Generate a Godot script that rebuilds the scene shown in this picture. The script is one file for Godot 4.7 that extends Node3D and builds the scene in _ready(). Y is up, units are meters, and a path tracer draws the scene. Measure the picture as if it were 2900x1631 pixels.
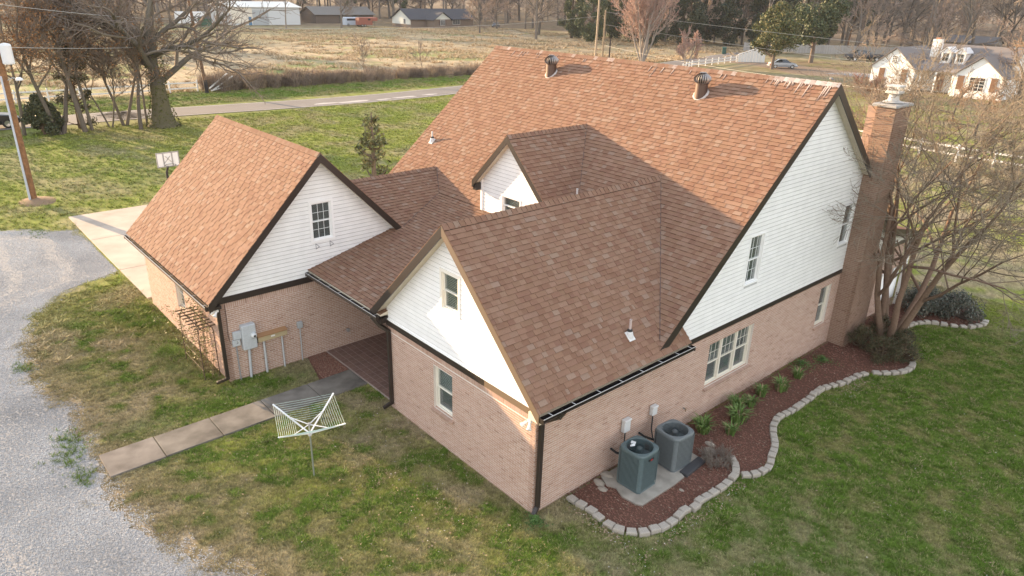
extends Node3D
# A brick house with shingled gables seen from above, its yard, a country road and the fields behind.

var rng := RandomNumberGenerator.new()
var names_used := {}
var mats := {}
var texs := {}
const EYE := Vector3(8.931, 10.586, 8.77)

# ---------------------------------------------------------------- mesh building
class MB:
	var v := PackedVector3Array()
	var n := PackedVector3Array()
	var c := PackedColorArray()
	func tri(a: Vector3, b: Vector3, d: Vector3, col: Color) -> void:
		var nn := (b - a).cross(d - a).normalized()
		v.append(a); v.append(d); v.append(b)
		n.append(nn); n.append(nn); n.append(nn)
		c.append(col); c.append(col); c.append(col)
	func quad(a: Vector3, b: Vector3, d: Vector3, e: Vector3, col: Color) -> void:
		var nn := (d - a).cross(e - b).normalized()
		v.append(a); v.append(d); v.append(b); v.append(a); v.append(e); v.append(d)
		for i in 6:
			n.append(nn); c.append(col)
	func box(t: Transform3D, s: Vector3, col: Color) -> void:
		var h := s * 0.5
		var p: Array[Vector3] = []
		for i in 8:
			p.append(t * Vector3(h.x if i & 1 else -h.x, h.y if i & 2 else -h.y, h.z if i & 4 else -h.z))
		quad(p[4], p[5], p[7], p[6], col)
		quad(p[1], p[0], p[2], p[3], col)
		quad(p[5], p[1], p[3], p[7], col)
		quad(p[0], p[4], p[6], p[2], col)
		quad(p[6], p[7], p[3], p[2], col)
		quad(p[0], p[1], p[5], p[4], col)
	func bb(lo: Vector3, hi: Vector3, col := Color.WHITE) -> void:
		box(Transform3D(Basis(), (lo + hi) * 0.5), hi - lo, col)
	# box with chamfered vertical and top edges
	func cbox(t: Transform3D, s: Vector3, r: float, col: Color) -> void:
		var h := s * 0.5
		var ring := func(y: float, k: float) -> Array:
			var a := []
			var x := h.x - k
			var z := h.z - k
			a.append(t * Vector3(x - r, y, z)); a.append(t * Vector3(x, y, z - r)); a.append(t * Vector3(x, y, -z + r)); a.append(t * Vector3(x - r, y, -z))
			a.append(t * Vector3(-x + r, y, -z)); a.append(t * Vector3(-x, y, -z + r)); a.append(t * Vector3(-x, y, z - r)); a.append(t * Vector3(-x + r, y, z))
			return a
		var r0: Array = ring.call(-h.y, 0.0)
		var r1: Array = ring.call(h.y - r, 0.0)
		var r2: Array = ring.call(h.y, r)
		for i in 8:
			var j := (i + 1) % 8
			quad(r0[i], r0[j], r1[j], r1[i], col)
			quad(r1[i], r1[j], r2[j], r2[i], col)
		for i in range(1, 7):
			tri(r2[0], r2[i], r2[i + 1], col)
			tri(r0[0], r0[i + 1], r0[i], col)
	func beam(a: Vector3, b: Vector3, w: float, h: float, col := Color.WHITE, up := Vector3.UP) -> void:
		var d := b - a
		var l := d.length()
		if l < 1e-5:
			return
		var z := d / l
		var u := up
		if absf(z.dot(u)) > 0.98:
			u = Vector3.RIGHT
		var x := u.cross(z).normalized()
		box(Transform3D(Basis(x, z.cross(x), z), (a + b) * 0.5), Vector3(w, h, l), col)
	# thin plate on a quad a b d e with a little thickness
	func beam_quad(a: Vector3, b: Vector3, d: Vector3, e: Vector3, th: float, col: Color) -> void:
		var nn := (b - a).cross(d - a).normalized() * th * 0.5
		quad(a + nn, b + nn, d + nn, e + nn, col)
		quad(e - nn, d - nn, b - nn, a - nn, col)
		quad(b - nn, d - nn, d + nn, b + nn, col)
		quad(a + nn, e + nn, e - nn, a - nn, col)
	func tube(pts: PackedVector3Array, rad: PackedFloat32Array, sides: int, col := Color.WHITE, caps := true, col2 = null) -> void:
		var m := pts.size()
		var prev := PackedVector3Array()
		var prevn := PackedVector3Array()
		var x := Vector3.ZERO
		for i in m:
			var d := (pts[mini(i + 1, m - 1)] - pts[maxi(i - 1, 0)]).normalized()
			if i == 0:
				x = d.cross(Vector3(0.31, 0.2, 0.93)).normalized()
				if x.length() < 0.1:
					x = d.cross(Vector3.RIGHT).normalized()
			else:
				x = (x - d * x.dot(d)).normalized()
			var y := d.cross(x)
			var ring := PackedVector3Array()
			var rn := PackedVector3Array()
			for k in sides:
				var a := TAU * k / sides
				var q := x * cos(a) + y * sin(a)
				rn.append(q)
				ring.append(pts[i] + q * rad[i])
			var cc: Color = col
			if col2 != null:
				cc = col.lerp(col2, float(i) / (m - 1))
			if i > 0:
				for k in sides:
					var k2 := (k + 1) % sides
					v.append(prev[k]); v.append(ring[k2]); v.append(prev[k2])
					v.append(prev[k]); v.append(ring[k]); v.append(ring[k2])
					n.append(prevn[k]); n.append(rn[k2]); n.append(prevn[k2])
					n.append(prevn[k]); n.append(rn[k]); n.append(rn[k2])
					for q in 6:
						c.append(cc)
			if caps and sides > 3 and (i == 0 or i == m - 1):
				for k in range(1, sides - 1):
					if i == 0:
						tri(ring[0], ring[k + 1], ring[k], cc)
					else:
						tri(ring[0], ring[k], ring[k + 1], cc)
			prev = ring
			prevn = rn
	func rod(a: Vector3, b: Vector3, r: float, sides := 6, col := Color.WHITE) -> void:
		tube(PackedVector3Array([a, b]), PackedFloat32Array([r, r]), sides, col)
	# turned shape about the y axis of t, profile of (radius, height)
	func lathe(t: Transform3D, prof: PackedVector2Array, seg: int, col := Color.WHITE) -> void:
		for i in prof.size() - 1:
			var p := prof[i]
			var q := prof[i + 1]
			var nr := Vector2(q.y - p.y, -(q.x - p.x)).normalized()
			for k in seg:
				var a0 := TAU * k / seg
				var a1 := TAU * (k + 1) / seg
				var d0 := Vector3(cos(a0), 0, -sin(a0))
				var d1 := Vector3(cos(a1), 0, -sin(a1))
				var A := t * (d0 * p.x + Vector3.UP * p.y)
				var B := t * (d1 * p.x + Vector3.UP * p.y)
				var C := t * (d1 * q.x + Vector3.UP * q.y)
				var D := t * (d0 * q.x + Vector3.UP * q.y)
				var n0 := (t.basis * (d0 * nr.x + Vector3.UP * nr.y)).normalized()
				var n1 := (t.basis * (d1 * nr.x + Vector3.UP * nr.y)).normalized()
				v.append(A); v.append(C); v.append(B); v.append(A); v.append(D); v.append(C)
				n.append(n0); n.append(n1); n.append(n1); n.append(n0); n.append(n0); n.append(n1)
				for q2 in 6:
					c.append(col)
	# flat piece with the outline poly (counter-clockwise in the plane of t), its face rising from h0 at v0 to h1 at v1
	func piece(t: Transform3D, poly: PackedVector2Array, v0: float, v1: float, h0: float, h1: float, base: float, col: Color, side: Color, ends = null) -> void:
		var m := poly.size()
		if m < 3:
			return
		if Geometry2D.is_polygon_clockwise(poly):
			poly = poly.duplicate()
			poly.reverse()
		var top := PackedVector3Array()
		var bot := PackedVector3Array()
		for p in poly:
			var f := clampf((p.y - v0) / (v1 - v0), 0.0, 1.0)
			top.append(t * Vector3(p.x, p.y, lerpf(h0, h1, f)))
			bot.append(t * Vector3(p.x, p.y, base))
		if m == 4:
			quad(top[0], top[1], top[2], top[3], col)
		else:
			var idx := Geometry2D.triangulate_polygon(poly)
			for i in range(0, idx.size(), 3):
				var a := top[idx[i]]
				var b := top[idx[i + 1]]
				var d := top[idx[i + 2]]
				if (b - a).cross(d - a).dot(t.basis.z) < 0.0:
					tri(a, d, b, col)
				else:
					tri(a, b, d, col)
		for i in m:
			var j := (i + 1) % m
			var sc := side
			if ends != null and not (absf(poly[i].y - v0) < 0.002 and absf(poly[j].y - v0) < 0.002):
				sc = ends
			quad(bot[i], bot[j], top[j], top[i], sc)
	# closed prism of an outline between two heights over the plane of t
	func prism(t: Transform3D, poly: PackedVector2Array, h0: float, h1: float, col: Color, side = null) -> void:
		if poly.size() < 3:
			return
		if Geometry2D.is_polygon_clockwise(poly):
			poly = poly.duplicate()
			poly.reverse()
		var sc: Color = col if side == null else side
		var idx := Geometry2D.triangulate_polygon(poly)
		for i in range(0, idx.size(), 3):
			var P := [poly[idx[i]], poly[idx[i + 1]], poly[idx[i + 2]]]
			if (P[1] - P[0]).cross(P[2] - P[0]) < 0.0:
				P = [P[0], P[2], P[1]]
			tri(t * Vector3(P[0].x, P[0].y, h1), t * Vector3(P[1].x, P[1].y, h1), t * Vector3(P[2].x, P[2].y, h1), col)
			tri(t * Vector3(P[0].x, P[0].y, h0), t * Vector3(P[2].x, P[2].y, h0), t * Vector3(P[1].x, P[1].y, h0), sc)
		for i in poly.size():
			var a := poly[i]
			var b := poly[(i + 1) % poly.size()]
			quad(t * Vector3(a.x, a.y, h0), t * Vector3(b.x, b.y, h0), t * Vector3(b.x, b.y, h1), t * Vector3(a.x, a.y, h1), sc)
	func mesh() -> ArrayMesh:
		var am := ArrayMesh.new()
		if v.is_empty():
			return am
		var arr := []
		arr.resize(Mesh.ARRAY_MAX)
		arr[Mesh.ARRAY_VERTEX] = v
		arr[Mesh.ARRAY_NORMAL] = n
		arr[Mesh.ARRAY_COLOR] = c
		am.add_surface_from_arrays(Mesh.PRIMITIVE_TRIANGLES, arr)
		return am

# ---------------------------------------------------------------- nodes and labels
func numbered(called: String) -> String:
	if not names_used.has(called):
		names_used[called] = 0
		return called
	names_used[called] += 1
	return "%s_%03d" % [called, names_used[called]]

func thing(called: String, label: String, category: String, group := "", at := Vector3.ZERO, turn := 0.0) -> Node3D:
	var o := Node3D.new()
	o.name = numbered(called)
	add_child(o)
	o.position = at
	o.rotation.y = turn
	o.set_meta("label", label)
	o.set_meta("category", category)
	if group != "":
		o.set_meta("group", group)
	return o

func inst(called: String, mesh: Mesh, m: Material) -> MeshInstance3D:
	var o := MeshInstance3D.new()
	o.name = called
	o.mesh = mesh
	o.material_override = m
	return o

func part(parent: Node, called: String, mb: MB, m: Material, label := "", stuff := false) -> MeshInstance3D:
	var o := inst(called, mb.mesh(), m)
	parent.add_child(o, true)
	if label != "":
		o.set_meta("label", label)
	if stuff:
		o.set_meta("kind", "stuff")
	return o

func holder(parent: Node, called: String, label := "") -> Node3D:
	var o := Node3D.new()
	o.name = called
	parent.add_child(o, true)
	if label != "":
		o.set_meta("label", label)
	return o

func single(called: String, mb: MB, m: Material, label: String, category: String, group := "") -> MeshInstance3D:
	var o := inst(numbered(called), mb.mesh(), m)
	add_child(o)
	o.set_meta("label", label)
	o.set_meta("category", category)
	if group != "":
		o.set_meta("group", group)
	return o

func structure(called: String, mb: MB, m: Material, label := "") -> MeshInstance3D:
	var o := inst(numbered(called), mb.mesh(), m)
	add_child(o)
	o.set_meta("kind", "structure")
	if label != "":
		o.set_meta("label", label)
	return o

func stuff(o: Node3D, label: String, category: String) -> void:
	o.set_meta("kind", "stuff")
	o.set_meta("label", label)
	o.set_meta("category", category)

func copies(called: String, mesh: Mesh, m: Material, xf: Array, cols: Array) -> MultiMeshInstance3D:
	var mm := MultiMesh.new()
	mm.transform_format = MultiMesh.TRANSFORM_3D
	mm.use_colors = cols.size() > 0
	mm.mesh = mesh
	mm.instance_count = xf.size()
	for i in xf.size():
		mm.set_instance_transform(i, xf[i])
		if cols.size() > 0:
			mm.set_instance_color(i, cols[i])
	var o := MultiMeshInstance3D.new()
	o.name = numbered(called)
	o.multimesh = mm
	o.material_override = m
	add_child(o)
	return o

# ---------------------------------------------------------------- materials
func lin(r: float, g: float, b: float) -> Color:
	return Color(r, g, b).linear_to_srgb()

# greyish grain that multiplies a colour: values between lo and 1
func grain(freq: float, lo: float, size := 256, seed_ := 1, oct := 4, tint := Color(1, 1, 1)) -> ImageTexture:
	var key := "%s %s %s %s %s %s" % [freq, lo, size, seed_, oct, tint]
	if texs.has(key):
		return texs[key]
	var f := FastNoiseLite.new()
	f.seed = seed_
	f.noise_type = FastNoiseLite.TYPE_SIMPLEX_SMOOTH
	f.frequency = freq
	f.fractal_octaves = oct
	var src := f.get_seamless_image(size, size)
	var img := Image.create(size, size, false, Image.FORMAT_RGB8)
	for y in size:
		for x in size:
			var k := lerpf(lo, 1.0, src.get_pixel(x, y).r)
			img.set_pixel(x, y, Color(pow(k, tint.r), pow(k, tint.g), pow(k, tint.b)).linear_to_srgb())
	texs[key] = ImageTexture.create_from_image(img)
	return texs[key]

func mat(col: Color, rough := 0.8, metal := 0.0, tex: Texture2D = null, metres := 1.0, spec := 0.5) -> StandardMaterial3D:
	var key := "%s %s %s %s %s %s" % [col, rough, metal, tex, metres, spec]
	if mats.has(key):
		return mats[key]
	var m := StandardMaterial3D.new()
	m.albedo_color = col
	m.roughness = rough
	m.metallic = metal
	m.metallic_specular = spec
	m.vertex_color_use_as_albedo = true
	if tex != null:
		m.albedo_texture = tex
		m.uv1_triplanar = true
		m.uv1_world_triplanar = true
		m.uv1_scale = Vector3.ONE / metres
	mats[key] = m
	return m

func glass(tint: Color, alpha := 0.18) -> StandardMaterial3D:
	var key := "glass %s %s" % [tint, alpha]
	if mats.has(key):
		return mats[key]
	var m := StandardMaterial3D.new()
	m.albedo_color = Color(tint.r, tint.g, tint.b, alpha)
	m.transparency = BaseMaterial3D.TRANSPARENCY_ALPHA
	m.roughness = 0.03
	m.metallic_specular = 0.6
	mats[key] = m
	return m

func jit(col: Color, amount: float) -> Color:
	var k := 1.0 + rng.randf_range(-amount, amount)
	return Color(col.r * k, col.g * k, col.b * k)

func frame(o: Vector3, u: Vector3, v: Vector3) -> Transform3D:
	u = u.normalized()
	v = v.normalized()
	return Transform3D(Basis(u, v, u.cross(v)), o)

func rect(x0: float, y0: float, x1: float, y1: float) -> PackedVector2Array:
	return PackedVector2Array([Vector2(x0, y0), Vector2(x1, y0), Vector2(x1, y1), Vector2(x0, y1)])

# rectangles that cover lo..hi without the holes
func cells(x0: float, y0: float, x1: float, y1: float, holes: Array) -> Array:
	var xs := [x0, x1]
	var ys := [y0, y1]
	for h: Rect2 in holes:
		for q in [h.position.x, h.end.x]:
			if q > x0 and q < x1 and not xs.has(q):
				xs.append(q)
		for q in [h.position.y, h.end.y]:
			if q > y0 and q < y1 and not ys.has(q):
				ys.append(q)
	xs.sort()
	ys.sort()
	var out := []
	for i in xs.size() - 1:
		for j in ys.size() - 1:
			var mid := Vector2((xs[i] + xs[i + 1]) * 0.5, (ys[j] + ys[j + 1]) * 0.5)
			var solid := true
			for h: Rect2 in holes:
				if h.has_point(mid):
					solid = false
			if solid:
				out.append(Rect2(xs[i], ys[j], xs[i + 1] - xs[i], ys[j + 1] - ys[j]))
	return out

# ---------------------------------------------------------------- the scene
func _ready() -> void:
	rng.seed = 20240307
	sky_and_camera()
	build_ground()
	build_house()
	build_yard()
	build_far()
	build_plants()

func sky_and_camera() -> void:
	var cam := Camera3D.new()
	cam.name = "camera"
	add_child(cam)
	var ya := deg_to_rad(-48.164)
	var pi_ := deg_to_rad(22.637)
	var ro := deg_to_rad(1.534)
	var f := Vector3(sin(ya) * cos(pi_), -sin(pi_), -cos(ya) * cos(pi_))
	var r := Vector3(cos(ya), 0, sin(ya))
	var u := r.cross(f)
	cam.transform = Transform3D(Basis(r * cos(ro) + u * sin(ro), u * cos(ro) - r * sin(ro), -f), EYE)
	cam.fov = 44.03
	cam.near = 0.1
	cam.far = 3000.0
	cam.current = true
	var env := Environment.new()
	env.background_mode = Environment.BG_SKY
	var sm := ProceduralSkyMaterial.new()
	sm.sky_top_color = Color(0.60, 0.645, 0.71)
	sm.sky_horizon_color = Color(1.0, 0.985, 0.96)
	sm.sky_curve = 0.38
	sm.ground_bottom_color = Color(0.30, 0.29, 0.24)
	sm.ground_horizon_color = Color(0.62, 0.60, 0.54)
	sm.sun_angle_max = 20.0
	var sk := Sky.new()
	sk.sky_material = sm
	env.sky = sk
	env.background_energy_multiplier = 0.80
	env.tonemap_mode = Environment.TONE_MAPPER_LINEAR
	env.tonemap_exposure = 3.75
	env.fog_enabled = true
	env.fog_density = 0.00014
	env.fog_light_color = Color(0.85, 0.87, 0.90)
	env.sdfgi_enabled = true
	env.ssao_enabled = true
	env.ssil_enabled = true
	var we := WorldEnvironment.new()
	we.name = "world_environment"
	we.environment = env
	add_child(we)
	var sun := DirectionalLight3D.new()
	sun.name = "sun"
	var e := deg_to_rad(10.8)
	var d := Vector3(0.969 * cos(e), -sin(e), -0.248 * cos(e))
	sun.transform = Transform3D(Basis.looking_at(d, Vector3.UP), Vector3(-60, 40, 20))
	sun.light_color = Color(1.0, 0.86, 0.68)
	sun.light_energy = 1.6
	sun.light_angular_distance = 0.6
	sun.shadow_enabled = true
	add_child(sun)

# ---------------------------------------------------------------- ground
var nz: Array[FastNoiseLite] = []
var gravel_edge := PackedVector2Array([Vector2(-45, 13.5), Vector2(-36, 10.2), Vector2(-31, 7.4), Vector2(-29.15, 5.75), Vector2(-28.67, 4.87), Vector2(-28.0, 4.2), Vector2(-27.5, 3.35), Vector2(-25.75, 3.08), Vector2(-23.4, 3.02), Vector2(-20.9, 3.0), Vector2(-20.4, 3.9), Vector2(-20.07, 4.84), Vector2(-19.45, 5.41), Vector2(-18.1, 6.43), Vector2(-16.87, 6.83), Vector2(-15.61, 7.13), Vector2(-14.5, 7.2), Vector2(-13.2, 7.33), Vector2(-11.83, 7.05), Vector2(-11.05, 6.73), Vector2(-10.46, 6.76), Vector2(-9.69, 6.9), Vector2(-8.42, 6.82), Vector2(-7.36, 6.83), Vector2(-6.56, 6.96), Vector2(-5.76, 6.82), Vector2(-5.04, 6.72), Vector2(-4.28, 6.45), Vector2(-3.72, 6.34), Vector2(-3.21, 6.03), Vector2(-2.48, 5.72), Vector2(-1.2, 5.6), Vector2(1.5, 6.2), Vector2(5, 7.5)])
var bed_edge := PackedVector2Array([Vector2(0.1, -1.05), Vector2(0.5, -1.05), Vector2(1.03, -1.06), Vector2(1.57, -1.1), Vector2(1.78, -1.24), Vector2(1.96, -1.42), Vector2(2.05, -1.65), Vector2(2.12, -1.9), Vector2(2.12, -2.4), Vector2(2.12, -3.2), Vector2(2.15, -4.0), Vector2(2.12, -4.6), Vector2(2.27, -4.85), Vector2(2.42, -5.15), Vector2(2.45, -5.5), Vector2(2.3, -5.95), Vector2(2.1, -6.45), Vector2(1.83, -6.85), Vector2(1.56, -7.31), Vector2(1.45, -7.8), Vector2(1.5, -8.4), Vector2(1.5, -9.2), Vector2(1.46, -10.0), Vector2(1.58, -10.8), Vector2(1.73, -11.5), Vector2(1.81, -12.0), Vector2(2.1, -12.5), Vector2(2.4, -12.9), Vector2(2.6, -13.4), Vector2(2.6, -13.85), Vector2(2.4, -14.3), Vector2(1.7, -15.2), Vector2(1.3, -15.9), Vector2(1.27, -16.6), Vector2(1.42, -17.4), Vector2(1.7, -17.85), Vector2(2.4, -18.2), Vector2(2.82, -18.7), Vector2(2.95, -19.3), Vector2(2.7, -20.0), Vector2(1.6, -20.8), Vector2(0.1, -21.0)])
var road_left := PackedVector2Array()
var road_right := PackedVector2Array()
var cam_xf: Transform3D

func noise(freq: float, s: int, oct := 3) -> FastNoiseLite:
	var f := FastNoiseLite.new()
	f.seed = s
	f.noise_type = FastNoiseLite.TYPE_SIMPLEX_SMOOTH
	f.frequency = freq
	f.fractal_octaves = oct
	return f

func seen(p: Vector3, margin := 1.12) -> bool:
	var q := cam_xf * p
	if q.z > -0.5:
		return false
	var k := 2017.06 / -q.z
	return absf(q.x * k) < 1450.0 * margin and absf(q.y * k) < 815.5 * margin

func edge_z(x: float) -> float:
	for i in gravel_edge.size() - 1:
		var a := gravel_edge[i]
		var b := gravel_edge[i + 1]
		if x >= a.x and x <= b.x:
			return lerpf(a.y, b.y, (x - a.x) / maxf(b.x - a.x, 0.001))
	return 20.0

func bed_x(z: float) -> float:
	if z > -1.05 or z < -20.9:
		return -1.0
	for i in range(1, bed_edge.size() - 1):
		var a := bed_edge[i]
		var b := bed_edge[i + 1]
		if z <= a.y and z >= b.y:
			return lerpf(a.x, b.x, (a.y - z) / maxf(a.y - b.y, 0.001))
	return -1.0

# paved, built or bedded: no lawn here
func blocked(x: float, z: float) -> bool:
	if x < 0.0 and x > -5.68 and z < 0.0 and z > -18.5: return true
	if x < -5.6 and x > -17.0 and z < -0.12 and z > -18.5: return true
	if x < -9.65 and x > -17.0 and z < 2.9 and z > -4.0: return true
	if x > -8.16 and x < -7.08 and z > -0.2 and z < 6.75: return true
	if x > -29.8 and x < -16.9 and z < 2.94 and z > -6.0: return true
	if x < bed_x(z) and x > -0.1: return true
	if x > -9.65 and x < -8.14 and z < 0.55 + (x + 9.65) * 0.2 and z > -0.2: return true
	if x < -54.5 and x > -61.5 and z > -60.0: return true
	return false

func smooth(a: float, b: float, x: float) -> float:
	var t := clampf((x - a) / (b - a), 0.0, 1.0)
	return t * t * (3.0 - 2.0 * t)

func ground_colour(x: float, z: float) -> Color:
	var a := nz[0].get_noise_2d(x, z)       # wide
	var b := nz[1].get_noise_2d(x, z)       # metres
	var c := nz[2].get_noise_2d(x, z)       # tufts
	var d := nz[3].get_noise_2d(x, z)       # grain
	var tan_ := Color(0.255, 0.207, 0.138)
	var olive := Color(0.165, 0.155, 0.062)
	var green := Color(0.088, 0.140, 0.022)
	var lime := Color(0.195, 0.215, 0.046)
	var dirt := Color(0.23, 0.165, 0.11)
	var straw := Color(0.37, 0.29, 0.185)
	var litter := Color(0.19, 0.135, 0.09)
	var col := olive.lerp(tan_, smooth(-0.12, 0.42, b * 0.8 + c * 0.6))
	col = col.lerp(lime, 0.75 * smooth(0.0, 0.4, a * 0.5 - b * 0.5 + c * 0.35))
	col = col.lerp(green, 0.9 * smooth(0.12, 0.36, -b * 0.45 - c * 0.8 + 0.06))
	var lush := exp(-(pow((x + 12.4) / 1.3, 2.0) + pow((z - 3.6) / 0.7, 2.0))) + 0.7 * exp(-(pow((x + 15.4) / 0.9, 2.0) + pow((z - 3.3) / 0.5, 2.0))) + 0.8 * exp(-(pow((x + 8.75) / 0.5, 2.0) + pow((z - 3.4) / 3.0, 2.0)))
	col = col.lerp(green, clampf(lush * (0.8 + c), 0.0, 0.9))
	# the side lawn is greener towards the back
	var side := smooth(0.0, 2.0, x) * smooth(4.0, -4.5, z + 0.1 * x)
	var deep := green.lerp(olive, smooth(-0.1, 0.5, c * 0.8 + b * 0.3))
	col = col.lerp(deep, side * smooth(-0.75, 0.1, -b * 0.9 - c * 0.5 + 0.15 + smooth(-3.0, -9.0, z) * 0.45))
	var thatch := side * smooth(-6.5, -1.5, z + 0.15 * x) * smooth(-0.35, 0.35, c * 0.7 + d * 0.5 + b * 0.5)
	col = col.lerp(Color(0.215, 0.19, 0.135), thatch * 0.5)
	# worn earth at the gravel edge
	if x > -46.0 and x < 6.0 and z > -2.0:
		var g := edge_z(x) - z
		col = col.lerp(dirt.lerp(tan_, 0.5 + c * 0.6), smooth(1.7, 0.2, g + b * 1.4) * 0.75)
	# leaf litter under the roadside trees
	var r := Vector2((x + 51.5) * 0.6, z + 6.5).length()
	col = col.lerp(litter, smooth(5.5, 2.5, r + b * 2.0) * 0.75)
	# paler grass of the front yard
	if z < -17.0 and x > -40.0:
		var fy := lime.lerp(tan_, smooth(-0.3, 0.35, b * 0.8 + c * 0.5 + 0.1)).lerp(olive, 0.4 * smooth(0.0, 0.4, c))
		col = col.lerp(fy, smooth(-17.0, -22.0, z + b) * 0.85)
		col = col.lerp(dirt.lerp(tan_, 0.5), 0.5 * exp(-pow((z + 44.5) / 2.5, 2.0)) * smooth(-30.0, -14.0, x))
	# far lawn before the road
	if x < -14.0:
		var k := smooth(-14.0, -22.0, x)
		var far := lime.lerp(tan_, 0.55 * smooth(-0.25, 0.5, b + c * 0.3 + a * 0.5)).lerp(green, 0.55 * smooth(0.0, 0.5, a + c * 0.3))
		col = col.lerp(far, k * 0.8)
	# ditch and verge beyond the road
	var fieldness := smooth(-68.0, -73.0, x + b * 2.0)
	if x < -60.0:
		col = col.lerp(green.lerp(olive, smooth(-0.3, 0.4, c + b)), smooth(-60.0, -63.0, x) * (1.0 - fieldness) * 0.8)
		var fcol := straw.lerp(tan_, smooth(-0.2, 0.4, b + c * 0.5)).lerp(Color(0.19, 0.215, 0.07), 0.9 * smooth(0.0, 0.34, a * 1.3 + b * 0.5 + 0.02))
		var browner := smooth(-118.0, -150.0, x - z * 0.35 - 20.0)
		fcol = fcol.lerp(Color(0.25, 0.215, 0.11), browner * 0.6)
		col = col.lerp(fcol, fieldness)
	# wooded ground and yards to the north
	var north := smooth(-66.0, -92.0, z - b * 8.0) * smooth(-140.0, -105.0, x)
	col = col.lerp(tan_.lerp(litter, smooth(-0.2, 0.3, a + b * 0.4)).lerp(olive, 0.6 * smooth(0.0, 0.4, -b + c * 0.4)), north * 0.85)
	var wood := smooth(205.0, 235.0, Vector2(x - EYE.x, z - EYE.z).length() + b * 10.0)
	col = col.lerp(litter, wood * 0.85)
	var k2 := 1.3 * (1.0 + d * 0.45 + c * 0.18)
	return Color(col.r * k2, col.g * k2, col.b * k2)

func axis(lo: float, hi: float, step: float, far_lo: float, far_hi: float, grow: float, most: float) -> PackedFloat32Array:
	var out := PackedFloat32Array()
	var s := step
	var q := lo
	var left := []
	while q > far_lo:
		s = minf(s * grow, most) if q > -330.0 else s * 1.5
		q -= s
		left.append(q)
	left.reverse()
	for p in left:
		out.append(p)
	q = lo
	while q < hi:
		out.append(q)
		q += step
	s = step
	while q < far_hi:
		out.append(q)
		s = s * 1.35
		q += s
	out.append(q)
	return out

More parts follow.
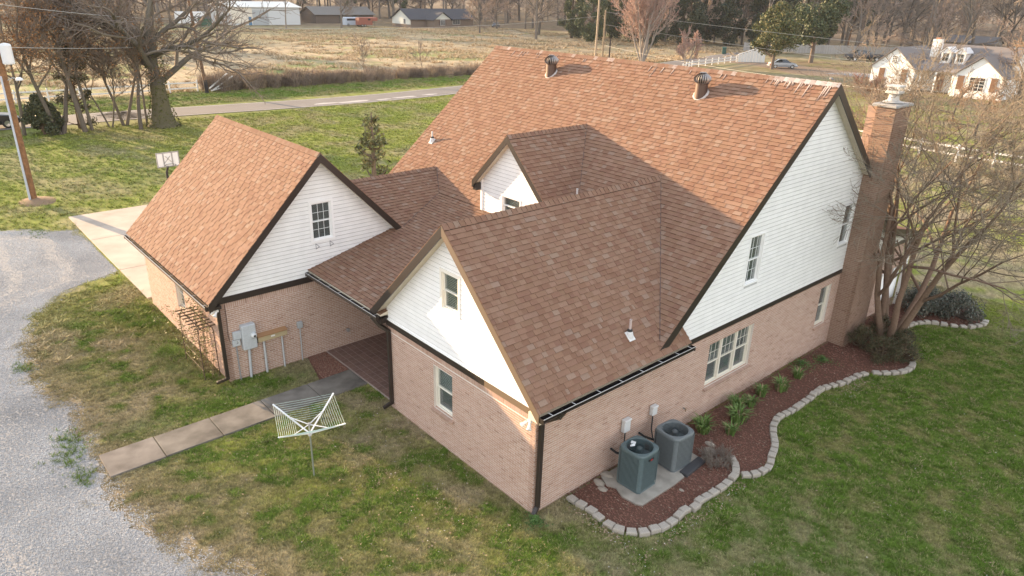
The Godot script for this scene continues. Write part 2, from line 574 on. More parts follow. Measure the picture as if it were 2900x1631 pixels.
func build_ground() -> void:
	cam_xf = (get_node("camera") as Camera3D).transform.affine_inverse()
	nz = [noise(0.035, 3, 3), noise(0.22, 5, 3), noise(1.1, 7, 3), noise(5.0, 9, 2)]
	var xs := axis(-19.0, 9.0, 0.13, -1900.0, 900.0, 1.022, 1.7)
	var zs := axis(-21.0, 8.5, 0.13, -1900.0, 900.0, 1.022, 1.7)
	var nx := xs.size()
	var nzz := zs.size()
	var vv := PackedVector3Array()
	var nn := PackedVector3Array()
	var cc := PackedColorArray()
	vv.resize(nx * nzz); nn.resize(nx * nzz); cc.resize(nx * nzz)
	var i := 0
	for iz in nzz:
		for ix in nx:
			var x := xs[ix]
			var z := zs[iz]
			vv[i] = Vector3(x, 0, z)
			nn[i] = Vector3.UP
			cc[i] = ground_colour(x, z)
			i += 1
	var idx := PackedInt32Array()
	idx.resize((nx - 1) * (nzz - 1) * 6)
	i = 0
	for iz in nzz - 1:
		for ix in nx - 1:
			var p := iz * nx + ix
			idx[i] = p; idx[i + 1] = p + 1; idx[i + 2] = p + nx + 1
			idx[i + 3] = p; idx[i + 4] = p + nx + 1; idx[i + 5] = p + nx
			i += 6
	var arr := []
	arr.resize(Mesh.ARRAY_MAX)
	arr[Mesh.ARRAY_VERTEX] = vv
	arr[Mesh.ARRAY_NORMAL] = nn
	arr[Mesh.ARRAY_COLOR] = cc
	arr[Mesh.ARRAY_INDEX] = idx
	var am := ArrayMesh.new()
	am.add_surface_from_arrays(Mesh.PRIMITIVE_TRIANGLES, arr)
	var go := inst("ground", am, mat(Color.WHITE, 1.0, 0.0, grain(0.06, 0.45, 512, 21, 5), 3.1, 0.2))
	add_child(go)
	go.set_meta("kind", "structure")
	go.set_meta("label", "patchy winter lawn and dry field reaching to the woods")

	# gravel drive
	var mb := MB.new()
	var flat := Transform3D(Basis(Vector3(1, 0, 0), Vector3(0, 0, -1), Vector3(0, 1, 0)), Vector3.ZERO)   # (x, -z) seen from above
	var poly := PackedVector2Array()
	for k in gravel_edge.size() - 1:
		var a := gravel_edge[k]
		var b := gravel_edge[k + 1]
		var m := maxi(1, int(a.distance_to(b) / 0.14))
		for j in m:
			var p := a.lerp(b, float(j) / m)
			var w := 0.28 if p.x > -20.5 or p.x < -26.5 else 0.0
			poly.append(Vector2(p.x + nz[2].get_noise_2d(p.x * 1.3, p.y + 40.0) * w, -(p.y + nz[2].get_noise_2d(p.x * 1.7, p.y) * w)))
	poly.append(Vector2(14, -9)); poly.append(Vector2(40, -30)); poly.append(Vector2(-70, -30))
	mb.prism(flat, poly, -0.05, 0.006, Color(0.40, 0.395, 0.39))
	structure("gravel_drive", mb, mat(Color.WHITE, 0.95, 0.0, grain(0.05, 0.35, 512, 31, 6), 2.1, 0.3), "pale grey crushed stone drive curving past the lawn")

	# road
	var cen := [Vector2(-58.9, 60), Vector2(-58.9, 0), Vector2(-58.8, -8), Vector2(-57.8, -18), Vector2(-57.0, -30), Vector2(-58.2, -44), Vector2(-61.5, -66), Vector2(-65.5, -90), Vector2(-69.0, -108), Vector2(-76.0, -135), Vector2(-92, -175), Vector2(-120, -230)]
	mb = MB.new()
	var prevl := Vector2.ZERO
	var prevr := Vector2.ZERO
	var edge_l := MB.new()
	var cv := Curve2D.new()
	for k in cen.size():
		var tg: Vector2 = (cen[mini(k + 1, cen.size() - 1)] - cen[maxi(k - 1, 0)]) * 0.17
		cv.add_point(cen[k], -tg, tg)
	var pts := cv.tessellate(4, 1.0)
	for k in pts.size():
		var t := (pts[mini(k + 1, pts.size() - 1)] - pts[maxi(k - 1, 0)]).normalized()
		var nrm := Vector2(-t.y, t.x)
		var w := 2.45 + 0.7 * smooth(-90.0, -108.0, pts[k].y)
		var l := pts[k] + nrm * w
		var r := pts[k] - nrm * w
		if k > 0:
			mb.quad(Vector3(prevl.x, 0.03, prevl.y), Vector3(l.x, 0.03, l.y), Vector3(r.x, 0.03, r.y), Vector3(prevr.x, 0.03, prevr.y), Color(0.165, 0.15, 0.142))
			for s in [[prevl, l, 0.16], [prevr, r, -0.16]]:
				var pa: Vector2 = s[0]
				var pb: Vector2 = s[1]
				var of: Vector2 = nrm * s[2]
				edge_l.quad(Vector3(pa.x - of.x * 1.9, 0.034, pa.y - of.y * 1.9), Vector3(pb.x - of.x * 1.9, 0.034, pb.y - of.y * 1.9), Vector3(pb.x - of.x * 1.2, 0.034, pb.y - of.y * 1.2), Vector3(pa.x - of.x * 1.2, 0.034, pa.y - of.y * 1.2), Color(0.5, 0.48, 0.46))
		prevl = l
		prevr = r
	var ro := structure("road", mb, mat(Color.WHITE, 0.9, 0.0, grain(0.012, 0.8, 512, 41, 5), 23.0, 0.4), "narrow asphalt country road with faded white edge lines")
	var el := inst("edge_line", edge_l.mesh(), mat(Color.WHITE, 0.8, 0.0, grain(0.05, 0.5, 256, 42, 4), 2.0))
	ro.add_child(el)
	# pale worn patches along the near edge of the road
	var pa2 := MB.new()
	for q in [[-56.2, -24.5, 2.2, 0.4], [-55.9, -27.5, 2.6, 0.45], [-55.7, -30.8, 1.6, 0.3], [-56.0, -33.6, 2.4, 0.35], [-56.3, -37.0, 1.8, 0.3]]:
		var ring := PackedVector2Array()
		for k in 14:
			var an := TAU * k / 14.0
			var rr := 1.0 + rng.randf_range(-0.25, 0.25)
			ring.append(Vector2(q[0] + cos(an) * q[3] * rr, -(q[1] + sin(an) * q[2] * 0.6 * rr)))
		pa2.prism(flat, ring, 0.031, 0.0345, Color(0.34, 0.32, 0.31))
	var pp := inst("worn_patch", pa2.mesh(), mat(Color.WHITE, 0.9))
	ro.add_child(pp)

	# dirt lane and paved apron to the north
	mb = MB.new()
	var lane := PackedVector2Array([Vector2(-66.5, 106), Vector2(-58.5, 105), Vector2(-47.5, 98.0), Vector2(-44, 98.5), Vector2(-39, 102), Vector2(-33, 100), Vector2(-31, 104), Vector2(-40, 110.5), Vector2(-46, 110.5), Vector2(-57, 112.5), Vector2(-66, 113)])
	mb.prism(flat, lane, -0.03, 0.012, Color(0.27, 0.20, 0.15))
	structure("dirt_lane", mb, mat(Color.WHITE, 1.0, 0.0, grain(0.04, 0.55, 256, 43, 4), 5.0, 0.2), "bare earth lane running past the silver car")
	mb = MB.new()
	mb.prism(flat, PackedVector2Array([Vector2(-45, 103), Vector2(-38.5, 104.2), Vector2(-32, 101.5), Vector2(-31, 104.5), Vector2(-39, 109.5), Vector2(-44, 108.5)]), 0.013, 0.018, Color(0.36, 0.34, 0.33))
	structure("parking_pad", mb, mat(Color.WHITE, 1.0, 0.0, grain(0.05, 0.55, 256, 44, 4), 3.0, 0.2), "pale gravel pad beside the white house")
	mb = MB.new()
	mb.prism(flat, PackedVector2Array([Vector2(-22, 112), Vector2(-8, 108), Vector2(4, 92), Vector2(8, 70), Vector2(12, 70), Vector2(11, 95), Vector2(-4, 116), Vector2(-20, 119)]), -0.03, 0.013, Color(0.27, 0.26, 0.26))
	structure("side_street", mb, mat(Color.WHITE, 0.95, 0.0, grain(0.05, 0.6, 256, 41, 4), 6.0, 0.4), "grey side street behind the white house")

	# concrete driveway slabs by the garage
	var dr := Node3D.new()
	dr.name = "driveway"
	add_child(dr)
	dr.set_meta("kind", "structure")
	dr.set_meta("label", "concrete driveway slabs beside the garage")
	var conc := mat(Color.WHITE, 0.9, 0.0, grain(0.008, 0.66, 512, 51, 6), 7.3, 0.3)
	for q in [[-29.7, -25.38], [-25.35, -20.83], [-20.8, -17.3], [-17.28, -9.9]]:
		for w in [[-5.6, -0.62], [-0.6, 2.92]]:
			if q[0] > -17.29 and w[0] < -1.0:
				continue
			mb = MB.new()
			var z0: float = w[0]
			var z1: float = w[1]
			if q[0] > -17.29:
				continue
			mb.cbox(Transform3D(Basis(), Vector3((q[0] + q[1]) * 0.5, 0.0, (z0 + z1) * 0.5)), Vector3(q[1] - q[0], 0.09, z1 - z0), 0.008, jit(Color(0.47, 0.40, 0.335), 0.06))
			part(dr, "slab", mb, conc)
	# walkway slabs
	var wk := Node3D.new()
	wk.name = "walkway"
	add_child(wk)
	wk.set_meta("kind", "structure")
	wk.set_meta("label", "weathered concrete walk from the gravel to the breezeway")
	var wm := mat(Color.WHITE, 0.9, 0.0, grain(0.010, 0.38, 512, 52, 6), 4.3, 0.3)
	var zs2 := [-0.1, 1.28, 2.66, 4.04, 5.42, 6.66]
	for k in zs2.size() - 1:
		mb = MB.new()
		var shade: Color = jit(Color(0.235, 0.21, 0.185), 0.05)
		mb.cbox(Transform3D(Basis(), Vector3(-7.63, 0.0, (zs2[k] + zs2[k + 1]) * 0.5)), Vector3(1.02 if k < 4 else 1.06, 0.10, zs2[k + 1] - zs2[k] - 0.018), 0.008, shade)
		part(wk, "slab", mb, wm)
	# tiled patio under the breezeway
	var po := Node3D.new()
	po.name = "patio"
	add_child(po)
	po.set_meta("kind", "structure")
	po.set_meta("label", "red brown quarry tile patio under the breezeway roof")
	mb = MB.new()
	mb.bb(Vector3(-9.62, -0.05, -4.0), Vector3(-5.72, 0.045, -0.12), Color(0.36, 0.29, 0.255))
	part(po, "grout", mb, mat(Color.WHITE, 0.95))
	var tm := mat(Color.WHITE, 0.55, 0.0, grain(0.05, 0.7, 256, 53, 4), 1.1, 0.4)
	var tile := 0.2
	for ix in 19:
		for iz in 15:
			var x0 := -9.6 + ix * (tile + 0.006)
			var z0 := -0.14 - iz * (tile + 0.006) - tile
			mb = MB.new()
			mb.bb(Vector3(x0, 0.03, z0), Vector3(x0 + tile - 0.008, 0.049, z0 + tile - 0.008), jit(Color(0.215, 0.132, 0.108), 0.12))
			part(po, "tile", mb, tm)
	# mulch beds
	mb = MB.new()
	var bp := PackedVector2Array()
	for p in bed_edge:
		bp.append(Vector2(p.x, -p.y))
	mb.prism(flat, bp, -0.03, 0.035, Color(0.185, 0.095, 0.072))
	var mm := mat(Color.WHITE, 1.0, 0.0, grain(0.14, 0.35, 512, 61, 4), 0.9, 0.2)
	structure("mulch_bed", mb, mm, "red brown mulch bed along the side wall")
	mb = MB.new()
	mb.prism(flat, PackedVector2Array([Vector2(-9.63, 0.1), Vector2(-8.16, 0.1), Vector2(-8.17, -0.86), Vector2(-8.6, -0.75), Vector2(-9.63, -0.5)]), -0.03, 0.03, Color(0.185, 0.095, 0.072))
	structure("mulch_patch", mb, mm, "dark red mulch patch at the corner of the patio")
	mb = MB.new()
	var mound := PackedVector2Array([Vector2(0.0, 0.16), Vector2(0.35, 0.13), Vector2(0.7, 0.06), Vector2(0.95, 0.0)])
	mound.reverse()
	mb.lathe(Transform3D(Basis.from_scale(Vector3(1.15, 1, 0.9)), Vector3(-33.7, 0, 3.5)), mound, 18, Color(0.30, 0.21, 0.14))
	structure("dirt_mound", mb, mat(Color.WHITE, 1.0, 0.0, grain(0.08, 0.5, 256, 62, 4), 1.0, 0.2), "bare earth heaped round the near utility pole")
	scatter_ground()

func scatter_ground() -> void:
	# grass tufts: each copy is a tuft of blades
	var mb := MB.new()
	var r2 := RandomNumberGenerator.new()
	r2.seed = 5
	for k in 9:
		var a := r2.randf() * TAU
		var base := Vector3(cos(a), 0, sin(a)) * r2.randf_range(0.0, 0.035)
		var lean := Vector3(cos(a + r2.randf_range(-0.9, 0.9)), 0, sin(a)) * r2.randf_range(0.015, 0.055)
		var hgt := r2.randf_range(0.025, 0.055)
		var sd := Vector3(-sin(a), 0, cos(a)) * 0.0045
		var t := r2.randf_range(0.75, 1.25)
		mb.tri(base - sd, base + sd, base + lean + Vector3.UP * hgt, Color(t, t, t))
	var gm := mat(Color.WHITE, 0.9, 0.0, null, 1.0, 0.25)
	var xf := []
	var cols := []
	var tries := 0
	while xf.size() < 210000 and tries < 1200000:
		tries += 1
		var x := rng.randf_range(-19.5, 10.0)
		var z := rng.randf_range(-22.0, 9.0)
		var dist := Vector3(x, 0, z).distance_to(EYE)
		if rng.randf() > clampf(16.0 / dist, 0.25, 1.0):
			continue
		if blocked(x, z) or not seen(Vector3(x, 0, z), 1.08):
			continue
		var g := edge_z(x) - z
		if x > -46.0 and x < 5.0 and g < 0.5 and rng.randf() > clampf(0.12 + g * 1.2 + nz[2].get_noise_2d(x * 0.8, z * 0.8) * 1.5, 0.0, 1.0) * smooth(-0.9, 0.3, g):
			continue
		var col := ground_colour(x, z)
		var tuf := nz[2].get_noise_2d(x * 0.7, z * 0.7)
		var s := rng.randf_range(0.45, 0.95) * (1.0 + 0.25 * smooth(0.05, 0.4, col.g / (col.r + 0.01) - 1.1)) * (1.0 + 0.35 * tuf)
		s *= (1.0 + 1.3 * exp(-(pow((x + 12.4) / 1.2, 2.0) + pow((z - 3.6) / 0.6, 2.0)))) * (1.0 + 0.45 * smooth(0.1, 0.5, nz[2].get_noise_2d(x * 0.8 + 90.0, z * 0.8)) * smooth(0.9, 1.3, col.g / (col.r + 0.01)))
		var k := rng.randf_range(0.65, 1.4)
		var br := rng.randf()
		if br < 0.14:
			col = Color(0.34, 0.28, 0.17)
		cols.append(Color(col.r * k * 1.12, col.g * k * 1.15, col.b * k))
		xf.append(Transform3D(Basis(Vector3.UP, rng.randf() * TAU).scaled(Vector3(s * 1.3, s, s * 1.3)), Vector3(x, 0.0, z)))
	for q in [[-8.9, 7.05, 0.3, 70], [-8.4, 7.3, 0.25, 55], [-9.5, 7.05, 0.2, 50], [-7.5, 7.1, 0.2, 60], [-14.2, 7.2, 0.25, 50], [-27.9, 4.5, 0.4, 50]]:
		for i in int(q[3]):
			var p := Vector3(q[0] + rng.randfn() * q[2], 0.005, q[1] + rng.randfn() * q[2] * 0.7)
			if blocked(p.x, p.z):
				continue
			var k := rng.randf_range(0.7, 1.4)
			var s := rng.randf_range(0.7, 1.5)
			cols.append(Color(0.13 * k, 0.19 * k, 0.035 * k))
			xf.append(Transform3D(Basis(Vector3.UP, rng.randf() * TAU).scaled(Vector3(s * 1.2, s, s * 1.2)), p))
	stuff(copies("lawn_grass", mb.mesh(), gm, xf, cols), "short patchy grass of the lawn round the house", "grass")
	# rougher grass of the far lawn and verges
	xf = []
	cols = []
	tries = 0
	while xf.size() < 60000 and tries < 500000:
		tries += 1
		var x := rng.randf_range(-72.0, -14.0)
		var z := rng.randf_range(-60.0, 9.0)
		if blocked(x, z) or not seen(Vector3(x, 0, z), 1.05):
			continue
		if x > -46.0 and edge_z(x) < z + 0.3:
			continue
		var col := ground_colour(x, z)
		var s := rng.randf_range(1.4, 3.2)
		var k := rng.randf_range(0.8, 1.3)
		cols.append(Color(col.r * k * 1.1, col.g * k * 1.1, col.b * k))
		xf.append(Transform3D(Basis(Vector3.UP, rng.randf() * TAU).scaled(Vector3(s * 1.4, s * 0.8, s * 1.4)), Vector3(x, 0.0, z)))
	stuff(copies("meadow_grass", mb.mesh(), gm, xf, cols), "rough grass of the open lawn towards the road", "grass")
	# straw standing in the dry field
	xf = []
	cols = []
	tries = 0
	while xf.size() < 16000 and tries < 600000:
		tries += 1
		var x := rng.randf_range(-175.0, -70.0)
		var z := rng.randf_range(-140.0, 10.0)
		if not seen(Vector3(x, 0, z), 1.05):
			continue
		var b := nz[1].get_noise_2d(x * 0.5, z * 0.5) + nz[0].get_noise_2d(x, z)
		if b < 0.12 and rng.randf() > 0.06:
			continue
		var s := rng.randf_range(4.0, 9.0)
		var k := rng.randf_range(0.75, 1.3)
		cols.append(Color(0.50 * k, 0.375 * k, 0.235 * k))
		xf.append(Transform3D(Basis(Vector3.UP, rng.randf() * TAU).scaled(Vector3(s * 1.6, s, s * 1.6)), Vector3(x, 0.0, z)))
	stuff(copies("field_straw", mb.mesh(), gm, xf, cols), "pale dry straw standing in the open field", "straw")
	# gravel chips
	mb = MB.new()
	var pv := [Vector3(0.5, 0.05, 0.1), Vector3(-0.45, 0.0, 0.15), Vector3(0.05, 0.38, 0.0), Vector3(0.1, 0.05, 0.45), Vector3(-0.05, 0.1, -0.5)]
	for q in [[2, 0, 4], [2, 3, 0], [2, 1, 3], [2, 4, 1]]:
		mb.tri(pv[q[0]], pv[q[1]], pv[q[2]], Color.WHITE)
	xf = []
	cols = []
	tries = 0
	while xf.size() < 120000 and tries < 800000:
		tries += 1
		var x := rng.randf_range(-34.0, 1.0)
		var z := rng.randf_range(2.8, 11.0)
		if not seen(Vector3(x, 0, z), 1.05):
			continue
		var g := z - edge_z(x)
		if x > -29.8 and z < 2.98:
			continue
		if g < 0.4 and rng.randf() > smooth(-0.55, 0.4, g + nz[2].get_noise_2d(x, z) * 0.35):
			continue
		if g > 1.0 and rng.randf() > 18.0 / Vector3(x, 0, z).distance_to(EYE):
			continue
		var s := rng.randf_range(0.014, 0.036)
		var track := smooth(0.35, 0.1, absf(g - 1.7 + nz[1].get_noise_2d(x * 0.5, 3.0))) + smooth(0.35, 0.1, absf(g - 3.4 + nz[1].get_noise_2d(x * 0.5, 3.0)))
		if rng.randf() < track * 0.6:
			continue
		var k := rng.randf_range(0.72, 1.22) * (1.0 + 0.4 * nz[1].get_noise_2d(x * 1.3, z * 1.3))
		cols.append(Color(0.41 * k, 0.405 * k, 0.40 * k))
		xf.append(Transform3D(Basis(Vector3(rng.randf() - 0.5, 1, rng.randf() - 0.5).normalized(), rng.randf() * TAU).scaled(Vector3(s, s, s)), Vector3(x, 0.006, z)))
	stuff(copies("gravel_chips", mb.mesh(), mat(Color.WHITE, 0.95, 0.0, null, 1.0, 0.3), xf, cols), "loose pale grey stones of the drive", "gravel")
	# mulch shreds
	xf = []
	cols = []
	tries = 0
	while xf.size() < 26000 and tries < 300000:
		tries += 1
		var x := rng.randf_range(0.0, 2.9)
		var z := rng.randf_range(-20.5, -1.0)
		var y := 0.035
		if rng.randf() < 0.12:
			x = rng.randf_range(-9.62, -8.18)
			z = rng.randf_range(-0.1, 0.75)
			if z > 0.5 + (x + 9.63) * 0.2:
				continue
			y = 0.03
		elif x > bed_x(z) - 0.06:
			continue
		elif z < -8.0 and rng.randf() > 0.5:
			continue
		var s := rng.randf_range(0.03, 0.085)
		var k := rng.randf_range(0.5, 1.5)
		var col := Color(0.21 * k, 0.108 * k, 0.08 * k)
		if rng.randf() < 0.06:
			col = Color(0.30 * k, 0.24 * k, 0.18 * k)
		cols.append(col)
		xf.append(Transform3D(Basis(Vector3(rng.randf() - 0.5, 1, rng.randf() - 0.5).normalized(), rng.randf() * TAU).scaled(Vector3(s, 0.035, s * 0.3)), Vector3(x, y, z)))
	stuff(copies("mulch_shreds", mb.mesh(), mat(Color.WHITE, 1.0, 0.0, null, 1.0, 0.2), xf, cols), "loose red brown bark shreds lying on the beds", "mulch")
	# fallen leaves
	mb = MB.new()
	mb.tri(Vector3(-0.5, 0, 0), Vector3(0.1, 0.12, 0.3), Vector3(0.5, 0.05, 0), Color.WHITE)
	mb.tri(Vector3(-0.5, 0, 0), Vector3(0.5, 0.05, 0), Vector3(0.05, 0.1, -0.3), Color.WHITE)
	xf = []
	cols = []
	tries = 0
	while xf.size() < 2600 and tries < 200000:
		tries += 1
		var x := rng.randf_range(-18.0, 10.0)
		var z := rng.randf_range(-20.0, 9.0)
		if rng.randf() < 0.27:                       # drifts against the wing, the stones and the shrubs
			var w := rng.randi_range(0, 4)
			var c: Vector2 = [Vector2(-2.2, 1.3), Vector2(1.95, -11.4), Vector2(1.2, -0.82), Vector2(2.42, -2.9), Vector2(-5.4, 0.6)][w]
			var sp: Vector2 = [Vector2(1.7, 0.8), Vector2(0.2, 0.6), Vector2(0.7, 0.1), Vector2(0.1, 1.4), Vector2(0.9, 0.6)][w]
			x = c.x + rng.randfn() * sp.x
			z = c.y + rng.randfn() * sp.y
		if not seen(Vector3(x, 0, z), 1.05) or z > edge_z(x) + 0.3:
			continue
		if blocked(x, z) and not (x > 0.0 and x < bed_x(z) and rng.randf() < 0.4):
			continue
		var s := rng.randf_range(0.025, 0.06)
		var k := rng.randf_range(0.7, 1.4)
		var col := Color(0.30 * k, 0.22 * k, 0.145 * k)
		if rng.randf() < 0.25:
			col = Color(0.55 * k, 0.52 * k, 0.5 * k)
			s *= 0.6
		cols.append(col)
		xf.append(Transform3D(Basis(Vector3(rng.randf() - 0.5, 1.4, rng.randf() - 0.5).normalized(), rng.randf() * TAU).scaled(Vector3(s, s, s)), Vector3(x, 0.05, z)))
	stuff(copies("fallen_leaves", mb.mesh(), mat(Color.WHITE, 0.9, 0.0, null, 1.0, 0.3), xf, cols), "dry brown leaves scattered over the lawn", "leaves")

# ---------------------------------------------------------------- the house
const WHITE := Color(0.86, 0.86, 0.85)
const BROWN := Color(0.034, 0.0255, 0.0235)
const TAN := Color(0.17, 0.125, 0.085)  # paler variant of BROWN for the right rake and frieze end
const CREAM := Color(0.62, 0.56, 0.45)
const TRIM_TAN := Color(0.66, 0.60, 0.50)
var house: Node3D
var shingle_list := []     # [distance, parent, transform, poly, v0, v1, h0, h1, colour]
var brick_list := []

func to_plane(t: Transform3D, pts: Array) -> PackedVector2Array:
	var inv := t.affine_inverse()
	var out := PackedVector2Array()
	for p: Vector3 in pts:
		var q := inv * p
		out.append(Vector2(q.x, q.y))
	return out

func shingle_colour() -> Color:
	var r := rng.randf()
	var c := Color(0.266, 0.156, 0.106)
	if r < 0.20:
		c = Color(0.284, 0.174, 0.122)
	elif r < 0.42:
		c = Color(0.240, 0.134, 0.091)
	elif r < 0.50:
		c = Color(0.296, 0.200, 0.148)
	return jit(c, 0.05)

# a roof plane: deck, soffit side and courses of shingles
func roof_plane(called: String, label: String, t: Transform3D, corners: Array, detailed: bool) -> Node3D:
	var poly := to_plane(t, corners)
	var mb := MB.new()
	mb.prism(t, poly, -0.13, -0.004, Color(0.20, 0.12, 0.09), CREAM)
	var o := part(house, called, mb, mat(Color.WHITE, 0.9), label)
	if not detailed:
		mb = MB.new()
		mb.prism(t, poly, 0.0, 0.012, Color(0.262, 0.150, 0.108))
		part(o, "shingle_layer", mb, shingle_mat())
		return o
	var lo := Vector2(1e9, 1e9)
	var hi := Vector2(-1e9, -1e9)
	for p in poly:
		lo = lo.min(p)
		hi = hi.max(p)
	var e := 0.127
	var v := lo.y
	while v < hi.y - 0.01:
		var v1 := minf(v + e, hi.y)
		var u := lo.x - rng.randf() * 0.3
		var raised := rng.randf() < 0.5
		while u < hi.x:
			var w := rng.randf_range(0.075, 0.26)
			var r := rect(u, v, u + w, v1)
			u += w
			raised = not raised
			var lists := []
			var inside := true
			for p in r:
				if not Geometry2D.is_point_in_polygon(p, poly):
					inside = false
					break
			if inside:
				lists = [r]
			else:
				lists = Geometry2D.intersect_polygons(r, poly)
			for q: PackedVector2Array in lists:
				if q.size() < 3:
					continue
				var h0 := (0.023 if raised else 0.015) + rng.randf() * 0.002
				var h1 := 0.007 if raised else 0.003
				var mid := t * Vector3((q[0].x + q[2].x) * 0.5, v, 0.01)
				shingle_list.append([mid.distance_to(EYE), o, t, q, v, v1, h0, h1, shingle_colour()])
		v += e
	return o

func shingle_mat() -> StandardMaterial3D:
	return mat(Color.WHITE, 0.95, 0.0, grain(0.12, 0.72, 256, 71, 3), 0.9, 0.25)

# the nearest shingles are parts of their own, the rest of each plane one part
func lay_shingles() -> void:
	shingle_list.sort_custom(func(a, b): return a[0] < b[0])
	var butt := Color(0.105, 0.064, 0.047)
	var rest := {}
	var m := shingle_mat()
	for i in shingle_list.size():
		var s: Array = shingle_list[i]
		var mb: MB
		if i < 290:
			mb = MB.new()
		else:
			if not rest.has(s[1]):
				rest[s[1]] = MB.new()
			mb = rest[s[1]]
		mb.piece(s[2], s[3], s[4], s[5], s[6], s[7], -0.002, s[8], butt, Color(s[8].r * 0.8, s[8].g * 0.8, s[8].b * 0.8))
		if i < 290:
			part(s[1], "shingle", mb, m)
	for o in rest:
		part(o, "shingle_courses", rest[o], m, "", true)

func ridge_caps(parent: Node, a: Vector3, b: Vector3, na: Vector3, nb: Vector3, stain := 0.0) -> void:
	# na, nb: directions down the two slopes
	var d := (b - a)
	var l := d.length()
	d /= l
	var k := 0
	var s := 0.0
	var w := 0.16
	var m := shingle_mat()
	while s < l - 0.02:
		var s1 := minf(s + 0.15, l)
		var mb := MB.new()
		var col := shingle_colour()
		if s > l - stain:      # bird lime on the last caps
			col = col.lerp(Color(0.62, 0.58, 0.55), rng.randf_range(0.35, 0.85) * smooth(l - stain, l - stain * 0.7, s))
		elif stain > 0.0 and rng.randf() < 0.10:
			col = col.lerp(Color(0.58, 0.52, 0.48), rng.randf_range(0.2, 0.5))
		var p0 := a + d * s + Vector3.UP * 0.034
		var p1 := a + d * s1 + Vector3.UP * 0.020
		for dn: Vector3 in [na, nb]:
			var e0 := a + d * s + dn * w + Vector3.UP * 0.036
			var e1 := a + d * s1 + dn * w + Vector3.UP * 0.022
			var g0 := a + d * s + dn * w + Vector3.UP * 0.012
			var g1 := a + d * s1 + dn * w + Vector3.UP * 0.012
			if (p1 - p0).cross(e0 - p0).y < 0.0:
				mb.quad(p0, e0, e1, p1, col)
				mb.quad(e0, g0, g1, e1, Color(0.06, 0.04, 0.034))
			else:
				mb.quad(p0, p1, e1, e0, col)
				mb.quad(e0, e1, g1, g0, Color(0.06, 0.04, 0.034))
			mb.tri(p0, e0, a + d * s + Vector3.UP * 0.01, Color(0.06, 0.04, 0.034))
		part(parent, "ridge_cap", mb, m)
		s = s1
		k += 1

# brick wall in the plane of t from u0..u1, 0..top, with window holes
func brick_wall(called: String, label: String, t: Transform3D, u0: float, u1: float, y0: float, top: float, holes: Array, soldier: bool, parent: Node = null, depth := 0.16) -> Node3D:
	var mb := MB.new()
	for c: Rect2 in cells(u0, y0, u1, top, holes):
		mb.prism(t, rect(c.position.x, c.position.y, c.end.x, c.end.y), -depth, 0.0, Color(0.76, 0.69, 0.62) if parent == null else Color(0.42, 0.34, 0.28))  # chimney mortar darkened to go with its painted-in shade
	var o := part(house if parent == null else parent, called, mb, mat(Color.WHITE, 0.95, 0.0, grain(0.1, 0.7, 256, 81, 4), 0.7, 0.2), label)
	var own: Node3D = o if parent == null else parent
	var ch := 0.0590
	var y := y0 + 0.005
	var row := 0
	var limit := top - (0.175 if soldier else 0.0)
	while y + 0.049 <= limit + 0.02:
		var u := u0 - (0.088 if row % 2 == 1 else 0.0)
		while u < u1 - 0.01:
			var spans := [[maxf(u, u0), minf(u + 0.166, u1)]]
			for h: Rect2 in holes:
				if y + 0.035 > h.position.y and y + 0.015 < h.end.y:
					var ns := []
					for s in spans:
						if s[1] <= h.position.x or s[0] >= h.end.x:
							ns.append(s)
						else:
							if s[0] < h.position.x - 0.02:
								ns.append([s[0], h.position.x - 0.002])
							if s[1] > h.end.x + 0.02:
								ns.append([h.end.x + 0.002, s[1]])
					spans = ns
			for s in spans:
				if s[1] - s[0] > 0.02:
					push_brick(own, t, s[0], y, s[1], y + 0.0465)
			u += 0.177
		y += ch
		row += 1
	if soldier:
		var u := u0
		while u < u1 - 0.03:
			push_brick(own, t, u, top - 0.17, minf(u + 0.0485, u1), top - 0.004)
			u += 0.059
	return o

func push_brick(o: Node3D, t: Transform3D, a: float, y: float, b: float, y1: float) -> void:
	var r := rng.randf()
	var c := Color(0.49, 0.328, 0.256)
	if r < 0.25:
		c = Color(0.52, 0.36, 0.286)
	elif r < 0.45:
		c = Color(0.455, 0.298, 0.228)
	elif r < 0.47:
		c = Color(0.38, 0.238, 0.178)
	c = jit(c, 0.035)
	if o.name == "chimney":      # browner brick, darkened to paint in the tree shade
		c = Color(c.r * 0.62, c.g * 0.60, c.b * 0.56)
	brick_list.append([(t * Vector3((a + b) * 0.5, y, 0)).distance_to(EYE), o, t, rect(a, y, b, y1), c, 0.003 + rng.randf() * 0.003])

func lay_bricks() -> void:
	brick_list.sort_custom(func(a, b): return a[0] < b[0])
	var m := mat(Color.WHITE, 0.92, 0.0, grain(0.1, 0.75, 256, 82, 4), 0.35, 0.25)
	var rest := {}
	for i in brick_list.size():
		var s: Array = brick_list[i]
		var mb: MB
		if i < 290:
			mb = MB.new()
		else:
			if not rest.has(s[1]):
				rest[s[1]] = MB.new()
			mb = rest[s[1]]
		mb.piece(s[2], s[3], 0.0, 1.0, s[5], s[5], -0.002, s[4], s[4])
		if i < 290:
			part(s[1], "brick", mb, m)
	for o in rest:
		part(o, "brick_courses", rest[o], m, "", true)

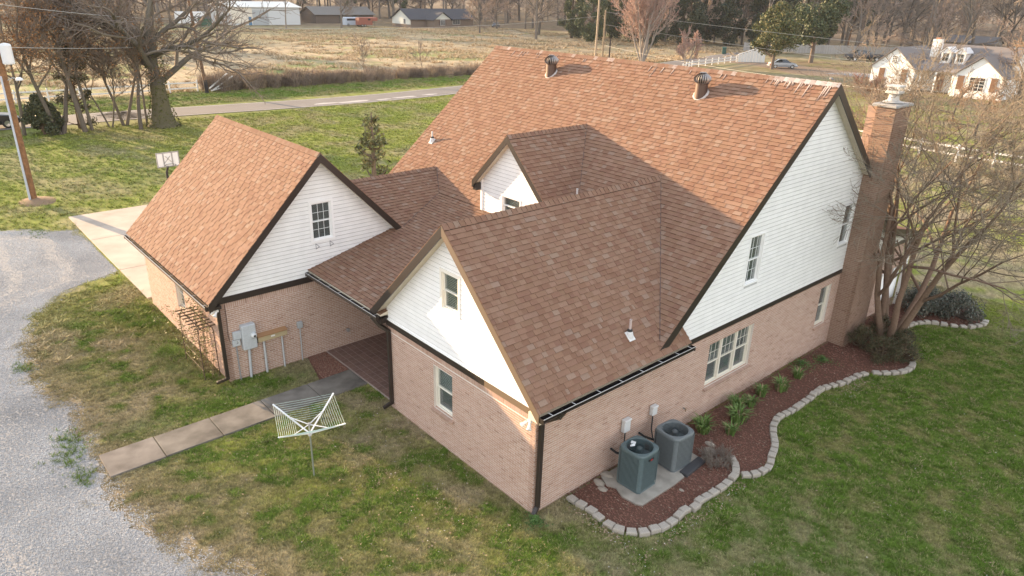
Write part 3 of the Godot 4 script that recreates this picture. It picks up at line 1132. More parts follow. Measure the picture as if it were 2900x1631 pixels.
# lapped siding on an outline, with window holes
func siding(called: String, label: String, t: Transform3D, poly: PackedVector2Array, holes: Array, depth := 0.14, expo := 0.118) -> Node3D:
	var lo := Vector2(1e9, 1e9)
	var hi := Vector2(-1e9, -1e9)
	for p in poly:
		lo = lo.min(p)
		hi = hi.max(p)
	var mb := MB.new()
	for c: Rect2 in cells(lo.x, lo.y, hi.x, hi.y, holes):
		for q: PackedVector2Array in Geometry2D.intersect_polygons(rect(c.position.x, c.position.y, c.end.x, c.end.y), poly):
			mb.prism(t, q, -depth, 0.0, Color(0.50, 0.50, 0.50))
	var m := mat(Color.WHITE, 0.5, 0.0, grain(0.02, 0.9, 256, 91, 3), 2.6, 0.4)
	var o := part(house, called, mb, m, label)
	var y := lo.y
	while y < hi.y - 0.01:
		var y1 := minf(y + expo, hi.y)
		var spans := [[lo.x, hi.x]]
		for h: Rect2 in holes:
			if y1 - 0.02 > h.position.y and y + 0.02 < h.end.y:
				var ns := []
				for s in spans:
					if s[1] <= h.position.x or s[0] >= h.end.x:
						ns.append(s)
					else:
						ns.append([s[0], h.position.x])
						ns.append([h.end.x, s[1]])
				spans = ns
		for s in spans:
			# long courses are made of lengths butted end to end
			var cut := [s[0], s[1]]
			if s[1] - s[0] > 4.6:
				cut = [s[0], s[0] + (s[1] - s[0]) * rng.randf_range(0.3, 0.7), s[1]]
			for k in cut.size() - 1:
				for q: PackedVector2Array in Geometry2D.intersect_polygons(rect(cut[k] + 0.001, y, cut[k + 1] - 0.001, y1 - 0.013), poly):
					mb = MB.new()
					mb.piece(t, q, y, y1, 0.022, 0.014, -0.001, jit(WHITE, 0.012), Color(0.55, 0.55, 0.545))
					part(o, "siding_board", mb, m)
		y += expo
	return o

# window: t at the lower left corner of the opening on the wall face, u to the right, v up
func window(label: String, t: Transform3D, w: float, h: float, opt := {}) -> Node3D:
	var o := holder(house, "window", label)
	var fc: Color = opt.get("frame", WHITE)
	var fm := mat(Color.WHITE, 0.4)
	var inset: float = opt.get("inset", 0.0)
	var fw: float = 0.036 if opt.get("trim", 0.0) == 0.0 else 0.018
	var mb := MB.new()
	var B := func(m: MB, x0: float, y0: float, x1: float, y1: float, z0: float, z1: float, c: Color) -> void:
		m.prism(t, rect(x0, y0, x1, y1), z0, z1, c)
	var trim: float = opt.get("trim", 0.0)
	if trim > 0.0:
		for q in [[-trim, -trim, w + trim, 0.0], [-trim, h, w + trim, h + trim], [-trim, 0.0, 0.0, h], [w, 0.0, w + trim, h]]:
			B.call(mb, q[0], q[1], q[2], q[3], -0.02, 0.034, fc)
		part(o, "casing", mb, fm)
	# room behind, dim and closed
	mb = MB.new()
	var rd: float = opt.get("room", 0.45)
	var dk := Color(0.10, 0.10, 0.095)
	B.call(mb, -0.03, -0.03, w + 0.03, h + 0.03, -0.14 - rd - 0.02, -0.14 - rd, dk)
	B.call(mb, -0.03, -0.03, 0.0, h + 0.03, -0.14 - rd, -0.14, dk)
	B.call(mb, w, -0.03, w + 0.03, h + 0.03, -0.14 - rd, -0.14, dk)
	B.call(mb, 0.0, -0.03, w, 0.0, -0.14 - rd, -0.14, dk)
	B.call(mb, 0.0, h, w, h + 0.03, -0.14 - rd, -0.14, dk)
	part(o, "room_wall", mb, mat(Color.WHITE, 0.9))
	var units: int = opt.get("units", 1)
	var mull := 0.06
	var uw := (w - mull * (units - 1)) / units
	mb = MB.new()
	var zf := -inset
	for q in [[0.0, 0.0, w, fw], [0.0, h - fw, w, h], [0.0, fw, fw, h - fw], [w - fw, fw, w, h - fw]]:
		B.call(mb, q[0], q[1], q[2], q[3], zf - 0.1, zf + 0.006, fc)
	for k in units - 1:
		var x := uw * (k + 1) + mull * k
		B.call(mb, x, fw, x + mull, h - fw, zf - 0.1, zf + 0.004, fc)
	part(o, "frame", mb, fm)
	var gl := glass(Color(0.55, 0.62, 0.62), 0.12)
	var rows: int = opt.get("rows", 2)
	var cols: int = opt.get("cols", 3)
	var half := h * 0.5
	for k in units:
		var x0 := (uw + mull) * k + (fw if k == 0 else 0.0)
		var x1 := x0 + uw - (fw if k == 0 else 0.0) - (fw if k == units - 1 else 0.0)
		for sash in 2:
			var ya := fw if sash == 0 else half - 0.02
			var yb := half + 0.02 if sash == 0 else h - fw
			var z := zf - (0.055 if sash == 0 else 0.022)
			if sash == 0:
				z = zf - 0.05
			var st: float = 0.03 if trim == 0.0 else 0.024
			mb = MB.new()
			for q in [[x0, ya, x1, ya + st], [x0, yb - st, x1, yb], [x0, ya + st, x0 + st, yb - st], [x1 - st, ya + st, x1, yb - st]]:
				B.call(mb, q[0], q[1], q[2], q[3], z - 0.028, z, fc)
			var so := part(o, "sash", mb, fm)
			mb = MB.new()
			B.call(mb, x0 + st, ya + st, x1 - st, yb - st, z - 0.018, z - 0.014, Color.WHITE)
			part(so, "pane", mb, gl)
			if opt.get("grille", true) and (sash == 1 or opt.get("grille_low", true)):
				mb = MB.new()
				for c in range(1, cols):
					var xx := lerpf(x0 + st, x1 - st, float(c) / cols)
					B.call(mb, xx - 0.0045, ya + st, xx + 0.0045, yb - st, z - 0.012, z - 0.004, fc)
				for r in range(1, rows):
					var yy := lerpf(ya + st, yb - st, float(r) / rows)
					B.call(mb, x0 + st, yy - 0.0045, x1 - st, yy + 0.0045, z - 0.0125, z - 0.0045, fc)
				part(so, "muntin", mb, fm)
	if opt.get("blind", false):
		mb = MB.new()
		var by: float = opt.get("blind_low", 0.05)
		var yy := h - 0.05
		while yy > by * h:
			mb.box(Transform3D(t.basis * Basis(Vector3.RIGHT, 0.7), t * Vector3(w * 0.5, yy, zf - 0.125)), Vector3(w - 0.02, 0.05, 0.003), opt.get("blind_colour", Color(0.62, 0.66, 0.66)))
			yy -= 0.042
		part(o, "blind", mb, mat(Color.WHITE, 0.6))
	if opt.get("sill", false):
		var k := 0
		var x := -0.05
		while x < w + 0.04:
			mb = MB.new()
			mb.box(Transform3D(t.basis * Basis(Vector3.RIGHT, 0.22), t * Vector3(x + 0.034, -0.03, -0.012)), Vector3(0.0577, 0.055, 0.19), jit(Color(0.42, 0.28, 0.215), 0.1))
			part(o, "sill_brick", mb, mat(Color.WHITE, 0.9))
			x += 0.0677
			k += 1
	return o

func chevron(t: Transform3D, l: Vector2, p: Vector2, r: Vector2, drop: float) -> PackedVector2Array:
	# rake board outline: down the left slope and the right slope, drop measured straight down
	return PackedVector2Array([l, Vector2(l.x, l.y - drop), Vector2(p.x, p.y - drop), Vector2(r.x, r.y - drop), r, p])

func gutter(label: String, a: Vector3, b: Vector3, out: Vector3, hangers: Array, w := 0.125, inner := Color(0.012, 0.011, 0.011)) -> void:
	# a..b along the roof edge, out: direction away from the wall
	var o := holder(house, "gutter", label)
	var mb := MB.new()
	var h := 0.12
	var th := 0.006
	var d := (b - a).normalized()
	var back := Vector3.UP
	var prof := [Vector2(0.0, 0.0), Vector2(0.0, -h), Vector2(w * 0.7, -h), Vector2(w, -h * 0.45), Vector2(w, 0.0)]
	for i in prof.size() - 1:
		var p: Vector2 = prof[i]
		var q: Vector2 = prof[i + 1]
		mb.beam_quad(a + out * p.x + back * p.y, a + out * q.x + back * q.y, b + out * q.x + back * q.y, b + out * p.x + back * p.y, th, inner)
	part(o, "channel", mb, mat(Color.WHITE, 0.35))
	mb = MB.new()
	mb.beam(a + out * (w + 0.002) + back * 0.004, b + out * (w + 0.002) + back * 0.004, 0.012, 0.010, Color(0.48, 0.46, 0.44))
	part(o, "rim", mb, mat(Color.WHITE, 0.35))
	for e in [a, b]:
		mb = MB.new()
		var cx: Vector3 = e
		mb.beam(cx + out * w * 0.5 - back * h * 0.5 - d * 0.003, cx + out * w * 0.5 - back * h * 0.5 + d * 0.003, w, h - 0.004, BROWN)
		part(o, "end_cap", mb, mat(Color.WHITE, 0.35))
	for s: float in hangers:
		mb = MB.new()
		var p := a.lerp(b, s)
		mb.beam(p + back * 0.008 - out * 0.01, p + out * (w + 0.006) + back * 0.012, 0.018, 0.006, Color(0.46, 0.45, 0.44))
		part(o, "hanger", mb, mat(Color.WHITE, 0.4))

func downspout(label: String, pts: Array, w := 0.075) -> void:
	var mb := MB.new()
	for i in pts.size() - 1:
		var a: Vector3 = pts[i]
		var b: Vector3 = pts[i + 1]
		var d := (b - a).normalized() * w * 0.35
		mb.beam(a - (d if i > 0 else Vector3.ZERO), b + (d if i < pts.size() - 2 else Vector3.ZERO), w - 0.004 * i, w * 0.8 - 0.003 * i, BROWN)
	part(house, "downspout", mb, mat(Color.WHITE, 0.35), label)

func build_house() -> void:
	house = thing("brick_house", "pink brick house with brown shingle gables, white siding and side chimney", "house")
	var X := Vector3.RIGHT
	var Y := Vector3.UP
	var Z := Vector3.BACK
	# --- heights and places of the roof lines (metres)
	var s := 0.85
	var RY := 8.567
	var RZ := -10.243
	var ML := -13.6
	var MR := 0.265
	var main_y := func(z: float) -> float: return RY - s * (z - RZ)
	# main front slope
	var tm := frame(Vector3(ML, main_y.call(-3.4), -3.4), X, Vector3(0, s, -1))
	var P := func(x: float, z: float) -> Vector3: return Vector3(x, main_y.call(z), z)
	var main_front := roof_plane("roof", "large sunlit main roof slope", tm, [P.call(ML, RZ), P.call(ML, -4.5), P.call(-11.52, -5.765), P.call(-10.38, -5.07), P.call(-4.68, -5.07), P.call(-2.8385, -7.18), P.call(MR, -3.63), P.call(MR, RZ)], true)
	# main back slope with its flared foot
	var tb := frame(Vector3(MR, RY - s * 5.957, -16.2), -X, Vector3(0, s, 1))
	roof_plane("back_roof", "", tb, [Vector3(ML, RY, RZ), Vector3(MR, RY, RZ), Vector3(MR, RY - s * 5.957, -16.2), Vector3(ML, RY - s * 5.957, -16.2)], false)
	var tf := frame(Vector3(MR, 2.92, -18.7), -X, Vector3(0, 0.5836, 2.5))
	roof_plane("porch_roof", "", tf, [Vector3(ML, 3.5036, -16.2), Vector3(MR, 3.5036, -16.2), Vector3(MR, 2.92, -18.7), Vector3(ML, 2.92, -18.7)], false)
	# wing
	var ws := 0.971
	var wy := func(x: float) -> float: return 2.85 + ws * (0.363 - x)
	var tw := frame(Vector3(0.363, 2.85, 0.295), -Z, Vector3(-1, ws, 0))
	var wing := roof_plane("wing_roof", "shaded slope of the front wing roof", tw, [Vector3(0.363, 2.85, 0.295), Vector3(0.363, 2.85, -4.764), Vector3(0.02, wy.call(0.02), -4.764), Vector3(0.02, wy.call(0.02), -3.95), Vector3(-2.8385, 5.959, -7.18), Vector3(-2.8385, 5.959, 0.295)], true)
	var tw2 := frame(Vector3(-6.04, 2.85, -7.2), Z, Vector3(1, ws, 0))
	var wing2 := roof_plane("wing_roof", "", tw2, [Vector3(-6.04, 2.85, 0.295), Vector3(-2.8385, 5.959, 0.295), Vector3(-2.8385, 5.959, -7.18), Vector3(-4.68, 4.17, -5.07), Vector3(-6.04, 2.85, -0.1)], true)
	# breezeway
	var by := func(z: float) -> float: return 2.912 - 0.248 * z
	var tbw := frame(Vector3(-9.6, by.call(0.25), 0.25), X, Vector3(0, 0.248, -1))
	var BP := func(x: float, z: float) -> Vector3: return Vector3(x, by.call(z), z)
	roof_plane("breezeway_roof", "low shaded roof over the breezeway", tbw, [BP.call(-9.62, 0.25), BP.call(-5.62, 0.25), BP.call(-5.62, -0.02), BP.call(-5.95, -0.12), BP.call(-4.68, -5.07), BP.call(-10.38, -5.07), BP.call(-9.33, -2.93), BP.call(-9.62, -2.6)], true)
	# link roof between garage and house
	var lk := 0.516
	var tl := frame(Vector3(-9.0, 4.76 - lk * 2.52, -1.0), -Z, Vector3(-1, lk, 0))
	var LP := func(x: float, z: float) -> Vector3: return Vector3(x, 4.76 - lk * (x + 11.52), z)
	var link := roof_plane("link_roof", "small shaded slope behind the garage gable", tl, [LP.call(-11.52, -1.75), LP.call(-9.33, -2.9), LP.call(-10.38, -5.07), LP.call(-11.52, -5.765)], true)
	var tl2 := frame(Vector3(-15.0, 4.76 - lk * 3.48, -5.0), Z, Vector3(1, lk, 0))
	roof_plane("link_roof", "", tl2, [Vector3(-11.52, 4.76, -1.75), Vector3(-11.52, 4.76, -5.765), Vector3(-13.6, 3.687, -4.5), Vector3(-15.0, 2.964, -3.8), Vector3(-15.0, 2.964, -3.4)], false)
	# garage
	var gs := 1.024
	var GR := 6.277
	var GZ := -0.301
	var G0 := -17.02
	var G1 := -9.35
	var tg := frame(Vector3(G0, 2.626, 3.264), X, Vector3(0, gs, -1))
	var gar := roof_plane("garage_roof", "sunlit front slope of the garage roof", tg, [Vector3(G0, 2.626, 3.264), Vector3(G1, 2.626, 3.264), Vector3(G1, GR, GZ), Vector3(G0, GR, GZ)], true)
	var tg2 := frame(Vector3(G1, 2.626, -3.866), -X, Vector3(0, gs, 1))
	roof_plane("garage_roof", "", tg2, [Vector3(G1, 3.62, -2.89), Vector3(G1, GR, GZ), Vector3(G0, GR, GZ), Vector3(G0, 2.626, -3.866), Vector3(-10.5, 2.626, -3.866)], false)
	# dormer
	var DX := -6.565
	var DY := 6.74
	var DZ := -4.75
	var td := frame(Vector3(DX + 1.6, DY - 1.6, DZ), -Z, Vector3(-1, 1, 0))
	var dz_at := func(y: float) -> float: return RZ + (RY - y) / s
	var dorm := roof_plane("dormer_roof", "shaded slope of the dormer roof", td, [Vector3(DX, DY, DZ), Vector3(DX, DY, dz_at.call(DY)), Vector3(DX + 1.62, DY - 1.62, dz_at.call(DY - 1.62)), Vector3(DX + 1.62, DY - 1.62, DZ)], true)
	var td2 := frame(Vector3(DX - 1.6, DY - 1.6, -6.0), Z, Vector3(1, 1, 0))
	roof_plane("dormer_roof", "", td2, [Vector3(DX, DY, DZ), Vector3(DX, DY, dz_at.call(DY)), Vector3(DX - 1.62, DY - 1.62, dz_at.call(DY - 1.62)), Vector3(DX - 1.62, DY - 1.62, DZ)], true)
	print("shingles ", shingle_list.size())
	lay_shingles()
	# ridge caps
	ridge_caps(main_front, Vector3(ML, RY, RZ), Vector3(MR, RY, RZ), Vector3(0, -s, 1).normalized(), Vector3(0, -s, -1).normalized(), 2.2)
	ridge_caps(wing, Vector3(-2.8385, 5.959, 0.295), Vector3(-2.8385, 5.959, -7.2), Vector3(1, -ws, 0).normalized(), Vector3(-1, -ws, 0).normalized())
	ridge_caps(gar, Vector3(G0, GR, GZ), Vector3(G1, GR, GZ), Vector3(0, -gs, 1).normalized(), Vector3(0, -gs, -1).normalized())
	ridge_caps(dorm, Vector3(DX, DY, DZ), Vector3(DX, DY, dz_at.call(DY)), Vector3(1, -1, 0).normalized(), Vector3(-1, -1, 0).normalized())
	ridge_caps(link, Vector3(-11.52, 4.76, -1.75), Vector3(-11.52, 4.76, -5.77), Vector3(1, -lk, 0).normalized(), Vector3(-1, -lk, 0).normalized())
	# valley flashing lines
	for q in [[Vector3(-2.8385, 5.959, -7.18), Vector3(0.1, 3.12, -3.83)], [Vector3(-10.38, 4.17, -5.07), Vector3(-9.36, 3.64, -2.93)], [Vector3(-11.45, 4.76, -5.75), Vector3(-10.38, 4.17, -5.07)], [Vector3(DX, DY, dz_at.call(DY)), Vector3(DX + 1.5, DY - 1.5, dz_at.call(DY - 1.5))]]:
		var mbv := MB.new()
		mbv.beam(q[0] + Y * 0.012, q[1] + Y * 0.012, 0.018, 0.022, Color(0.10, 0.07, 0.06))
		part(house, "valley_seam", mbv, mat(Color.WHITE, 0.9))

	# --- walls
	var txp := frame(Vector3(0, 0, 0), -Z, Y)          # faces +X, u = -z
	var tzp := frame(Vector3(0, 0, 0), X, Y)           # faces +Z, u = x
	var h_tri := Rect2(6.22, 0.88, 2.13, 1.30)
	var h_low2 := Rect2(12.2, 0.88, 0.68, 1.36)
	brick_wall("side_wall", "long pink brick side wall", txp, 0.0, 18.4, 0.0, 2.5, [h_tri, h_low2], false)
	var h_wlow := Rect2(-3.65, 0.98, 0.76, 1.18)
	brick_wall("wing_wall", "brick front wall of the wing", tzp, -5.677, 0.0, 0.0, 2.5, [h_wlow], true)
	var tgx := frame(Vector3(-9.65, 0, 0), -Z, Y)
	brick_wall("garage_wall", "shaded brick end wall of the garage", tgx, -2.89, 3.9, 0.0, 2.47, [], true)
	var tgz := frame(Vector3(0, 0, 2.89), X, Y)
	var h_gf := Rect2(-13.62, 1.02, 0.78, 1.0)
	brick_wall("garage_wall", "sunlit brick front wall of the garage", tgz, -16.75, -9.65, 0.0, 2.6, [h_gf], false)
	# walls that close the house behind
	var wb := MB.new()
	wb.bb(Vector3(-16.75, 0, -3.7), Vector3(-16.6, 2.6, 2.72))
	wb.bb(Vector3(-16.6, 0, -3.7), Vector3(-9.82, 2.5, -3.55))
	wb.bb(Vector3(-13.3, 0, -18.4), Vector3(-13.15, 2.9, -4.0))
	wb.bb(Vector3(-13.15, 0, -18.4), Vector3(-0.17, 2.8, -18.25))
	wb.bb(Vector3(-13.15, 0, -4.15), Vector3(-5.68, 3.2, -4.0))
	wb.bb(Vector3(-5.677, 0, -4.0), Vector3(-5.52, 2.7, -0.17))
	part(house, "rear_wall", wb, mat(Color(0.68, 0.57, 0.51), 0.95))
	# gable ends: main, wing, garage, dormer and the hidden ones
	var gap := 0.17
	var main_gable := PackedVector2Array([Vector2(3.95, 2.64), Vector2(18.4, 2.64), Vector2(18.4, 2.78), Vector2(16.2, 3.3), Vector2(-RZ, RY - gap), Vector2(3.95, main_y.call(-3.95) - gap)])
	var h_up1 := Rect2(7.42, 3.56, 0.64, 1.33)
	var h_up2 := Rect2(12.66, 3.56, 0.62, 1.27)
	siding("gable_wall", "white lap siding gable end by the chimney", txp, main_gable, [h_up1, h_up2])
	var wing_gable := PackedVector2Array([Vector2(-5.677, 2.64), Vector2(0, 2.64), Vector2(0, wy.call(0.0) - gap), Vector2(-2.8385, 5.959 - gap), Vector2(-5.677, wy.call(0.0) - gap)])
	var h_wup := Rect2(-3.22, 3.86, 0.60, 0.88)
	siding("gable_wall", "white siding gable of the front wing, half in sun", tzp, wing_gable, [h_wup])
	var gy := func(z: float) -> float: return GR - gs * absf(z - GZ)
	var gar_gable := PackedVector2Array([Vector2(-2.89, 2.64), Vector2(3.2, 2.64), Vector2(3.2, gy.call(-3.2) - gap), Vector2(-GZ, GR - gap), Vector2(-2.89, gy.call(2.89) - gap)])
	var h_gup := Rect2(0.02, 3.70, 0.62, 1.11)
	siding("gable_wall", "white siding gable of the garage with grid window", tgx, gar_gable, [h_gup])
	var tdz := frame(Vector3(0, 0, -5.02), X, Y)
	var dorm_gable := PackedVector2Array([Vector2(DX - 1.42, 4.0), Vector2(DX + 1.42, 4.0), Vector2(DX + 1.42, DY - 1.42 - gap), Vector2(DX, DY - gap), Vector2(DX - 1.42, DY - 1.42 - gap)])
	var h_dorm := Rect2(-7.0, 4.28, 0.8, 0.56)
	siding("gable_wall", "white siding face of the dormer", tdz, dorm_gable, [h_dorm])
	wb = MB.new()
	var tdx := frame(Vector3(DX + 1.42, 0, 0), -Z, Y)
	wb.prism(tdx, PackedVector2Array([Vector2(5.03, 3.9), Vector2(7.2, 5.1), Vector2(5.03, 5.1)]), -0.1, 0.0, WHITE)
	var tdm := frame(Vector3(DX - 1.42, 0, 0), Z, Y)
	wb.prism(tdm, PackedVector2Array([Vector2(-5.03, 3.9), Vector2(-5.03, 5.1), Vector2(-7.2, 5.1)]), -0.1, 0.0, WHITE)
	part(house, "dormer_cheek", wb, mat(Color.WHITE, 0.6))
	wb = MB.new()
	var tml := frame(Vector3(-13.3, 0, 0), Z, Y)
	wb.prism(tml, PackedVector2Array([Vector2(-18.4, 2.64), Vector2(-4.2, 2.64), Vector2(-4.6, 3.4), Vector2(RZ, RY - 0.17), Vector2(-16.2, 3.3), Vector2(-18.4, 2.76)]), -0.14, 0.0, WHITE)
	var tgl := frame(Vector3(-16.75, 0, 0), Z, Y)
	wb.prism(tgl, PackedVector2Array([Vector2(-3.7, 2.55), Vector2(2.72, 2.55), Vector2(2.72, 3.0), Vector2(GZ, GR - 0.17), Vector2(-3.7, 2.7)]), -0.14, 0.0, WHITE)
	part(house, "gable_wall", wb, mat(Color.WHITE, 0.6))
	# dark frieze boards between brick and siding
	var bm := mat(Color.WHITE, 0.38)
	wb = MB.new()
	wb.prism(txp, rect(4.9, 2.5, 13.38, 2.64), -0.05, 0.035, BROWN)
	wb.prism(txp, rect(14.95, 2.5, 18.4, 2.64), -0.05, 0.035, BROWN)
	wb.prism(txp, rect(-0.02, 2.5, 4.85, 2.78), -0.05, 0.03, BROWN)
	part(house, "frieze_board", wb, bm)
	wb = MB.new()
	wb.prism(tzp, rect(-5.7, 2.49, -1.662, 2.645), -0.05, 0.04, BROWN)
	part(house, "frieze_board", wb, bm)
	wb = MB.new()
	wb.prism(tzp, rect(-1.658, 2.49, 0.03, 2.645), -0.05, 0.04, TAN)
	part(house, "frieze_board", wb, bm, "right part of the frieze board at the wing corner, coloured paler")
	wb = MB.new()
	wb.prism(tgx, rect(-2.92, 2.46, 3.0, 2.645), -0.05, 0.04, BROWN)
	part(house, "frieze_board", wb, bm)
	# corner boards and flashing ledge
	wb = MB.new()
	wb.prism(tdz, rect(DX - 1.47, 3.95, DX - 1.38, 5.2), 0.0, 0.045, WHITE)
	wb.prism(tzp, rect(-5.70, 2.66, 0.03, 2.69), 0.0, 0.05, WHITE)
	part(house, "corner_board", wb, mat(Color.WHITE, 0.5))

	# rake boards and soffits
	var rake := func(t: Transform3D, pl: PackedVector2Array, h0: float, h1: float, col: Color) -> void:
		var m := MB.new()
		m.prism(t, pl, h0, h1, col)
		part(house, "rake_board" if col != CREAM else "soffit", m, bm if col != CREAM else mat(Color.WHITE, 0.7, 0.0, grain(0.03, 0.8, 256, 92, 4), 1.2))
	rake.call(tzp, PackedVector2Array([Vector2(-6.04, 2.845), Vector2(-6.04, 2.6), Vector2(-2.8385, 5.70), Vector2(-2.8385, 5.952)]), 0.27, 0.30, BROWN)
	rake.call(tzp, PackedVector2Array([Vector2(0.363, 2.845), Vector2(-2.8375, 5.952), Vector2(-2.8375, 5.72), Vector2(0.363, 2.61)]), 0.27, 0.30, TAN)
	rake.call(tzp, chevron(tzp, Vector2(-5.98, 2.72), Vector2(-2.8385, 5.77), Vector2(0.30, 2.72), 0.03), 0.0, 0.269, CREAM)
	rake.call(tgx, chevron(tgx, Vector2(-3.264, 2.62), Vector2(-GZ, GR - 0.006), Vector2(2.95, 3.56), 0.25), 0.275, 0.305, BROWN)
	rake.call(tgx, chevron(tgx, Vector2(-3.2, 2.50), Vector2(-GZ, GR - 0.19), Vector2(2.9, 3.44), 0.03), 0.0, 0.274, CREAM)
	rake.call(txp, PackedVector2Array([Vector2(3.63, main_y.call(-3.63) - 0.005), Vector2(3.75, main_y.call(-3.63) - 0.2), Vector2(-RZ, RY - 0.26), Vector2(13.37, RY - 0.26 - s * (13.37 + RZ)), Vector2(13.37, RY - 0.006 - s * (13.37 + RZ)), Vector2(-RZ, RY - 0.006)]), 0.24, 0.27, BROWN)
	rake.call(txp, PackedVector2Array([Vector2(3.95, main_y.call(-3.95) - 0.17), Vector2(-RZ, RY - 0.17), Vector2(13.36, RY - 0.17 - s * (13.36 + RZ)), Vector2(13.36, RY - 0.20 - s * (13.36 + RZ)), Vector2(-RZ, RY - 0.20), Vector2(3.95, main_y.call(-3.95) - 0.2)]), 0.0, 0.239, CREAM)
	rake.call(txp, PackedVector2Array([Vector2(14.95, RY - s * (14.95 + RZ)), Vector2(14.95, RY - s * (14.95 + RZ) - 0.25), Vector2(16.2, 3.24), Vector2(18.7, 2.67), Vector2(18.7, 2.92), Vector2(16.2, 3.5)]), 0.24, 0.27, BROWN)
	rake.call(txp, PackedVector2Array([Vector2(14.95, 4.42), Vector2(14.95, 4.39), Vector2(16.2, 3.32), Vector2(18.6, 2.77), Vector2(18.6, 2.80), Vector2(16.2, 3.35)]), 0.0, 0.239, CREAM)
	rake.call(tdz, chevron(tdz, Vector2(DX - 1.62, DY - 1.63), Vector2(DX, DY - 0.008), Vector2(DX + 1.62, DY - 1.63), 0.22), 0.245, 0.275, BROWN)
	rake.call(tdz, chevron(tdz, Vector2(DX - 1.56, DY - 1.72), Vector2(DX, DY - 0.17), Vector2(DX + 1.56, DY - 1.72), 0.03), 0.0, 0.244, CREAM)
	# eave returns, white under the dormer eave and brown at the wing corner
	wb = MB.new()
	wb.bb(Vector3(DX - 1.60, DY - 1.92, -5.25), Vector3(DX - 1.44, DY - 1.70, -4.78), BROWN)
	part(house, "eave_return", wb, bm)
	wb = MB.new()
	wb.bb(Vector3(-6.05, 2.58, 0.02), Vector3(-5.62, 2.80, 0.24), BROWN)
	part(house, "eave_return", wb, bm)
	wb = MB.new()
	wb.bb(Vector3(0.02, 2.60, -4.74), Vector3(0.36, 2.76, 0.26), CREAM)
	part(house, "eave_soffit", wb, mat(Color.WHITE, 0.7))
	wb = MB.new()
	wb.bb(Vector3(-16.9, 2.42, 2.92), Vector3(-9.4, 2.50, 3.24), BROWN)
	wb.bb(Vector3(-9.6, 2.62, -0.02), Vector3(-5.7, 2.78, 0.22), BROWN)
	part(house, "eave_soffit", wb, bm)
	wb = MB.new()   # breezeway ceiling
	wb.bb(Vector3(-9.62, 2.55, -3.98), Vector3(-5.7, 2.61, -0.03), CREAM)
	part(house, "ceiling", wb, mat(Color.WHITE, 0.8))

	# --- windows
	window("triple side window with white blinds", frame(Vector3(0, 0.88, -6.22), -Z, Y), 2.13, 1.30, {"inset": 0.07, "units": 3, "frame": Color(0.72, 0.67, 0.57), "grille_low": false, "cols": 3, "rows": 2, "blind": true, "blind_low": 0.03, "blind_colour": Color(0.20, 0.245, 0.25), "sill": true})
	window("narrow lower window beside the chimney", frame(Vector3(0, 0.88, -12.2), -Z, Y), 0.68, 1.36, {"inset": 0.07, "frame": Color(0.72, 0.67, 0.57), "grille": false, "sill": true})
	window("lower wing window with a blind", frame(Vector3(-3.65, 0.98, 0), X, Y), 0.76, 1.18, {"inset": 0.07, "frame": Color(0.76, 0.72, 0.63), "grille": false, "blind": true, "blind_low": 0.42, "blind_colour": Color(0.62, 0.72, 0.73), "sill": true})
	window("upper wing window with green shade", frame(Vector3(-3.22, 3.86, 0), X, Y), 0.60, 0.88, {"trim": 0.075, "frame": Color(0.76, 0.73, 0.66), "grille": false, "blind": true, "blind_low": 0.0, "blind_colour": Color(0.30, 0.35, 0.25)})
	window("twelve pane window in the garage gable", frame(Vector3(-9.65, 3.70, -0.02), -Z, Y), 0.62, 1.11, {"trim": 0.07, "cols": 3, "rows": 2})
	window("upper gable window with grid", frame(Vector3(0, 3.56, -7.42), -Z, Y), 0.64, 1.33, {"trim": 0.035, "cols": 3, "rows": 2})
	window("dark upper window beside the chimney", frame(Vector3(0, 3.56, -12.66), -Z, Y), 0.62, 1.27, {"trim": 0.035, "grille": false})
	window("garage window above the arbor", frame(Vector3(-13.62, 1.02, 2.89), X, Y), 0.78, 1.0, {"inset": 0.07, "frame": Color(0.6, 0.55, 0.47), "grille": false, "sill": true})
	window("wide low window in the dormer", frame(Vector3(-7.0, 4.28, -5.02), X, Y), 0.8, 0.56, {"trim": 0.045, "grille": false})

	# --- chimney
	var ch := holder(house, "chimney", "brick chimney rising against the gable end")
	var tcx := frame(Vector3(0.552, 0, 0), -Z, Y)
	brick_wall("chimney_face", "", tcx, 13.4, 14.87, 0.0, 3.0, [], false, ch, 0.1)
	brick_wall("chimney_face", "", frame(Vector3(0.552, 0, 0), -Z, Y), 13.42, 14.5, 3.0, 7.71, [], false, ch, 0.1)
	var tcz := frame(Vector3(0, 0, -13.4), X, Y)
	brick_wall("chimney_face", "", tcz, 0.0, 0.552, 0.0, 7.71, [], false, ch, 0.1)
	wb = MB.new()
	wb.bb(Vector3(0.0, 0.0, -14.86), Vector3(0.44, 2.98, -13.52), Color(0.42, 0.29, 0.225))
	wb.bb(Vector3(-0.3, 2.98, -14.49), Vector3(0.44, 7.70, -13.52), Color(0.42, 0.29, 0.225))
	wb.beam(Vector3(0.27, 2.94, -14.86), Vector3(0.27, 3.3, -14.5), 0.54, 0.06, Color(0.40, 0.27, 0.21))
	part(ch, "core", wb, mat(Color.WHITE, 0.95))
	wb = MB.new()
	wb.cbox(Transform3D(Basis(), Vector3(0.22, 7.775, -13.95)), Vector3(0.74, 0.08, 1.2), 0.03, Color(0.42, 0.41, 0.39))
	part(ch, "crown", wb, mat(Color.WHITE, 0.9, 0.0, grain(0.06, 0.6, 256, 93, 4), 0.6))
	wb = MB.new()
	wb.lathe(Transform3D(Basis(), Vector3(0.22, 7.84, -13.9)), PackedVector2Array([Vector2(0.30, 0.0), Vector2(0.16, 0.06), Vector2(0.14, 0.20), Vector2(0.2, 0.24), Vector2(0.0, 0.24)]), 16, Color(0.55, 0.53, 0.5))
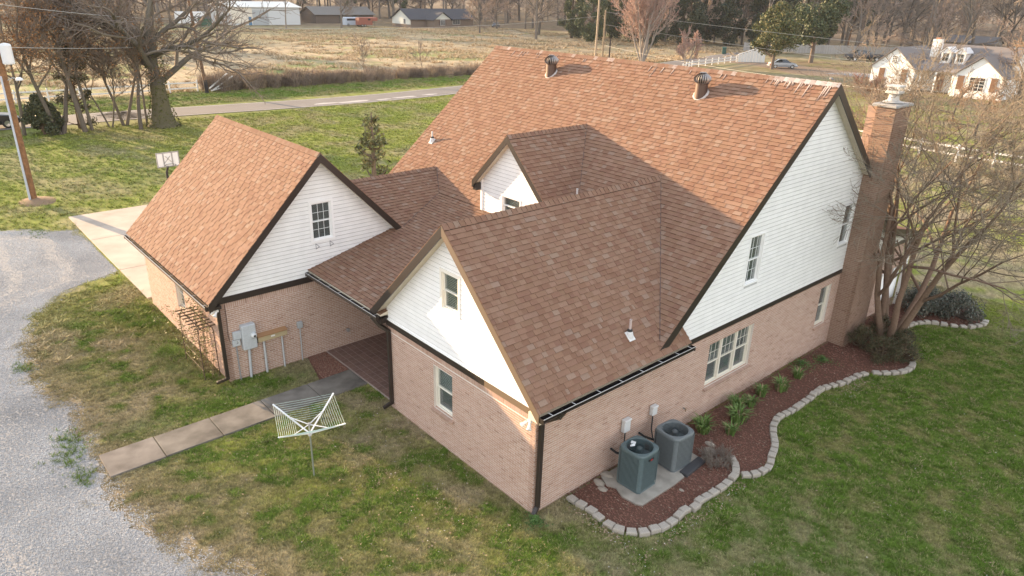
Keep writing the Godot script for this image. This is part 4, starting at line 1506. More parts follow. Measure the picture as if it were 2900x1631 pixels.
	part(ch, "flue", wb, mat(Color.WHITE, 0.5, 0.3))
	wb = MB.new()
	wb.cbox(Transform3D(Basis(), Vector3(0.22, 8.13, -13.9)), Vector3(0.40, 0.07, 0.40), 0.02, Color(0.52, 0.50, 0.46))
	wb.cbox(Transform3D(Basis(), Vector3(0.22, 8.30, -13.9)), Vector3(0.40, 0.05, 0.40), 0.02, Color(0.52, 0.50, 0.46))
	for q in [Vector2(-0.15, -0.15), Vector2(0.15, -0.15), Vector2(-0.15, 0.15), Vector2(0.15, 0.15)]:
		wb.bb(Vector3(0.22 + q.x - 0.02, 8.16, -13.9 + q.y - 0.02), Vector3(0.22 + q.x + 0.02, 8.275, -13.9 + q.y + 0.02), Color(0.5, 0.47, 0.42))
	part(ch, "rain_cap", wb, mat(Color.WHITE, 0.6))

	# --- gutters and downspouts
	gutter("black lined gutter along the wing eave", Vector3(0.372, 2.80, 0.29), Vector3(0.372, 2.80, -4.76), X, [0.05, 0.18, 0.33, 0.47, 0.61, 0.745, 0.87, 0.97])
	gutter("gutter along the breezeway eave", Vector3(-9.6, 2.80, 0.262), Vector3(-5.66, 2.80, 0.262), Z, [0.05, 0.2, 0.35, 0.5, 0.66, 0.82, 0.97], 0.09, Color(0.06, 0.048, 0.042))
	gutter("gutter along the garage eave", Vector3(-17.0, 2.58, 3.272), Vector3(-9.36, 2.58, 3.272), Z, [0.02, 0.12, 0.25, 0.37, 0.5, 0.62, 0.75, 0.87, 0.98], 0.09, Color(0.16, 0.12, 0.09))
	downspout("downspout at the sharp front corner of the wing", [Vector3(0.44, 2.74, -0.35), Vector3(0.40, 2.62, -0.25), Vector3(0.075, 2.40, -0.09), Vector3(0.06, 0.22, -0.085), Vector3(0.10, 0.10, 0.06)], 0.105)
	downspout("downspout where the wing meets the breezeway", [Vector3(-5.9, 2.72, 0.33), Vector3(-5.75, 2.5, 0.2), Vector3(-5.56, 2.36, 0.06), Vector3(-5.56, 0.2, 0.06), Vector3(-5.64, 0.08, 0.28)], 0.1)
	downspout("downspout at the garage corner", [Vector3(-9.5, 2.52, 3.32), Vector3(-9.54, 2.42, 3.2), Vector3(-9.58, 2.3, 2.97), Vector3(-9.58, 0.2, 2.97), Vector3(-9.72, 0.08, 3.24)], 0.1)
	# grey flashing where the eave strip meets the gable
	wb = MB.new()
	wb.prism(frame(Vector3(0, 0, 0), -Z, Y), PackedVector2Array([Vector2(4.0, 3.22), Vector2(4.78, 2.86), Vector2(4.78, 3.06), Vector2(4.55, 3.22), Vector2(4.2, 3.32)]), 0.02, 0.06, Color(0.13, 0.13, 0.14))
	part(house, "flashing", wb, mat(Color.WHITE, 0.6))

	# --- roof vents
	for q in [[-3.45, 1.0], [-9.72, 1.0]]:
		turbine(Vector3(q[0], main_y.call(-9.5), -9.5))
	vent_pipe(Vector3(-0.17, wy.call(-0.17), -3.02), frame(Vector3.ZERO, -Z, Vector3(-1, ws, 0)), 0.42, Color(0.62, 0.50, 0.47))
	vent_pipe(Vector3(-12.75, main_y.call(-6.5), -6.5), frame(Vector3.ZERO, X, Vector3(0, s, -1)), 0.36, Color(0.75, 0.75, 0.74))
	vent_pipe(Vector3(-4.9, main_y.call(-6.05), -6.05), frame(Vector3.ZERO, X, Vector3(0, s, -1)), 0.34, Color(0.75, 0.75, 0.74))
	# bird droppings along the ridge
	var st := MB.new()
	var lt := frame(Vector3(0, RY, RZ), X, Vector3(0, s, -1))
	var rs := RandomNumberGenerator.new()
	rs.seed = 77
	for k in 46:
		var x: float
		var len_: float
		if k < 26:
			x = MR - 0.05 - rs.randf() * 1.1 if rs.randf() < 0.4 else -1.2 + rs.randfn() * 0.28
			len_ = 0.06 + 0.5 * pow(rs.randf(), 3.0)
		else:
			x = rs.randf_range(-12.5, -1.0)
			len_ = rs.randf_range(0.1, 0.5)
		var top := rs.randf_range(-0.16, -0.10)
		var w := rs.randf_range(0.005, 0.022) if k < 26 else rs.randf_range(0.004, 0.010)
		var pl := PackedVector2Array([Vector2(x - w, top - 0.02), Vector2(x + w * 0.2, top + 0.01), Vector2(x + w, top - 0.03), Vector2(x + w * 0.7, top - len_ * 0.6), Vector2(x + w * 0.1, top - len_), Vector2(x - w * 0.5, top - len_ * 0.5)])
		st.piece(lt, pl, -0.17, 0.0, 0.026, 0.031, 0.01, Color(0.46, 0.37, 0.32), Color(0.4, 0.32, 0.28))
	part(house, "dropping_stain", st, mat(Color.WHITE, 0.95), "white bird droppings streaked down from the ridge", true)
	# security lights
	for q in [[Vector3(-9.45, 2.40, 3.05), 0.4], [Vector3(-0.12, 2.40, 0.09), 0.0]]:
		var o := holder(house, "security_light", "")
		var pm := MB.new()
		pm.bb(q[0] - Vector3(0.05, 0.05, 0.04), q[0] + Vector3(0.05, 0.03, 0.02), Color(0.7, 0.69, 0.66))
		part(o, "bracket", pm, mat(Color.WHITE, 0.5))
		for sx in [-1, 1]:
			pm = MB.new()
			var dirv := Vector3(0.5 * sx, -0.7, 0.6).normalized()
			var tt := Transform3D(Basis(Quaternion(Vector3.UP, dirv)), q[0] + Vector3(0.05 * sx, -0.04, 0.03))
			pm.lathe(tt, PackedVector2Array([Vector2(0.0, -0.02), Vector2(0.03, -0.01), Vector2(0.035, 0.06), Vector2(0.058, 0.13), Vector2(0.05, 0.135), Vector2(0.0, 0.12)]), 12, Color(0.74, 0.73, 0.70))
			part(o, "lamp_head", pm, mat(Color.WHITE, 0.35))
	# window box brackets under the garage window
	for zz in [-0.075, -0.53]:
		var pm := MB.new()
		pm.rod(Vector3(-9.63, 3.60, zz), Vector3(-9.63, 3.43, zz), 0.008, 5, Color(0.25, 0.25, 0.26))
		pm.rod(Vector3(-9.63, 3.60, zz), Vector3(-9.45, 3.55, zz - 0.02), 0.008, 5, Color(0.25, 0.25, 0.26))
		pm.rod(Vector3(-9.45, 3.55, zz - 0.02), Vector3(-9.63, 3.43, zz), 0.008, 5, Color(0.25, 0.25, 0.26))
		part(house, "shelf_bracket", pm, mat(Color.WHITE, 0.5))
	# louvred shutters and porch post at the far corner
	for q in [[-16.88, -17.4], [-17.82, -18.36]]:
		var o := holder(house, "shutter", "white louvred shutter near the front corner")
		var pm := MB.new()
		var a: float = -q[0]
		var b: float = -q[1]
		for r in [[a, 0.36, b, 0.44], [a, 1.50, b, 1.58], [a, 0.44, a + 0.06, 1.50], [b - 0.06, 0.44, b, 1.50]]:
			pm.prism(txp, rect(r[0], r[1], r[2], r[3]), 0.01, 0.045, WHITE)
		part(o, "frame", pm, mat(Color.WHITE, 0.5))
		var y := 0.46
		pm = MB.new()
		while y < 1.48:
			pm.box(Transform3D(Basis(Vector3.BACK, 0.6), Vector3(0.024, y + 0.02, -(a + b) * 0.5)), Vector3(0.008, 0.045, b - a - 0.12), WHITE)
			y += 0.05
		part(o, "louvre", pm, mat(Color.WHITE, 0.5))
	wb = MB.new()
	wb.cbox(Transform3D(Basis(), Vector3(0.12, 1.36, -18.58)), Vector3(0.13, 2.72, 0.13), 0.015, WHITE)
	part(house, "porch_post", wb, mat(Color.WHITE, 0.5))
	# small fittings on the brick
	wb = MB.new()
	wb.bb(Vector3(-9.65, 0.97, -2.0), Vector3(-9.62, 1.05, -1.86), Color(0.6, 0.5, 0.3))
	part(house, "outlet_cover", wb, mat(Color.WHITE, 0.5))
	wb = MB.new()
	wb.rod(Vector3(0.0, 0.62, -5.35), Vector3(0.09, 0.60, -5.35), 0.018, 8, Color(0.25, 0.24, 0.22))
	wb.rod(Vector3(0.09, 0.64, -5.35), Vector3(0.09, 0.54, -5.35), 0.015, 8, Color(0.4, 0.3, 0.2))
	part(house, "hose_tap", wb, mat(Color.WHITE, 0.4, 0.5))
	wb = MB.new()
	wb.rod(Vector3(-9.63, 0.55, -0.9), Vector3(-9.56, 0.55, -0.9), 0.06, 12, Color(0.3, 0.28, 0.27))
	part(house, "vent_hood", wb, mat(Color.WHITE, 0.5))
	print("bricks ", brick_list.size())
	lay_bricks()

func turbine(at: Vector3) -> void:
	var o := holder(house, "turbine_vent", "dark metal turbine vent near the ridge")
	var up := Transform3D(Basis(), at)
	var mb := MB.new()
	var base := Transform3D(Basis(Vector3.RIGHT, atan(0.85)), at + Vector3(0, 0.012, 0))
	mb.lathe(base, PackedVector2Array([Vector2(0.25, 0.0), Vector2(0.235, 0.012), Vector2(0.18, 0.02)]), 18, Color(0.48, 0.43, 0.40))
	part(o, "flashing", mb, mat(Color.WHITE, 0.8))
	mb = MB.new()
	mb.lathe(up, PackedVector2Array([Vector2(0.185, -0.2), Vector2(0.178, 0.30), Vector2(0.20, 0.31), Vector2(0.20, 0.33), Vector2(0.0, 0.33)]), 20, Color(0.095, 0.055, 0.042))
	part(o, "collar", mb, mat(Color.WHITE, 0.45, 0.2))
	mb = MB.new()
	mb.lathe(up, PackedVector2Array([Vector2(0.11, 0.33), Vector2(0.15, 0.42), Vector2(0.15, 0.5), Vector2(0.06, 0.6), Vector2(0.0, 0.6)]), 14, Color(0.015, 0.012, 0.01))
	part(o, "core", mb, mat(Color.WHITE, 0.8))
	# curved vanes
	for k in 22:
		mb = MB.new()
		var a := TAU * k / 22.0
		var prev := []
		for i in 7:
			var f := i / 6.0
			var r := 0.19 + 0.085 * sin(f * PI) - 0.10 * f * f
			var y := 0.33 + 0.275 * f
			var p0 := Vector3(cos(a) * r, y, sin(a) * r)
			var p1 := Vector3(cos(a + 0.15) * (r - 0.025), y, sin(a + 0.15) * (r - 0.025))
			var cur := [at + p0, at + p1]
			if i > 0:
				mb.quad(prev[0], prev[1], cur[1], cur[0], Color(0.34, 0.30, 0.28))
			prev = cur
		part(o, "vane", mb, mat(Color.WHITE, 0.4, 0.5))
	mb = MB.new()
	mb.lathe(up, PackedVector2Array([Vector2(0.11, 0.600), Vector2(0.085, 0.622), Vector2(0.0, 0.63)]), 16, Color(0.09, 0.065, 0.055))
	part(o, "top_cap", mb, mat(Color.WHITE, 0.3, 0.7))

func vent_pipe(at: Vector3, t: Transform3D, h: float, col: Color) -> void:
	var o := holder(house, "vent_pipe", "")
	var mb := MB.new()
	var tt := Transform3D(t.basis, at)
	mb.prism(tt, PackedVector2Array([Vector2(-0.10, -0.13), Vector2(0.10, -0.13), Vector2(0.10, 0.11), Vector2(-0.10, 0.11)]), 0.012, 0.028, Color(0.66, 0.65, 0.63))
	part(o, "flashing", mb, mat(Color.WHITE, 0.6))
	mb = MB.new()
	mb.lathe(Transform3D(Basis(), at), PackedVector2Array([Vector2(0.10, -0.02), Vector2(0.075, 0.1), Vector2(0.05, 0.13)]), 14, Color(0.6, 0.59, 0.58))
	part(o, "boot", mb, mat(Color.WHITE, 0.6))
	mb = MB.new()
	mb.lathe(Transform3D(Basis(), at), PackedVector2Array([Vector2(0.062, 0.125), Vector2(0.058, 0.17), Vector2(0.03, 0.18)]), 14, Color(0.03, 0.03, 0.03))
	part(o, "seal", mb, mat(Color.WHITE, 0.7))
	mb = MB.new()
	mb.lathe(Transform3D(Basis(), at), PackedVector2Array([Vector2(0.03, 0.0), Vector2(0.03, h), Vector2(0.023, h), Vector2(0.023, h - 0.1)]), 12, col)
	part(o, "pipe", mb, mat(Color.WHITE, 0.6, 0.0, grain(0.08, 0.6, 256, 94, 3), 0.3))

# ---------------------------------------------------------------- yard things
func build_yard() -> void:
	condenser(Vector3(0.77, 0.075, -2.58), 0.02, 1.0, 0.70, Color(0.10, 0.145, 0.15), "blue green air conditioner nearest the wing corner", true)
	condenser(Vector3(0.80, 0.075, -3.88), -0.06, 0.92, 0.72, Color(0.155, 0.178, 0.188), "grey air conditioner beside the black pad", false)
	# pad
	var mb := MB.new()
	var flat := Transform3D(Basis(Vector3(1, 0, 0), Vector3(0, 0, -1), Vector3(0, 1, 0)), Vector3.ZERO)
	mb.prism(flat, PackedVector2Array([Vector2(0.12, 2.1), Vector2(0.42, 1.96), Vector2(0.62, 2.06), Vector2(0.9, 1.93), Vector2(1.28, 1.97), Vector2(1.40, 2.05), Vector2(1.41, 3.2), Vector2(1.385, 3.62), Vector2(1.2, 3.70), Vector2(1.2, 4.55), Vector2(0.1, 4.6)]), 0.0, 0.075, Color(0.40, 0.365, 0.315), Color(0.33, 0.29, 0.25))
	single("concrete_pad", mb, mat(Color.WHITE, 0.95, 0.0, grain(0.02, 0.6, 256, 101, 5), 2.3, 0.3), "rough concrete pad under the air conditioners", "pad")
	mb = MB.new()
	mb.cbox(Transform3D(Basis(Vector3.UP, 0.08), Vector3(1.28, 0.068, -4.1)), Vector3(0.22, 0.10, 0.86), 0.015, Color(0.045, 0.046, 0.05))
	single("rubber_mat", mb, mat(Color.WHITE, 0.8), "black plastic slab edging the grey air conditioner", "slab")
	# disconnect boxes with whips
	for q in [[-2.92, 0.97, 1.30, 0.31, 0.62, "grey electric disconnect box left of the two on the side wall"], [-3.96, 1.02, 1.26, 0.26, 0.52, "grey electric disconnect box right of the two on the side wall"]]:
		var o := thing("disconnect_box", q[5], "electric box", "disconnect boxes on the side wall", Vector3(0, 0, q[0]))
		mb = MB.new()
		mb.cbox(Transform3D(Basis(), Vector3(0.065, (q[1] + q[2]) * 0.5, 0)), Vector3(0.11, q[2] - q[1], q[3] * 0.72), 0.012, Color(0.56, 0.57, 0.57))
		part(o, "box", mb, mat(Color.WHITE, 0.45))
		mb = MB.new()
		mb.cbox(Transform3D(Basis(), Vector3(0.078, q[2] - 0.01, 0)), Vector3(0.13, 0.04, q[3] * 0.76), 0.01, Color(0.60, 0.61, 0.61))
		part(o, "lid", mb, mat(Color.WHITE, 0.45))
		mb = MB.new()
		mb.tube(PackedVector3Array([Vector3(0.06, q[1], 0.0), Vector3(0.07, q[1] - 0.2, 0.01), Vector3(0.10, q[1] - 0.4, 0.05), Vector3(0.2, q[4] - 0.1, 0.09), Vector3(0.36, q[4] - 0.12, 0.14)]), PackedFloat32Array([0.018, 0.018, 0.018, 0.018, 0.018]), 6, Color(0.03, 0.032, 0.035))
		part(o, "conduit", mb, mat(Color.WHITE, 0.5))
		mb = MB.new()
		mb.tube(PackedVector3Array([Vector3(0.0, 0.62, 0.42), Vector3(0.16, 0.58, 0.40), Vector3(0.40, 0.55, 0.28)]), PackedFloat32Array([0.028, 0.03, 0.028]), 7, Color(0.02, 0.02, 0.02))
		part(o, "insulated_line", mb, mat(Color.WHITE, 0.9))
	edging()
	dryer()
	arbor()
	meters()
	hoop()
	near_pole()
	# pale rocks by the pad
	var k := 0
	for q in [[0.22, -1.92, 0.17, "flat pale rock on the mulch left of the concrete pad"], [0.16, -2.28, 0.20, "larger pale rock between pad and brick wall"], [0.42, -1.82, 0.13, "white rock at the front of the concrete pad"], [0.30, -2.55, 0.14, "rock against the wall behind the blue green unit"], [1.62, -3.2, 0.075, "small pale stone lying on the mulch strip"], [1.12, -5.05, 0.16, "flat pale rock beside the grey twiggy shrub"], [0.95, -5.28, 0.14, "pale rock next to the first daylily clump"]]:
		var o := MB.new()
		rock(o, Vector3(q[0], 0.06, q[1]), q[2], 300 + k)
		single("rock", o, mat(Color.WHITE, 0.95, 0.0, grain(0.08, 0.6, 256, 102, 4), 0.3), q[3], "rock", "rocks round the concrete pad")
		k += 1
	# bird on the ridge
	mb = MB.new()
	var at := Vector3(-0.02, 8.61, -10.243)
	mb.lathe(Transform3D(Basis(Vector3(0, 0, 1), 1.25), at + Vector3(0.07, 0.085, 0)), PackedVector2Array([Vector2(0.0, -0.02), Vector2(0.022, -0.01), Vector2(0.042, 0.05), Vector2(0.045, 0.09), Vector2(0.03, 0.13), Vector2(0.0, 0.15)]), 10, Color(0.20, 0.195, 0.20))
	mb.lathe(Transform3D(Basis(), at + Vector3(-0.065, 0.115, 0)), PackedVector2Array([Vector2(0.0, -0.035), Vector2(0.028, -0.015), Vector2(0.031, 0.005), Vector2(0.022, 0.028), Vector2(0.0, 0.036)]), 10, Color(0.36, 0.35, 0.34))
	var bo := thing("bird", "small grey bird perched on the roof ridge", "bird")
	bo.scale = Vector3.ONE * 0.62
	bo.position = at * 0.38
	part(bo, "body", mb, mat(Color.WHITE, 0.9))
	mb = MB.new()
	mb.beam(at + Vector3(0.06, 0.09, 0), at + Vector3(0.19, 0.05, 0), 0.035, 0.012, Color(0.10, 0.10, 0.11))
	part(bo, "tail", mb, mat(Color.WHITE, 0.9))
	mb = MB.new()
	mb.tube(PackedVector3Array([at + Vector3(-0.092, 0.115, 0), at + Vector3(-0.125, 0.108, 0)]), PackedFloat32Array([0.009, 0.001]), 5, Color(0.15, 0.12, 0.08))
	part(bo, "beak", mb, mat(Color.WHITE, 0.6))
	mb = MB.new()
	for zz in [-0.02, 0.02]:
		mb.rod(at + Vector3(0.0, 0.07, zz), at + Vector3(0.0, 0.0, zz), 0.004, 4, Color(0.2, 0.12, 0.08))
	part(bo, "leg", mb, mat(Color.WHITE, 0.8))

func rock(mb: MB, at: Vector3, r: float, sd: int) -> void:
	var q := RandomNumberGenerator.new()
	q.seed = sd
	var rings := []
	for i in 4:
		var f := i / 3.0
		var ring := []
		for k in 8:
			var a := TAU * k / 8.0
			var rr := r * (1.0 - 0.55 * f * f) * q.randf_range(0.8, 1.15)
			ring.append(at + Vector3(cos(a) * rr, -0.04 + f * r * 0.42 + (q.randf() - 0.5) * 0.02, -sin(a) * rr * 0.75))
		rings.append(ring)
	for i in 3:
		for k in 8:
			var j := (k + 1) % 8
			mb.quad(rings[i][k], rings[i][j], rings[i + 1][j], rings[i + 1][k], Color(0.40, 0.35, 0.29))
	for k in range(1, 7):
		mb.tri(rings[3][0], rings[3][k], rings[3][k + 1], Color(0.40, 0.35, 0.29))

func condenser(at: Vector3, turn: float, h: float, w: float, col: Color, label: String, badge: bool) -> void:
	var o := thing("air_conditioner", label, "air conditioner", "air conditioners on the pad", at, turn)
	var m := mat(Color.WHITE, 0.5, 0.0, grain(0.04, 0.8, 256, 111, 3), 0.8)
	var hw := w * 0.5
	var mb := MB.new()
	var cf := Color(0.10, 0.10, 0.10)
	mb.bb(Vector3(-hw + 0.045, 0.03, -hw + 0.045), Vector3(hw - 0.045, h - 0.1, -hw + 0.055), cf)
	mb.bb(Vector3(-hw + 0.045, 0.03, hw - 0.055), Vector3(hw - 0.045, h - 0.1, hw - 0.045), cf)
	mb.bb(Vector3(-hw + 0.045, 0.03, -hw + 0.055), Vector3(-hw + 0.055, h - 0.1, hw - 0.055), cf)
	mb.bb(Vector3(hw - 0.055, 0.03, -hw + 0.055), Vector3(hw - 0.045, h - 0.1, hw - 0.055), cf)
	part(o, "coil", mb, mat(Color.WHITE, 0.8))
	mb = MB.new()
	mb.cbox(Transform3D(Basis(), Vector3(0, 0.02, 0)), Vector3(w + 0.02, 0.05, w + 0.02), 0.06, col * 0.8)
	part(o, "base_pan", mb, m)
	# rounded corner posts
	for sx in [-1.0, 1.0]:
		for sz in [-1.0, 1.0]:
			mb = MB.new()
			var c := Vector3(sx * (hw - 0.09), 0, sz * (hw - 0.09))
			var prev := Vector3.ZERO
			for k in 5:
				var a := PI * 0.5 * k / 4.0
				var d := Vector3(sx * cos(a), 0, sz * sin(a)) * 0.09
				var p := c + d
				if k > 0:
					if sx * sz > 0.0:
						mb.quad(p + Vector3.UP * 0.045, prev + Vector3.UP * 0.045, prev + Vector3.UP * (h - 0.06), p + Vector3.UP * (h - 0.06), col)
					else:
						mb.quad(prev + Vector3.UP * 0.045, p + Vector3.UP * 0.045, p + Vector3.UP * (h - 0.06), prev + Vector3.UP * (h - 0.06), col)
				prev = p
			part(o, "corner_post", mb, m)
	# louvred sides: upright ribs
	for sd in 4:
		mb = MB.new()
		var b := Basis(Vector3.UP, PI * 0.5 * sd)
		var n := 11 if sd % 2 == 1 else 15
		for k in n:
			var x := lerpf(-hw + 0.10, hw - 0.10, (k + 0.5) / n)
			var ww := (w - 0.2) / n
			mb.box(Transform3D(b * Basis(Vector3.UP, 0.12), b * Vector3(x, (h - 0.02) * 0.5, hw - 0.014)), Vector3(ww * 0.6, h - 0.12, 0.022), col)
		for yy in [0.26, 0.5, 0.74]:
			mb.box(Transform3D(b, b * Vector3(0, h * yy, hw - 0.03)), Vector3(w - 0.16, 0.016, 0.01), col)
		part(o, "louvre_panel", mb, m)
	# top cover with round opening
	mb = MB.new()
	var seg := 40
	var prev := []
	for k in seg + 1:
		var a := TAU * k / seg
		var d := Vector3(cos(a), 0, sin(a))
		# superellipse outline
		var e := pow(pow(absf(d.x), 5.0) + pow(absf(d.z), 5.0), -0.2)
		var outer := d * e * (hw + 0.008)
		var ring := [outer + Vector3.UP * (h - 0.075), outer + Vector3.UP * (h - 0.03), outer * 0.965 + Vector3.UP * h, d * 0.315 + Vector3.UP * (h + 0.004), d * 0.305 + Vector3.UP * (h - 0.02), d * 0.295 + Vector3.UP * (h - 0.62)]
		if k > 0:
			for i in 5:
				mb.quad(ring[i], prev[i], prev[i + 1], ring[i + 1], col)
		prev = ring
	part(o, "top_cover", mb, m)
	mb = MB.new()
	mb.lathe(Transform3D(Basis(), Vector3(0, h - 0.63, 0)), PackedVector2Array([Vector2(0.30, 0.0), Vector2(0.0, 0.001)]), 24, col)
	part(o, "fan_well", mb, mat(Color.WHITE, 0.9))
	mb = MB.new()
	for k in 4:
		var a := TAU * k / 4.0 + 0.4
		var b := Basis(Vector3.UP, a)
		mb.box(Transform3D(b * Basis(Vector3.RIGHT, 0.45), b * Vector3(0.14, 0, 0) + Vector3.UP * (h - 0.15)), Vector3(0.21, 0.006, 0.15), Color(0.03, 0.045, 0.05))
	part(o, "fan_blade", mb, mat(Color.WHITE, 0.5))
	mb = MB.new()
	mb.lathe(Transform3D(Basis(), Vector3(0, h - 0.12, 0)), PackedVector2Array([Vector2(0.07, -0.06), Vector2(0.075, 0.06), Vector2(0.05, 0.085), Vector2(0.0, 0.09)]), 16, col * 0.7)
	part(o, "fan_motor", mb, m)
	mb = MB.new()
	for rr in [0.10, 0.14, 0.18, 0.22, 0.26]:
		var pts := PackedVector3Array()
		var rad := PackedFloat32Array()
		for k in 25:
			var a := TAU * k / 24.0
			pts.append(Vector3(cos(a) * rr, h + 0.006 - rr * 0.04, sin(a) * rr))
			rad.append(0.0022)
		mb.tube(pts, rad, 4, col * 0.5, false)
	for k in 10:
		var a := TAU * k / 10.0
		mb.rod(Vector3(cos(a) * 0.06, h - 0.03, sin(a) * 0.06), Vector3(cos(a) * 0.312, h + 0.002, sin(a) * 0.312), 0.003, 4, col * 0.5)
	part(o, "fan_guard", mb, mat(Color.WHITE, 0.5, 0.4))
	if badge:
		mb = MB.new()
		mb.bb(Vector3(hw + 0.002, h - 0.2, -0.08), Vector3(hw + 0.014, h - 0.155, 0.10), Color(0.02, 0.02, 0.022))
		var bo := part(o, "badge", mb, mat(Color.WHITE, 0.4))
		mb = MB.new()
		mb.bb(Vector3(hw + 0.015, h - 0.195, -0.03), Vector3(hw + 0.018, h - 0.162, 0.04), Color(0.45, 0.02, 0.03))
		part(bo, "emblem", mb, mat(Color.WHITE, 0.4))
		mb = MB.new()
		for q in [[-0.17, 0.02, 0.07, 0.3], [-0.11, 0.10, 0.05, 1.1], [-0.13, 0.16, 0.035, 2.0]]:
			mb.box(Transform3D(Basis(Vector3.UP, q[3]) * Basis(Vector3.RIGHT, 0.5 + q[3] * 0.2), Vector3(q[0], h + 0.01, q[1])), Vector3(q[2] * 1.6, 0.004, q[2]), Color(0.62, 0.64, 0.65))
		part(o, "paper_scrap", mb, mat(Color.WHITE, 0.9))

func edging() -> void:
	var runs := [
		["pale grey edging block in the curve round the air conditioners", "edging blocks round the air conditioner bed", [[0.25, -1.01], [0.51, -1.03], [0.78, -1.07], [1.03, -1.03], [1.33, -1.04], [1.57, -1.07], [1.78, -1.22], [1.96, -1.40], [2.05, -1.65], [2.12, -1.87], [2.14, -2.12], [2.11, -2.41], [2.09, -2.66], [2.17, -2.92], [2.12, -3.19], [2.13, -3.45], [2.15, -3.69], [2.16, -3.96], [2.15, -4.23], [2.12, -4.52], [2.06, -4.74], [1.91, -4.96], [1.72, -5.14]], 0.27],
		["weathered edging block along the daylily bed", "edging blocks along the daylily bed", [[2.27, -4.83], [2.39, -5.04], [2.45, -5.29], [2.46, -5.52], [2.38, -5.76], [2.27, -6.02], [2.19, -6.25], [2.09, -6.47], [1.97, -6.67], [1.83, -6.86], [1.70, -7.08], [1.57, -7.33], [1.49, -7.60], [1.45, -7.87], [1.47, -8.12], [1.50, -8.36], [1.51, -8.62], [1.50, -8.86], [1.49, -9.13], [1.50, -9.40], [1.47, -9.66], [1.46, -9.91], [1.46, -10.13], [1.50, -10.40], [1.58, -10.66], [1.66, -10.95], [1.72, -11.22], [1.74, -11.52], [1.78, -11.82], [1.86, -12.08]], 0.24],
		["mossy grey edging block round the crape myrtle bed", "edging blocks round the crape myrtle bed", [[2.07, -12.45], [2.25, -12.68], [2.41, -12.92], [2.54, -13.18], [2.61, -13.45], [2.61, -13.75], [2.52, -14.02], [2.36, -14.28]], 0.28],
		["pale edging block beyond the crape myrtle trunk", "edging blocks beyond the crape myrtle", [[1.40, -15.65], [1.30, -15.88], [1.28, -16.12], [1.26, -16.36], [1.26, -16.62], [1.30, -16.90], [1.36, -17.16], [1.46, -17.42], [1.60, -17.64], [1.80, -17.84], [2.05, -17.98], [2.32, -18.14], [2.55, -18.34], [2.75, -18.56], [2.88, -18.84], [2.94, -19.14], [2.92, -19.44]], 0.25]]
	var m := mat(Color.WHITE, 0.95, 0.0, grain(0.07, 0.55, 256, 103, 4), 0.5, 0.3)
	var meshes := []
	for k in 4:
		var mb := MB.new()
		var w := 1.0
		var tone := jit(Color(0.44, 0.395, 0.34), 0.12)
		# trapezoid block with a rough chamfered top
		var q := RandomNumberGenerator.new()
		q.seed = 900 + k
		var o0 := [Vector2(-0.49, 0.09), Vector2(0.49, 0.09), Vector2(0.40, -0.085), Vector2(-0.40, -0.085)]
		var b0 := []
		var b1 := []
		var b2 := []
		for p: Vector2 in o0:
			var j := Vector2(q.randf() - 0.5, q.randf() - 0.5) * Vector2(0.06, 0.016)
			b0.append(Vector3(p.x, -0.05, p.y))
			b1.append(Vector3(p.x + j.x * 0.4, 0.105, p.y + j.y))
			b2.append(Vector3(p.x * 0.9 + j.x * 0.4, 0.123 + (q.randf() - 0.5) * 0.012, p.y * 0.82 + j.y))
		for i in 4:
			var i2 := (i + 1) % 4
			mb.quad(b0[i], b0[i2], b1[i2], b1[i], tone)
			mb.quad(b1[i], b1[i2], b2[i2], b2[i], tone)
		mb.quad(b2[0], b2[1], b2[2], b2[3], tone)
		meshes.append(mb.mesh())
	for run in runs:
		var pts: Array = run[2]
		for i in pts.size():
			var a: Array = pts[maxi(i - 1, 0)]
			var b: Array = pts[mini(i + 1, pts.size() - 1)]
			var d := Vector2(b[0] - a[0], b[1] - a[1]).normalized()
			var o := inst(numbered("edging_stone"), meshes[rng.randi_range(0, 3)], m)
			add_child(o)
			# outer (wider) side away from the house
			o.transform = Transform3D(Basis(Vector3.UP, atan2(-d.y, d.x) + rng.randf_range(-0.09, 0.09)).scaled_local(Vector3(run[3] * rng.randf_range(0.88, 0.97), rng.randf_range(0.85, 1.1), 1.0)), Vector3(pts[i][0], rng.randf_range(-0.012, 0.006), pts[i][1]))
			o.set_meta("label", run[0])
			o.set_meta("category", "edging stone")
			o.set_meta("group", run[1])

